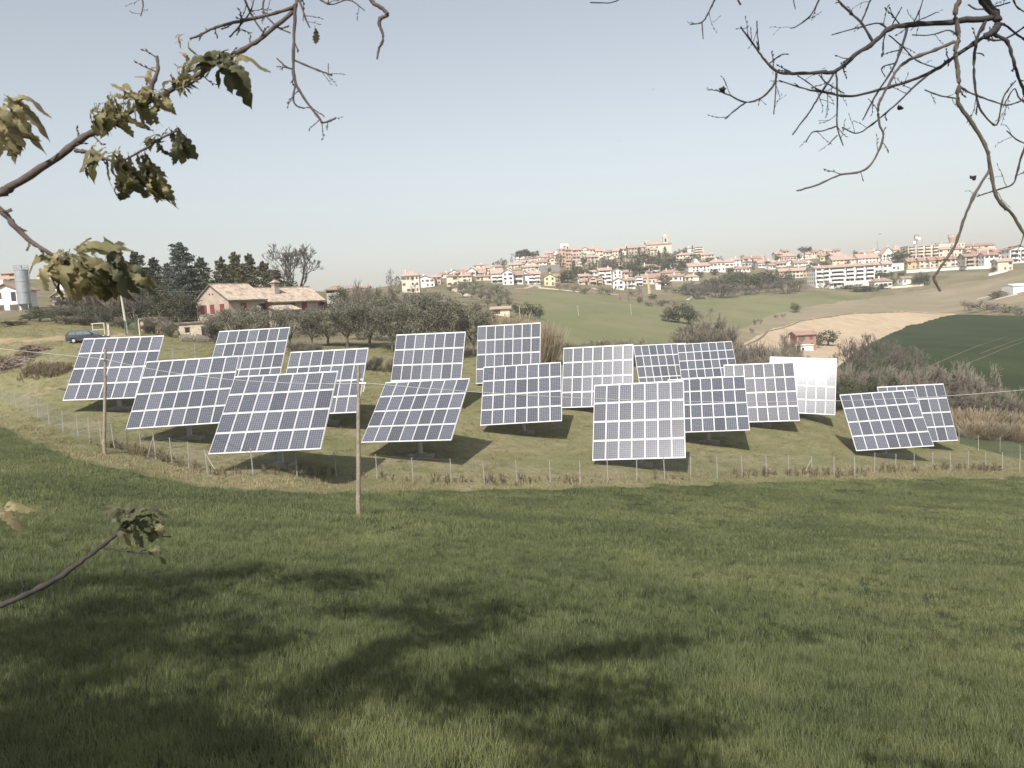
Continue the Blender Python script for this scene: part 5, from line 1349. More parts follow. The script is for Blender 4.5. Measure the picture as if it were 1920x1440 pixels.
def trunk_mesh(kind):
    m = MB()
    if kind in ('olive', 'broad'):
        m.tube([(0, 0, -.06), (.01, 0, .12), (-.015, .01, .24)], [.045, .035, .028], 7)
        for k in range(6):
            a = k*1.05+rnd.uniform(-.3, .3); e = (.28*math.cos(a), .28*math.sin(a), rnd.uniform(.5, .75)); m.tube([(-.01, .01, .2), (e[0]*.45, e[1]*.45, .36), e], [.024, .016, .006], 5)
    elif kind == 'pine':
        m.tube([(0, 0, -.05), (.02, 0, .4), (0, .01, .68)], [.03, .024, .016], 7)
        for k in range(7):
            a = k*.9; m.tube([(.01, 0, .45+.03*k), (.36*math.cos(a), .36*math.sin(a), .72)], [.012, .004], 5)
    elif kind in ('brush', 'greybrush', 'reed'):
        for k in range(5):
            a = k*1.26; m.tube([(.04*math.cos(a), .04*math.sin(a), -.05), (.12*math.cos(a), .12*math.sin(a), .22), (.2*math.cos(a), .2*math.sin(a), .45)], [.012, .009, .004], 5)
    elif kind == 'bare': m.tube([(0, 0, -.06), (.004, 0, .1), (.01, 0, .22)], [.030, .024, .019], 8)
    else: m.tube([(0, 0, -.04), (0, 0, .45), (0, 0, .92)], [.022, .013, .003], 7)
    return m.mesh('trunk', M_BARK)
LODN = {'conifer': (9000, 900), 'cedar': (11000, 900), 'browncon': (9000, 900), 'cypress': (1500, 350), 'pine': (1800, 800), 'olive': (5200, 900), 'broad': (4800, 1000), 'reed': (1100, 400), 'brush': (3600, 1000), 'greybrush': (3200, 1000), 'bare': (9000, 1500)}
_cr = {}; _tk = {}
def variant(kind, far, k):
    key = (kind, far, k)
    if key not in _cr:
        V, Fl = crown(kind, LODN[kind][1 if far else 0])
        if kind not in ('conifer', 'cedar', 'browncon', 'cypress'):
            hi = np.percentile(V[:, 2], 99.7); rr = np.percentile(np.abs(V[:, :2]), 98.5); V = V*np.array([.5/rr, .5/rr, 1/hi])
        _cr[key] = np_mesh(kind+'_crown', V, Fl, 4, ML[kind])
    if kind not in _tk: _tk[kind] = trunk_mesh(kind)
    return _cr[key], _tk[kind]
NM = {'conifer': 'conifer', 'cedar': 'cedar_tree', 'browncon': 'conifer', 'cypress': 'cypress', 'pine': 'umbrella_pine', 'olive': 'olive_tree', 'broad': 'evergreen_tree', 'reed': 'reed_clump', 'brush': 'bare_bush', 'greybrush': 'bare_bush', 'bare': 'bare_tree'}
CT = {'reed': 'reeds', 'brush': 'bush', 'greybrush': 'bush'}
def tree(kind, x, yt, yb, w, Y=None, label=None, group=None, nvar=3):
    far = (Y is None) or Y > 210
    if Y is None: g = ground_hit(x, yb, 130, 620); Y = g[1]
    a = at(x, yb, Y); z = zt(a[0], a[1]); h = at(x, yt, Y)[2]-z; wd = w/F*Y
    if h < .4: h = .4
    cm, tm = variant(kind, far, rnd.randrange(nvar))
    root = tag(empty(NM[kind], (a[0], a[1], z), rnd.uniform(0, 6.283)), label, CT.get(kind, 'tree'), group)
    for nm, me in (('trunk', tm), ('crown', cm)):
        o = mk(nm, me, root); o.scale = (wd, wd, h)
    return root
# behind and beside the farmhouse
for x, yt, yb, w, Y in ((205, 512, 625, 80, 156), (255, 518, 628, 84, 158), (325, 520, 630, 84, 164), (372, 520, 625, 76, 170), (300, 535, 632, 76, 142), (348, 545, 632, 70, 140), (395, 515, 615, 70, 176), (540, 520, 590, 60, 168)):
    tree('broad', x, yt, yb, w, Y, 'dark bushy tree filling the clump beside the farmhouse', 'bushy trees beside the farmhouse')
tree('cedar', 352, 457, 632, 112, 150, 'tall blue-grey cedar left of the farmhouse', None, 1)
for x, yt, w, Y in ((268, 473, 92, 152), (300, 484, 80, 160), (240, 502, 80, 148), (388, 484, 76, 166), (326, 495, 76, 158), (285, 508, 76, 145), (372, 500, 70, 152)):
    tree('conifer', x, yt, 630, w, Y, 'dark conifer in the clump left of the farmhouse', 'dark conifers left of the farmhouse')
for x, yt, w, Y in ((424, 484, 76, 170), (449, 475, 80, 178), (477, 478, 78, 174), (502, 492, 84, 172), (525, 508, 76, 170), (462, 498, 80, 168), (440, 500, 76, 182)):
    tree('browncon', x, yt, 600, w, Y, 'olive-brown conifer rising behind the farmhouse roof', 'olive-brown conifers behind the farmhouse')
tree('bare', 553, 456, 590, 120, 172, 'wide leafless tree behind the right end of the farmhouse')
for x, yt, yb, w, Y, lb in ((214, 474, 625, 80, 142, 'tall grey leafless tree left of the dark conifers'), (183, 505, 620, 70, 146, 'leafless tree between the cream barn and the conifers'), (158, 535, 620, 56, 138, 'small leafless tree above the hedge behind the car'), (258, 545, 632, 60, 128, 'leafless tree behind the yard gate'),
                            (735, 503, 585, 40, 225, 'thin leafless tree right of the dark cypress'), (790, 531, 582, 36, 228, 'small leafless tree on the olive slope')):
    tree('bare', x, yt, yb, w, Y, lb)
for x, yt, w, Y in ((78, 574, 46, 128), (108, 580, 50, 122), (145, 577, 54, 124), (182, 573, 54, 122), (216, 577, 46, 121), (58, 588, 38, 132), (235, 592, 36, 116), (128, 590, 46, 119), (165, 592, 46, 118)):
    tree('broad' if rnd.random() < .45 else 'brush', x, yt, 626, w, Y, 'overgrown bush in the hedge behind the parked car', 'bushes of the hedge behind the car')
for x, yt, yb, w, Y in ((140, 552, 600, 60, 160), (170, 545, 605, 70, 155), (200, 540, 610, 70, 150), (155, 530, 580, 60, 200), (190, 522, 570, 60, 210), (225, 535, 615, 60, 140), (125, 570, 610, 50, 150), (95, 580, 612, 44, 145), (70, 590, 615, 40, 140), (30, 600, 625, 46, 118)):
    tree('brush' if rnd.random() < .7 else 'broad', x, yt, yb, w, Y, 'tangled bush on the slope between the barn and the conifers', 'scrub between barn and conifers')
for x, yt, yb, w, Y in ((296, 588, 636, 44, 113), (318, 600, 636, 34, 112), (278, 604, 636, 30, 112), (404, 596, 640, 36, 116)):
    tree('brush', x, yt, yb, w, Y, 'tangled bush grown over the stone sheds', 'bushes over the stone sheds')
for x, yt, yb, w, Y in ((410, 582, 645, 56, 117), (442, 578, 650, 64, 115), (474, 572, 655, 66, 113), (508, 576, 660, 60, 112), (545, 574, 655, 62, 114), (586, 578, 652, 52, 117), (616, 574, 650, 66, 119), (652, 566, 652, 76, 119), (694, 562, 648, 80, 119), (736, 566, 655, 76, 118),
                        (776, 560, 652, 80, 119), (816, 554, 652, 80, 120), (852, 560, 652, 74, 121), (888, 568, 650, 64, 123), (916, 582, 650, 50, 125), (715, 555, 640, 70, 130), (795, 550, 640, 76, 132), (670, 560, 640, 66, 131)):
    tree('olive', x, yt, yb, w, Y, 'grey-green olive tree in the row before the farmhouse', 'olive trees below the farmhouse')
for x, yt, yb, w, Y in ((556, 638, 672, 36, 106), (574, 646, 672, 28, 105), (590, 640, 668, 30, 108), (700, 668, 690, 40, 103), (738, 672, 692, 36, 103)):
    tree('brush', x, yt, yb, w, Y, 'low dark bush under the olive row', 'low bushes under the olive row')
tree('broad', 640, 538, 605, 46, 158, 'round dark tree beside the right gable of the farmhouse')
for x, yt, yb, w, Y in ((668, 535, 605, 54, 165), (692, 532, 605, 64, 172), (722, 535, 605, 66, 178), (760, 546, 605, 70, 182), (800, 556, 605, 60, 186), (838, 562, 605, 60, 190), (655, 552, 605, 50, 150)):
    tree('brush', x, yt, yb, w, Y, 'brown leafless bush behind the olive row', 'brown bushes behind the olive row')
tree('cypress', 747, 518, 554, 16, 440, 'dark cypress in front of the pyramid-roofed house')
for x, yt, yb, w in ((845, 531, 549, 18), (860, 527, 549, 20), (875, 525, 548, 22), (890, 527, 549, 22), (905, 528, 552, 22), (920, 530, 555, 22), (935, 533, 558, 22), (868, 536, 558, 20), (885, 538, 562, 20), (902, 541, 565, 20), (920, 544, 568, 20), (938, 546, 570, 20), (950, 542, 564, 18), (915, 553, 576, 18), (935, 557, 580, 18), (955, 556, 576, 18)):
    tree('olive', x, yt, yb, w, None, 'small olive tree in the grove above the green slope', 'olive grove above the green slope')
for x, yt, yb, w in ((790, 549, 577, 44), (812, 547, 574, 38), (830, 557, 582, 34), (774, 554, 582, 34), (850, 560, 586, 36), (760, 562, 585, 34)):
    tree('olive' if rnd.random() < .5 else 'brush', x, yt, yb, w, None, 'scrubby bush on the slope left of the olive grove', 'scrub left of the olive grove')
for x, yt, yb, w in ((990, 566, 597, 38), (1008, 571, 598, 26), (970, 568, 592, 28), (1013, 585, 596, 14)):
    tree('broad', x, yt, yb, w, None, 'dark bush beside the small pale cottage', 'dark bushes by the pale cottage')
for x, yt, yb, w, Y in ((1030, 604, 668, 62, 117), (1016, 612, 668, 44, 116), (972, 584, 640, 56, 124), (946, 587, 640, 46, 124), (992, 592, 640, 46, 122)):
    tree('reed', x, yt, yb, w, Y, 'straw-coloured reed clump behind the pale upright tracker', 'straw reeds behind the array')
for x, yt, yb, w, Y in ((1075, 640, 672, 54, 140), (1110, 636, 672, 60, 142), (1150, 634, 672, 64, 146), (1190, 636, 672, 60, 148), (1225, 640, 670, 50, 150), (1255, 642, 672, 50, 152)):
    tree('brush', x, yt, yb, w, Y, 'low brown brush along the foot of the green slope', 'brown brush at the foot of the slope')
for x, yt, yb, w in ((1254, 576, 603, 30), (1274, 568, 606, 42), (1291, 573, 608, 38), (1346, 598, 645, 30)):
    tree('broad', x, yt, yb, w, None, 'green bush in the gully of the far slope', 'green bushes in the gully')
for x, yt, yb, w, Y in ((1312, 576, 605, 44, None), (1332, 586, 642, 54, None), (1310, 602, 652, 74, 200), (1362, 608, 655, 46, 200), (1290, 618, 658, 56, 185), (1330, 618, 660, 60, 180), (1395, 640, 700, 56, 150), (1430, 642, 702, 56, 148), (1462, 645, 705, 56, 146), (1484, 632, 690, 44, 165), (1384, 660, 712, 54, 138), (1422, 665, 715, 62, 136), (1470, 668, 720, 54, 134), (1510, 662, 720, 50, 140), (1545, 680, 730, 50, 132)):
    tree('brush', x, yt, yb, w, Y, 'brown leafless thicket bush in the valley behind the trackers', 'brown valley thicket')
tree('brush', 1470, 621, 645, 18, None, 'little leafless tree at the near edge of the ploughed field')
tree('broad', 1553, 619, 648, 44, None, 'rounded green tree right of the red brick farmhouse'); tree('broad', 1534, 630, 652, 18, None, 'small green bush touching the red brick farmhouse')
for x, yt, yb, w, Y, lb in ((1600, 634, 740, 86, 127, 'leafless tree, leftmost behind the right end of the array'), (1642, 626, 735, 100, 130, 'spreading leafless tree against the ploughed field'), (1692, 648, 735, 84, 132, 'leafless tree leaning against the green crop')):
    tree('bare', x, yt, yb, w, Y, lb)
for x, yt, yb, w, Y in ((1572, 676, 755, 54, 122), (1612, 690, 755, 64, 126), (1650, 686, 760, 66, 126), (1692, 690, 762, 72, 127), (1732, 684, 770, 76, 127), (1772, 677, 775, 84, 127), (1812, 690, 785, 80, 125), (1850, 704, 795, 74, 123), (1886, 728, 800, 56, 121), (1925, 752, 806, 50, 120), (1750, 712, 780, 60, 118), (1822, 728, 795, 60, 117)):
    tree('brush', x, yt, yb, w, Y, 'brown leafless bush in the thicket at the right', 'brown thicket at the right')
for x, yt, yb, w, Y in ((1588, 700, 760, 50, 119), (1630, 706, 762, 46, 119), (1560, 716, 760, 34, 118), (1850, 752, 805, 30, 113), (1682, 708, 765, 50, 119)):
    tree('broad', x, yt, yb, w, Y, 'dark green shrub in the thicket at the right', 'green shrubs in the right thicket')
for x, yt, yb, w, Y in ((1800, 762, 806, 60, 111), (1838, 764, 812, 66, 111), (1880, 768, 816, 66, 111), (1916, 772, 820, 56, 110), (1780, 776, 806, 50, 110), (1900, 790, 822, 60, 107), (1860, 790, 820, 60, 107), (1820, 784, 814, 60, 108)):
    tree('reed', x, yt, yb, w, Y, 'straw-coloured tall grass below the right thicket', 'straw grass below the right thicket')
for x, yt, yb, w, Y in ((1790, 770, 808, 46, 112), (1826, 772, 814, 40, 113), (1866, 762, 814, 44, 113), (1900, 768, 818, 40, 112)):
    tree('brush', x, yt, yb, w, Y, 'scrubby brown bush among the straw grass', 'bushes in the straw grass')
# belt of trees below the town
for k_, L_ in (('broad', ((1290, 527, 553, 26), (1318, 526, 553, 26), (1335, 521, 549, 26), (1350, 519, 549, 28), (1362, 511, 542, 24), (1375, 514, 546, 28), (1390, 511, 542, 28), (1405, 514, 544, 28), (1420, 511, 542, 30), (1437, 507, 542, 28), (1450, 509, 541, 26), (1463, 511, 539, 20), (1245, 514, 542, 22), (1480, 508, 530, 16), (1384, 508, 530, 20))),
               ('greybrush', ((1303, 530, 558, 28), (1310, 533, 561, 36), (1350, 530, 559, 46), (1370, 532, 558, 40), (1440, 520, 549, 40), (1475, 522, 551, 42), (1400, 535, 553, 28), (1420, 535, 551, 28), (1495, 522, 547, 32), (1540, 526, 540, 34)))):
    for x, yt, yb, w in L_: tree(k_, x, yt-1, yb, w*1.25, None, 'dark round tree in the belt below the town' if k_ == 'broad' else 'grey leafless bush in front of the belt below the town', 'belt of trees below the town' if k_ == 'broad' else 'grey bushes below the town')
for k_, x, yt, yb, w, lb in (('bare', 1163, 535, 563, 30, 'left one of the two leafless trees on the slope below the town'), ('bare', 1178, 529, 564, 28, 'right one of the two leafless trees on the slope below the town'), ('bare', 1205, 531, 567, 28, 'leafless tree left of the foot of the tall chimney'), ('broad', 1199, 556, 569, 10, 'tiny round bush left of the tall chimney'), ('broad', 1224, 549, 563, 16, 'round green bush right of the foot of the tall chimney'), ('broad', 1492, 566, 586, 19, 'lone round tree on the fallow slope')):
    tree(k_, x, yt, yb, w, None, lb)
for x, yt, yb, w in ((1240, 561, 574, 34), (1220, 565, 574, 34), (1262, 562, 574, 26), (1455, 589, 596, 10), (1468, 587, 595, 10), (1415, 598, 609, 12), (1426, 596, 607, 10), (1410, 615, 624, 12), (1060, 530, 545, 26), (1075, 534, 548, 26), (1095, 538, 551, 24), (1045, 528, 541, 16), (1128, 538, 552, 26), (1142, 540, 553, 24), (1190, 543, 556, 26), (1250, 535, 548, 20), (1270, 538, 550, 24)):
    tree('brush', x, yt, yb, w, None, 'low scrub on the far slope', 'scrub patches on the far slope')
for x, yt, yb, w in ((1870, 545, 558, 30), (1820, 562, 582, 36), (1850, 566, 582, 60), (1885, 570, 586, 64), (1910, 572, 590, 50)):
    tree('broad' if x in (1870,) else 'brush', x, yt, yb, w, None, 'scrub beside the lanes at the right of the far slope', 'scrub by the right-hand lanes')
# trees inside the town
for x, yt, yb, w in ((974, 469, 493, 24), (987, 467, 493, 26), (1000, 470, 494, 24)): tree('pine', x, yt, yb, w, None, 'umbrella pine on the skyline above the long white house', 'umbrella pines on the left skyline')
tree('pine', 1508, 462, 489, 26, None, 'umbrella pine over the pink-roofed villa')
for x, yt, yb, w in ((960, 481, 500, 6), (941, 484, 501, 7), (1048, 476, 502, 11), (1054, 478, 502, 10), (1122, 488, 510, 8), (1177, 472, 502, 6), (1299, 461, 478, 7), (1352, 480, 492, 6), (1401, 486, 506, 7), (1407, 489, 506, 5), (1413, 488, 507, 6), (1170, 474, 500, 6)):
    tree('cypress', x, yt, yb, w, None, 'narrow dark cypress among the town houses', 'cypresses in the town')
for x, yt, yb, w in ((1077, 489, 527, 22), (1165, 467, 502, 20), (1248, 463, 502, 20), (1200, 464, 506, 24), (1236, 470, 506, 18)): tree('conifer', x, yt, yb, w, None, 'tall dark conifer in the wooded bank under the church', 'conifers in the town wood')
for x, yt, yb, w in ((946, 486, 502, 12), (933, 488, 499, 9), (926, 491, 499, 8), (1095, 478, 499, 16), (1065, 505, 530, 28), (1056, 511, 530, 24), (1086, 498, 522, 24), (1110, 490, 512, 18), (1135, 481, 508, 18), (1150, 483, 510, 20), (1190, 474, 507, 22), (1212, 468, 507, 22), (1225, 475, 512, 22), (1258, 472, 507, 20), (1270, 480, 507, 20),
                     (1281, 482, 507, 18), (1160, 494, 518, 32), (1176, 492, 520, 34), (1192, 495, 522, 34), (1210, 497, 522, 32), (1230, 494, 517, 30), (1250, 489, 514, 30), (1266, 491, 514, 26), (1145, 499, 520, 28), (1130, 504, 522, 28), (1240, 481, 507, 26), (1222, 487, 514, 28), (1098, 505, 522, 22), (1116, 500, 520, 22)):
    tree('broad', x, yt, yb, w, None, 'dark tree in the upper wooded bank under the church' if yb < 510 else 'dark tree in the lower wooded bank under the church', 'wooded bank under the church')
for x, yt, yb, w in ((1275, 466, 480, 9), (1283, 463, 480, 11), (1268, 470, 482, 10), (1306, 476, 490, 16), (1292, 480, 494, 14), (1330, 482, 494, 18), (1346, 481, 492, 8), (1393, 478, 492, 10), (1458, 474, 492, 11), (1456, 481, 497, 16), (1498, 474, 492, 10), (1552, 470, 482, 10), (1604, 469, 479, 9), (1701, 469, 484, 12), (1640, 505, 527, 26), (1656, 506, 522, 18), (1668, 508, 518, 18),
                     (1690, 508, 518, 16), (1673, 519, 537, 12), (1716, 516, 537, 18), (1733, 508, 535, 24), (1724, 512, 535, 22), (1655, 531, 542, 24), (1591, 486, 498, 9), (1440, 488, 504, 12), (1545, 490, 500, 24), (1525, 492, 502, 18), (1370, 500, 512, 14), (1340, 504, 516, 18), (1312, 508, 520, 18), (1030, 500, 512, 8), (1028, 478, 490, 8), (1275, 508, 520, 12), (1862, 498, 510, 10), (1805, 498, 508, 14), (20, 524, 537, 16)):
    tree('broad', x, yt, yb, w, None if x > 100 else 300, 'garden tree '+('in the old town' if x < 1260 else 'between the church and the gap' if x < 1420 else 'above the long terrace' if yb < 504 and x < 1700 else 'at the right end of town'), 'garden trees of the town')
tree('broad', 1684, 468, 492, 46, None, 'broad light green tree left of the flat-roofed block')
for x, yt, yb, w in ((1612, 536, 547, 34), (1632, 534, 546, 34), (1585, 534, 541, 40), (1606, 531, 537, 30)): tree('broad', x, yt, yb, w, None, 'clipped hedge bush below the big white flats', 'hedge below the flats')

# ------------------------------------------------------------------ the oaks the photograph was taken under
M_OBARK = mat_plain('oak_bark', (.085, .066, .058), .9, .35, 30, bump=.6, bscale=120)
M_OBARK2 = mat_plain('dark_oak_bark', (.035, .030, .030), .9, .35, 30, bump=.6, bscale=120)
M_LICHEN = mat_plain('lichen_bark', (.085, .07, .055), .9, .5, 25, bump=.6, bscale=120)
M_OLEAF = mat_leaf('young_oak_leaf', (.15, .14, .068), (.26, .235, .125), .7, .4)
M_OLEAFY = mat_leaf('yellow_oak_leaf', (.27, .235, .125), (.40, .345, .205), .6, .45)
M_OLEAFD = mat_leaf('green_oak_leaf', (.075, .08, .045), (.13, .13, .072), .6, .35)
M_CROWN = mat_leaf('crown_leaf', (.06, .065, .03), (.10, .10, .05), .7, .08)
M_DEADLEAF = mat_leaf('dead_oak_leaf', (.15, .115, .085), (.20, .155, .12), .8, .3)
def leaf_mesh(name, mat, curl, lobes=5, wide=.30):
    """a lobed oak leaf, one unit long, along +y, drooping in z"""
    edge = []
    n = 34
    for i in range(n+1):
        t = i/n; base = math.sin(math.pi*min(1, t*.97+.02))**.75*(.55+.6*t)*wide
        lob = .42+.58*abs(math.sin(math.pi*lobes*t+.3))**.6
        edge.append((t, max(.008, base*lob*(1-.55*max(0, t-.85)/.15))))
    V, Fc = [], []
    for t, w in edge:
        cz = -curl*t*t+.07*math.sin(9*t+curl*5); y = t*(1-.25*curl*t)
        for s in (-1, -.5, 0, .5, 1): V.append((s*w, y-.06*abs(s)*w, cz+.18*abs(s)*w+.035*math.sin(19*t+s*4+curl*7)-.25*curl*abs(s)**2*w))
    for i in range(n):
        for k in range(4): Fc.append((i*5+k, i*5+k+1, (i+1)*5+k+1, (i+1)*5+k))
    m = MB(); m.add(V, Fc, 0, True); m.tube([(0, -.12, .03), (0, 0, 0)], .012, 4)
    return m.mesh(name, mat)
LEAF = {k: [leaf_mesh('leaf', mt, c, lb, wd) for c, lb, wd in ((.35, 6, .25), (.7, 5, .28), (1.0, 6, .26), (1.3, 5, .27))] for k, mt in (('n', M_OLEAF), ('y', M_OLEAFY), ('d', M_OLEAFD), ('x', M_DEADLEAF))}
def smooth_path(P, n=4):
    """Catmull-Rom through the points"""
    P = [np.asarray(p, float) for p in P]; Q = [2*P[0]-P[1]]+P+[2*P[-1]-P[-2]]; out = []
    for i in range(1, len(Q)-2):
        for k in range(n):
            t = k/n; out.append(.5*((2*Q[i])+(Q[i+1]-Q[i-1])*t+(2*Q[i-1]-5*Q[i]+4*Q[i+1]-Q[i+2])*t*t+(3*Q[i]-Q[i-1]-3*Q[i+1]+Q[i+2])*t**3))
    out.append(P[-1]); return out
def branch(parent, pts, Y, r0, r1, mat, twigs=0, tw_len=(.03, .10), name='branch', org=(0, 0, 0), dY=0.0, knob=True):
    """a branch through photo points at distance Y (Y may run from Y to Y+dY along it); r in photo pixels"""
    n = len(pts); P = [at(x, y, Y+dY*i/(n-1)) for i, (x, y) in enumerate(pts)]
    S = smooth_path(P, 5); k = len(S); px = Y/F; o = np.array(org, float)
    R = [px*(r0+(r1-r0)*i/(k-1))*(1+.16*rnd.uniform(-1, 1))*(1.35 if rnd.random() < .07 else 1) for i in range(k)]
    S = [p+np.array([rnd.gauss(0, .15), rnd.gauss(0, .15), rnd.gauss(0, .15)])*R[i]*1.0 for i, p in enumerate(S)]
    m = MB(); m.tube([p-o for p in S], R, 8)
    b = m.build(name, mat, parent)
    if twigs:
        m = MB()
        for _ in range(twigs):
            i = rnd.randrange(k//6, k-1); t = S[min(i+1, k-1)]-S[i]; t = t/max(np.linalg.norm(t), 1e-9)
            d = t*rnd.uniform(.2, .8)+rdir(1)[0]*.8; d[1] *= .5; d /= np.linalg.norm(d); L = rnd.uniform(*tw_len)
            r = min(R[i]*.5, .0028); q = [S[i]]
            for j in range(4):
                d = d+rdir(1)[0]*.25; d /= np.linalg.norm(d); q.append(q[-1]+d*L/4)
            m.tube([p-o for p in q], [r*(1-.14*j) for j in range(5)], 5)
            for j in (2, 3, 4):                        # buds
                bd = d+rdir(1)[0]*.7; bd /= np.linalg.norm(bd); m.tube([q[j]-o, q[j]-o+bd*.004, q[j]-o+bd*.011], [r*.7, r*1.25, r*.2], 5)
            if L > .07:
                e = d+rdir(1)[0]*.9; e /= np.linalg.norm(e); q2 = [q[2], q[2]+e*L*.25, q[2]+(e+rdir(1)[0]*.2)*L*.45]; m.tube([p-o for p in q2], [r*.7, r*.6, r*.45], 5)
                m.tube([q2[-1]-o, q2[-1]-o+e*.005, q2[-1]-o+e*.012], [r*.5, r*1.2, r*.2], 5)
        m.build('twig', mat, b)['kind'] = 'stuff'
    return b, S
def leaves(parent, px, py, Y, n, size, droop, kind, org, spread=1.0, dirs=None, jit=8):
    """a sprig: leaves leaving one point, hanging by their weight; size in photo pixels"""
    o = np.array(org, float)
    n = int(n*1.7); size = size*.72
    for k in range(n):
        c = at(px+rnd.gauss(0, jit), py+rnd.gauss(0, jit), Y+rnd.uniform(-.05, .05))
        a = (dirs[k % len(dirs)] if dirs else 360*k/n)+rnd.uniform(-16, 16)
        a = math.radians(a)
        y = Vector(CX*math.cos(a)+CU*(math.sin(a)-droop)+CF*rnd.uniform(-.45, .45)*spread).normalized()
        nrm = Vector(CU*.7-CF*.6+CX*rnd.uniform(-.7, .7)); x = y.cross(nrm).normalized(); z = x.cross(y)
        s = size*rnd.uniform(.7, 1.2)*Y/F
        M4 = Matrix((x, y, z)).transposed().to_4x4(); M4.translation = Vector(c-o)
        ob = mk('leaf', rnd.choice(LEAF[kind if rnd.random() < .85 else 'n']), parent); ob.matrix_local = M4 @ Matrix.Scale(s, 4)

# ---- the left oak, in young leaf
TL = np.array([-5.2, -3.4, 0.]); TL[2] = zt(TL[0], TL[1])
oak1 = tag(empty('oak_tree', TL), 'oak in young leaf whose branches reach in from the left edge', 'tree', 'oaks on the roadside bank')
YB = 2.4
P0 = at(0, 362, YB)
b1, S1 = branch(oak1, [(-260, 470), (-110, 420), (0, 362), (24, 350), (111, 293), (150, 261), (190, 241), (234, 216), (277, 190), (336, 160), (416, 113), (455, 93), (495, 67), (546, 24), (560, -8), (580, -60)], YB, 8.2, 3.2, M_OBARK, 16, (.015, .06), 'branch', TL, .35)
bb = {}
for nm, pts, Y, r0, r1, tw in (('hang', [(554, 8), (552, 51), (550, 119), (554, 154), (574, 190), (598, 220), (606, 230), (629, 222)], 2.7, 3.2, 1.8, 9), ('s1', [(554, 156), (550, 186), (556, 198), (571, 203)], 2.7, 2, 1.4, 2), ('s2', [(549, 131), (534, 123), (519, 109)], 2.7, 2, 1.3, 2), ('s3', [(552, 113), (590, 129), (623, 141)], 2.7, 1.9, 1.3, 4),
                         ('up', [(550, 14), (495, 30), (427, 45), (400, 53), (375, 66), (356, 73)], 2.7, 3.4, 2.0, 8), ('x1', [(452, -20), (465, 14), (479, 40), (497, 66)], 2.7, 2.0, 1.6, 3), ('x2', [(500, -20), (494, 20), (520, 50), (545, 62)], 2.7, 1.6, 1.2, 4), ('x3', [(430, 70), (450, 48), (470, 20), (478, -10)], 2.72, 1.5, 1.2, 4), ('dead', [(560, -4), (574, 36), (581, 52)], 2.7, 1.8, 1.3, 3),
                         ('stick', [(690, -14), (700, 4), (716, 16), (727, 28), (713, 35), (712, 47), (717, 62), (718, 75), (710, 93), (707, 111)], 2.5, 4.2, 1.8, 0), ('tw', [(592, -6), (620, 8), (655, 0), (684, 20)], 2.6, 1.4, 1.0, 5), ('tw2', [(266, -8), (268, 12), (264, 30)], 2.6, 1.3, 1.0, 3),
                         ('fork', [(280, 186), (286, 160), (296, 130), (294, 104)], 2.45, 5, 2.6, 2), ('side', [(330, 168), (352, 160), (376, 146), (381, 141)], 2.5, 2.0, 2.6, 1), ('b6', [(140, 282), (165, 286), (190, 296), (225, 305)], 2.45, 4.0, 2.2, 1), ('b7', [(225, 305), (270, 280), (305, 258), (335, 244)], 2.45, 2.4, 1.8, 2), ('lf', [(416, 113), (390, 124), (362, 132), (340, 138)], 2.5, 2.2, 1.5, 2)):
    bb[nm], _ = branch(oak1, pts, Y, r0, r1, M_OBARK, tw, (.02, .06), 'branch', TL)
lo, _ = branch(oak1, [(-200, 250), (-80, 330), (0, 392), (24, 420), (59, 453), (91, 473), (124, 488)], 2.1, 7, 3.4, M_OBARK, 5, (.015, .04), 'branch', TL)
lw, _ = branch(oak1, [(-220, 1210), (-100, 1170), (0, 1135), (35, 1121), (105, 1087), (160, 1047), (190, 1025), (225, 997), (242, 984)], 2.2, 6, 3.0, M_OBARK2, 6, (.015, .05), 'branch', TL)  # low branch: darker bark colour stands in for the shade on it
lw2, _ = branch(oak1, [(190, 1026), (225, 1032), (255, 1036), (285, 1038)], 2.2, 2.0, 1.3, M_OBARK2, 3, (.012, .03), 'branch', TL)  # side twig with the same shade-darkened bark colour
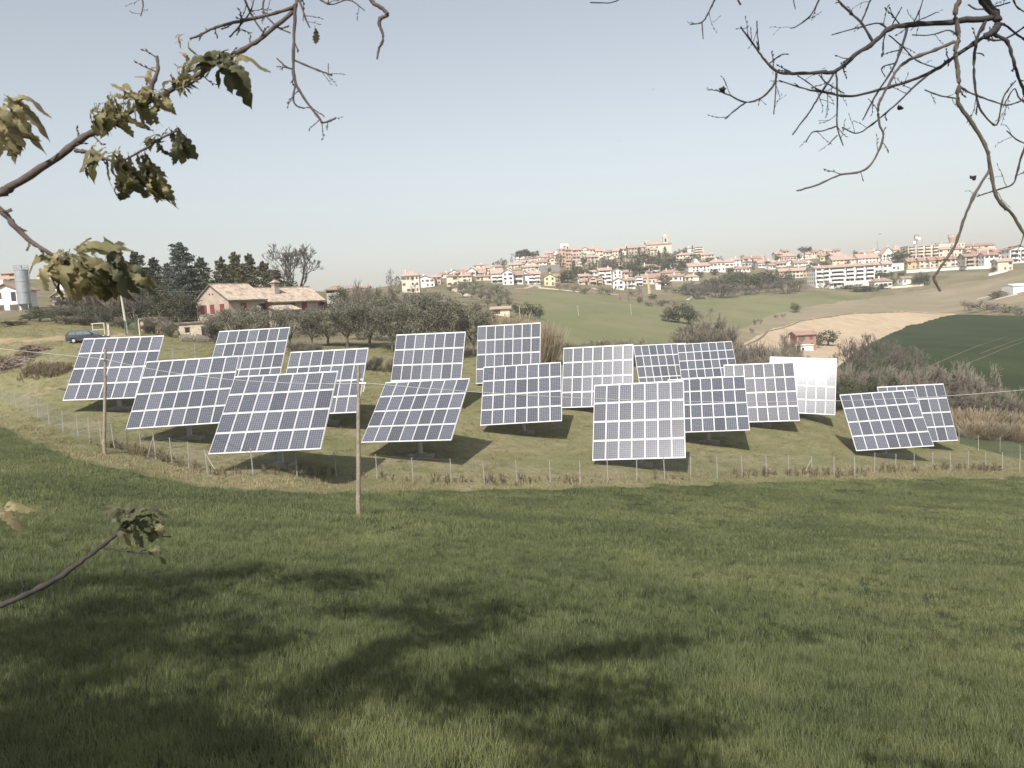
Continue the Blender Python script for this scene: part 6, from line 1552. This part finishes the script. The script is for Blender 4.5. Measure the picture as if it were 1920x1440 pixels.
for px, py, Y, n, sz, dr, kd, di in (
    (-4, 212, 2.3, 7, 88, .35, 'y', [0, 30, -25, -50, 60, 15, -10]), (14, 186, 2.3, 4, 80, .3, 'y', [10, 40, -20]), (-10, 240, 2.3, 4, 80, .5, 'y', [-20, 0, -45]),
    (205, 196, 2.42, 7, 70, .75, 'n', [200, 170, 230, 250, 270, 150, 290]), (190, 205, 2.42, 4, 66, .8, 'n', [185, 210, 260]), (225, 205, 2.44, 4, 60, .9, 'n', [250, 275, 295]), (240, 180, 2.44, 5, 56, .3, 'n', [130, 160, 90, 200]),
    (282, 170, 2.46, 6, 60, .2, 'y', [100, 130, 160, 80, 190]), (275, 178, 2.46, 6, 56, .4, 'n', [180, 210, 240, 280, 310]), (300, 180, 2.46, 4, 44, .7, 'n', [300, 330, 270]),
    (345, 138, 2.5, 6, 40, .5, 'y', [100, 150, 200, 240, 280]), (355, 118, 2.5, 5, 38, .3, 'y', [60, 110, 160, 200]), (335, 142, 2.5, 5, 36, .8, 'n', [230, 260, 290]), (352, 72, 2.7, 3, 26, .2, 'y', [150, 200, 260]),
    (424, 108, 2.25, 5, 104, .1, 'd', [178, 150, 330, 25, 160]), (418, 108, 2.25, 2, 100, .12, 'd', [345, 170]),
    (222, 300, 2.42, 8, 74, .75, 'n', [200, 230, 250, 270, 290, 310, 170, 185]), (190, 292, 2.42, 4, 70, .35, 'n', [175, 195, 150]), (245, 320, 2.42, 6, 70, .9, 'd', [240, 260, 280, 300]), (285, 318, 2.44, 5, 70, .9, 'n', [250, 275, 300]), (268, 292, 2.43, 5, 66, .6, 'd', [300, 330, 260]), (292, 345, 2.44, 5, 50, .9, 'y', [250, 280, 310]),
    (312, 262, 2.46, 3, 50, .5, 'd', [130, 290, 310]), (335, 246, 2.46, 6, 60, .8, 'd', [260, 290, 310, 330, 230]), (298, 252, 2.46, 2, 48, .1, 'd', [135, 120]),
    (128, 488, 2.1, 7, 92, .45, 'n', [160, 200, 230, 20, 340, 300, 60]), (150, 478, 2.1, 7, 84, .3, 'n', [20, 60, 100, 340, 310, 160]), (115, 490, 2.1, 6, 92, .7, 'y', [190, 220, 250, 275]), (150, 500, 2.1, 5, 88, .9, 'y', [250, 275, 290]), (195, 490, 2.12, 6, 84, .5, 'd', [330, 300, 270, 10, 240]), (222, 500, 2.12, 6, 84, .3, 'd', [90, 20, 340, 300, 250, 200]),
    (246, 978, 2.2, 8, 70, .35, 'd', [20, 60, 110, 150, 350, 330, 180]), (270, 962, 2.2, 5, 62, .3, 'd', [10, 40, 160, 330]), (288, 985, 2.2, 4, 58, .9, 'd', [300, 280, 330]), (235, 965, 2.2, 4, 56, .3, 'd', [160, 190, 120]), (285, 1036, 2.2, 3, 26, .3, 'd', [0, 40, 300]),
    (-6, 962, 2.1, 5, 60, .2, 'y', [10, 30, -15]), (582, 54, 2.7, 1, 44, .6, 'x', [300])):
    leaves(oak1, px, py, Y, n, sz, dr, kd, TL, 1.0, di)
# trunk and limbs, and the crown overhead that throws the dappled shade
def limb(parent, a, b, r0, r1, org, mat, sag=.3):
    a, b = np.asarray(a, float), np.asarray(b, float); mid = (a+b)/2+np.array([rnd.gauss(0, .25), rnd.gauss(0, .25), sag])
    S = smooth_path([a, mid, b], 6); m = MB(); k = len(S); m.tube([p-np.asarray(org) for p in S], [r0+(r1-r0)*i/(k-1) for i in range(k)], 8); m.build('limb', mat, parent)
def oak_trunk(parent, T, h, r, lean=(0, 0)):
    m = MB(); m.tube([(0, 0, -.4), (.05, .05, .2), (.1+lean[0]*.4, .1+lean[1]*.4, h*.5), (lean[0], lean[1], h)], [r*1.6, r*1.1, r*.95, r*.8], 14); m.build('trunk', M_OBARK, parent)
oak_trunk(oak1, TL, 4.2, .38, (.2, .3)); f1 = TL+np.array([.2, .3, 4.1])
limb(oak1, f1-np.array([0, 0, .6]), at(-260, 470, YB), .16, .03, TL, M_OBARK, -.2); limb(oak1, f1-np.array([0, 0, 1.2]), at(-200, 250, 2.1), .10, .02, TL, M_OBARK, .1); limb(oak1, TL+np.array([.1, .1, 1.6]), at(-220, 1210, 2.2), .06, .012, TL, M_OBARK, .1)
limb(oak1, f1, at(580, -60, 2.75), .10, .012, TL, M_OBARK, .8); limb(oak1, f1, at(690, -14, 2.5), .08, .01, TL, M_OBARK, 1.0)
L_DIR = -SUN
def shade_clumps(parent, T, fork, spots, name_mat, seed):
    """leafy boughs of the crown, each hung on the nearest bough already grown; (px, py) is where on the field its shade falls"""
    r_ = np.random.default_rng(seed); VV, FF = [], []; nb = 0; cs = []
    for px, py, hz, sz, nl in spots:
        g = ground_hit(px, py, 9); cs.append((g+SUN*((hz-g[2])/SUN[2]), sz, nl))
    done = [np.asarray(fork, float)]; todo = list(range(len(cs)))
    while todo:
        d = [(min(np.linalg.norm(cs[i][0]-q) for q in done), i) for i in todo]; i = min(d)[1]; todo.remove(i); c, sz, nl = cs[i]
        q = min(done, key=lambda p: np.linalg.norm(c-p)); L = np.linalg.norm(c-q); done.append(c)
        limb(parent, q, c, .05 if L > 1.5 else .03, .015, T, M_OBARK, .15)
        e = r_.normal(size=(nl, 3))*sz*np.array([.6, .6, .35]); V, Fl = leafy(c[None]+e-np.asarray(T)[None], .085, .55); VV.append(V); FF.append(Fl+nb); nb += len(V)
    mk('crown', np_mesh('crown', np.concatenate(VV), np.concatenate(FF), 4, name_mat), parent)
spots = []
rs = random.Random(3)
def blob(px, py, n, rx, ry, sz, nl, h=(4.5, 9.0)):
    for _ in range(n): spots.append((px+rs.gauss(0, rx), min(1600, py+rs.gauss(0, ry)), rs.uniform(*h), sz*rs.uniform(.7, 1.3), int(nl*rs.uniform(.6, 1.3))))
def path(pts, step, sz, nl, jx=14, jy=7, h=(4.0, 8.5)):
    for (x0, y0), (x1, y1) in zip(pts[:-1], pts[1:]):
        n = max(1, int(math.hypot(x1-x0, (y1-y0)*2.5)/step))
        for k in range(n): spots.append((x0+(x1-x0)*k/n+rs.gauss(0, jx), min(1640, y0+(y1-y0)*k/n+rs.gauss(0, jy)), rs.uniform(*h), sz*1.55*rs.uniform(.7, 1.3), int(2.1*nl*rs.uniform(.6, 1.3))))
path([(150, 1085), (300, 1090), (430, 1075), (520, 1095), (600, 1085), (700, 1105), (790, 1110), (900, 1135), (1010, 1165)], 46, .50, 210)
path([(0, 1120), (150, 1135), (300, 1130), (450, 1110)], 58, .55, 210)
path([(0, 1180), (120, 1190), (230, 1185), (340, 1160), (420, 1150)], 54, .55, 220)
path([(0, 1245), (100, 1240), (230, 1225), (360, 1215), (480, 1205), (620, 1195)], 54, .45, 170)
path([(0, 1310), (150, 1290), (300, 1260), (400, 1265)], 66, .5, 170)
path([(540, 1315), (600, 1290), (660, 1255), (720, 1225), (800, 1195), (900, 1180)], 44, .42, 190)
path([(760, 1290), (850, 1310), (960, 1320), (1080, 1315), (1250, 1300)], 50, .42, 170)
path([(880, 1270), (980, 1250), (1100, 1240), (1210, 1210), (1360, 1195)], 52, .42, 150)
path([(800, 1160), (900, 1165), (960, 1185)], 60, .4, 130)
path([(330, 1345), (400, 1380), (490, 1425), (520, 1480)], 44, .45, 230)
path([(0, 1370), (150, 1385), (330, 1375)], 60, .5, 190)
path([(0, 1440), (200, 1430), (400, 1440), (520, 1430)], 56, .55, 240)
path([(0, 1520), (200, 1510), (450, 1520)], 70, .6, 240)
path([(1000, 1370), (1150, 1385), (1280, 1365), (1400, 1400)], 58, .4, 130)
path([(1060, 1440), (1250, 1430), (1400, 1450)], 66, .42, 130)
path([(0, 1100), (120, 1110), (260, 1160), (120, 1160), (0, 1215), (180, 1215), (300, 1195)], 60, .55, 200)
path([(100, 1330), (0, 1340), (80, 1400), (260, 1400)], 60, .55, 200)
path([(430, 1140), (480, 1230), (420, 1290), (300, 1310), (180, 1340)], 70, .5, 130)
path([(620, 1340), (720, 1290), (700, 1200)], 80, .4, 80)
path([(680, 1140), (780, 1150), (840, 1140)], 50, .45, 150)
shade_clumps(oak1, TL, f1+np.array([0, 0, 1.0]), spots, M_CROWN, 3)

# ---- the right oak, still bare
TR = np.array([5.6, -2.2, 0.]); TR[2] = zt(TR[0], TR[1])
oak2 = tag(empty('oak_tree', TR), 'bare oak whose dark twigs hang in from the upper right', 'tree', 'oaks on the roadside bank')
def Z2(pts): return [(1080+x/2.2857, y/2.2857) for x, y in pts]
for pts, Y, r0, r1, tw, mt in (
    ([(1650, -60), (1640, 0), (1626, 60), (1640, 160), (1625, 230), (1640, 330), (1640, 440), (1700, 530), (1760, 640), (1775, 720), (1800, 840), (1870, 920), (1920, 1000), (1990, 1100)], 2.6, 5.6, 3.6, 9, M_LICHEN),
    ([(1772, 730), (1700, 850), (1660, 950), (1620, 1060), (1545, 1170), (1535, 1195), (1562, 1248)], 2.6, 3.4, 3.0, 2, M_OBARK),
    ([(1690, -90), (1740, -10), (1790, 60), (1810, 100), (1790, 135), (1750, 158)], 3.0, 12, 7, 0, M_OBARK2),
    ([(1800, 72), (1640, 92), (1470, 105), (1350, 120), (1280, 180), (1190, 240), (1120, 300), (1050, 310), (930, 315), (860, 305), (800, 245), (760, 190), (705, 115)], 3.0, 7, 1.8, 26, M_OBARK2),
    ([(860, 308), (850, 360), (800, 415), (730, 438), (650, 405), (596, 384)], 3.0, 3.0, 1.5, 9, M_OBARK2), ([(730, 438), (690, 465), (638, 510)], 3.0, 2, 1.3, 3, M_OBARK2),
    ([(775, 90), (778, 150), (785, 215)], 3.0, 1.4, 1.6, 3, M_OBARK2), ([(910, 232), (880, 235), (830, 270)], 3.0, 1.4, 1.6, 3, M_OBARK2), ([(858, 310), (855, 400), (848, 490)], 3.0, 1.7, 1.2, 4, M_OBARK2),
    ([(1115, 303), (1120, 400), (1120, 540), (1146, 625)], 3.0, 2.6, 1.4, 5, M_OBARK2), ([(1108, 312), (1050, 400), (1000, 480), (928, 577)], 3.0, 2.6, 1.5, 2, M_OBARK2), ([(1120, 540), (1060, 560), (1012, 568), (985, 610)], 3.0, 1.8, 1.2, 4, M_OBARK2), ([(1120, 580), (1095, 605), (1082, 622)], 3.0, 1.4, 1.0, 2, M_OBARK2),
    ([(1752, 156), (1640, 230), (1540, 300), (1420, 350), (1320, 380), (1180, 412), (1080, 400), (980, 380), (870, 345)], 3.1, 4.6, 1.4, 16, M_OBARK2),
    ([(1622, 178), (1540, 215), (1430, 255), (1370, 310), (1320, 400), (1295, 460), (1300, 530), (1316, 590), (1275, 690), (1220, 735), (1130, 750), (1040, 790), (945, 818)], 2.8, 3.6, 1.8, 10, M_OBARK),
    ([(1795, 150), (1850, 180), (1872, 250), (1900, 340), (1940, 440)], 3.0, 4.5, 2.8, 4, M_OBARK2), ([(1755, 90), (1715, 180), (1705, 300), (1720, 430), (1740, 480), (1802, 536), (1830, 420), (1885, 345)], 3.0, 4.0, 1.3, 10, M_OBARK2),
    ([(1272, 178), (1220, 95), (1150, 30), (1105, -20)], 3.0, 3.2, 2.0, 8, M_OBARK2), ([(1050, -20), (1010, 60), (950, 110), (920, 122)], 3.1, 2.0, 1.2, 6, M_OBARK2), ([(600, -16), (570, 50), (540, 95), (488, 105)], 3.1, 2.0, 1.2, 4, M_OBARK2), ([(540, 98), (545, 168)], 3.1, 1.6, 1.0, 1, M_OBARK2), ([(60, 11), (150, 11), (200, -12)], 3.1, 1.5, 1.2, 4, M_OBARK2),
    ([(1420, 125), (1370, 270), (1290, 400), (1228, 515)], 2.9, 3.0, 1.5, 5, M_OBARK2), ([(1960, 560), (1920, 640), (1890, 740), (1870, 790), (1800, 815), (1718, 842)], 2.7, 2.8, 1.4, 7, M_OBARK2), ([(1640, 370), (1700, 402), (1780, 432), (1850, 450), (1925, 425)], 2.6, 2.4, 1.4, 7, M_OBARK2), ([(1495, 385), (1560, 410), (1625, 420)], 2.6, 1.5, 2.0, 6, M_OBARK2),
    ([(1340, 130), (1300, 100), (1220, 115), (1095, 150)], 3.0, 2.4, 1.2, 5, M_OBARK2), ([(1225, 90), (1250, 30), (1270, -20)], 3.0, 2.0, 1.6, 2, M_OBARK2), ([(1370, 270), (1310, 290), (1325, 330)], 2.9, 1.6, 1.1, 4, M_OBARK2), ([(1520, 310), (1440, 380), (1390, 430), (1310, 500), (1210, 570), (1140, 545)], 3.0, 2.4, 1.3, 10, M_OBARK2), ([(1350, 115), (1380, 60), (1396, 30)], 3.0, 1.6, 1.2, 1, M_OBARK2), ([(1445, 100), (1470, 50), (1490, -10)], 3.0, 1.6, 1.2, 4, M_OBARK2), ([(1460, 90), (1510, 70), (1545, 52)], 3.0, 1.4, 1.1, 3, M_OBARK2),
    ([(1740, 160), (1830, 170), (1960, 90)], 3.0, 2.6, 2.0, 5, M_OBARK2), ([(1830, 100), (1880, 140), (1960, 200)], 3.0, 2.6, 2.0, 4, M_OBARK2), ([(1960, 470), (1900, 420), (1880, 380), (1850, 420), (1830, 460)], 2.9, 2.0, 1.2, 6, M_OBARK2), ([(1440, 150), (1520, 150), (1600, 130), (1640, 160)], 2.9, 1.5, 1.6, 5, M_OBARK2), ([(1340, 150), (1400, 200), (1460, 260), (1540, 290)], 3.05, 1.6, 1.4, 7, M_OBARK2), ([(950, 325), (990, 350), (1040, 385), (1110, 400)], 3.05, 1.3, 1.4, 6, M_OBARK2), ([(1040, 320), (1080, 360), (1150, 400)], 3.0, 1.2, 1.4, 5, M_OBARK2), ([(1680, 20), (1720, 40), (1790, 30), (1860, 10)], 3.0, 1.8, 1.6, 6, M_OBARK2), ([(1870, -10), (1890, 30), (1940, 60)], 3.0, 1.8, 1.6, 3, M_OBARK2), ([(1845, 560), (1890, 600), (1940, 620)], 2.8, 1.4, 1.6, 4, M_OBARK2), ([(930, -10), (940, 40)], 3.1, 1.4, 1.0, 1, M_OBARK2), ([(690, -10), (705, 20)], 3.1, 1.6, 2.6, 0, M_OBARK2)):
    branch(oak2, Z2(pts), Y, r0*.78, r1*.8, mt, int(tw*.62), (.02, .085), 'branch', TR)
for x, y in ((1386, 463), (1700, 765), (628, 383)):
    px, py = 1080+x/2.2857, y/2.2857
    m = MB(); c = at(px, py, 2.8)-TR
    for _ in range(7):
        d = rdir(1)[0]; m.tube([c, c+d*.006, c+d*.014], [.003, .006, .001], 5)
    m.build('bud_cluster', M_OBARK2, oak2)
oak_trunk(oak2, TR, 3.6, .34, (-.5, .4)); f2 = TR+np.array([-.5, .4, 3.5])
limb(oak2, f2, at(1080+1690/2.2857, -90/2.2857, 3.0), .15, .035, TR, M_OBARK2, .5); limb(oak2, f2, at(1080+1650/2.2857, -60/2.2857, 2.6), .08, .012, TR, M_OBARK, .6)
limb(oak2, f2, at(1500, -60, 3.1), .06, .008, TR, M_OBARK2, .6); limb(oak2, f2, at(1340, -50, 3.1), .06, .008, TR, M_OBARK2, .7); limb(oak2, f2, at(1140, -40, 3.1), .06, .006, TR, M_OBARK2, .8); limb(oak2, f2, at(1960, 490, 2.75), .022, .008, TR, M_OBARK, .35)
spots = []
blob(1720, 1450, 3, 60, 20, .4, 90, (5, 8)); blob(1860, 1500, 3, 60, 20, .4, 90, (5, 8))
shade_clumps(oak2, TR, f2+np.array([0, 0, .8]), spots, M_CROWN, 9)

# ------------------------------------------------------------------ birds, haze, labels
M_BIRD = mat_plain('bird_feathers', (.05, .045, .045), .8)
for px, py, Y, sz, lb in ((1650, 439, 420, 1.3, 'dark bird flying above the thin mast'), (1225, 168, 60, .12, 'tiny dark bird high in the sky'), (1160, 265, 70, .12, 'tiny dark bird in the middle of the sky')):
    c = at(px, py, Y); root = tag(empty('bird', c, .6), lb, 'bird')
    m = MB(); pr = [(-.5, .02), (-.35, .10), (0, .14), (.3, .11), (.42, .07), (.5, .02)]; V = []
    for x, r in pr: V += [(x*sz, r*sz*math.cos(6.283*k/8), r*sz*math.sin(6.283*k/8)+.03*sz) for k in range(8)]
    m.add(V, [(j*8+k, j*8+(k+1) % 8, (j+1)*8+(k+1) % 8, (j+1)*8+k) for j in range(len(pr)-1) for k in range(8)], 0, True); m.build('body', M_BIRD, root)
    for s in (-1, 1):
        m = MB(); V = [(.2, .05, .05), (-.15, .05, .05), (.18, .55, .28), (-.12, .5, .26), (-.1, 1.0, .12)]
        m.add([(x*sz, s*y*sz, z*sz) for x, y, z in V]+[(x*sz, s*y*sz, z*sz-.015*sz) for x, y, z in V], [(0, 2, 3, 1), (2, 4, 3), (5, 6, 8, 7), (7, 8, 9), (0, 5, 7, 2), (2, 7, 9, 4), (4, 9, 8, 3), (3, 8, 6, 1)]); m.build('wing', M_BIRD, root)

HAZE = 0.00021
zlo = float(min(ZZ.min(), bz.min()))-1.0; ztp = 78.0
m = MB(); m.box(-8200, 8200, -60, 2700, zlo, ztp)
hm = bpy.data.materials.new('haze_air'); hm.use_nodes = True; N = hm.node_tree.nodes; L = hm.node_tree.links
N.remove(N['Principled BSDF']); pv = N.new('ShaderNodeVolumePrincipled'); pv.inputs['Density'].default_value = HAZE; pv.inputs['Color'].default_value = (.98, .965, .95, 1); pv.inputs['Anisotropy'].default_value = -0.05
L.new(pv.outputs[0], N['Material Output'].inputs['Volume'])
if HAZE: tag(m.build('haze', hm), kind='stuff')

_O = ['', 'first', 'second', 'third', 'fourth', 'fifth', 'sixth', 'seventh', 'eighth', 'ninth', 'tenth', 'eleventh', 'twelfth', 'thirteenth', 'fourteenth', 'fifteenth', 'sixteenth', 'seventeenth', 'eighteenth', 'nineteenth', 'twentieth']
_g = {}
for o in COL.objects:
    if o.parent is None and 'label' in o and 'group' in o: _g.setdefault((o['group'], o['label']), []).append(o)
for (gr, lb), os_ in _g.items():
    if 2 <= len(os_) <= 20:
        os_.sort(key=lambda o: to_px(np.array(o.location))[0])
        for i, o in enumerate(os_): o['label'] = lb+', '+(_O[i+1]+' from the left' if len(os_) > 2 else ('left one', 'right one')[i])
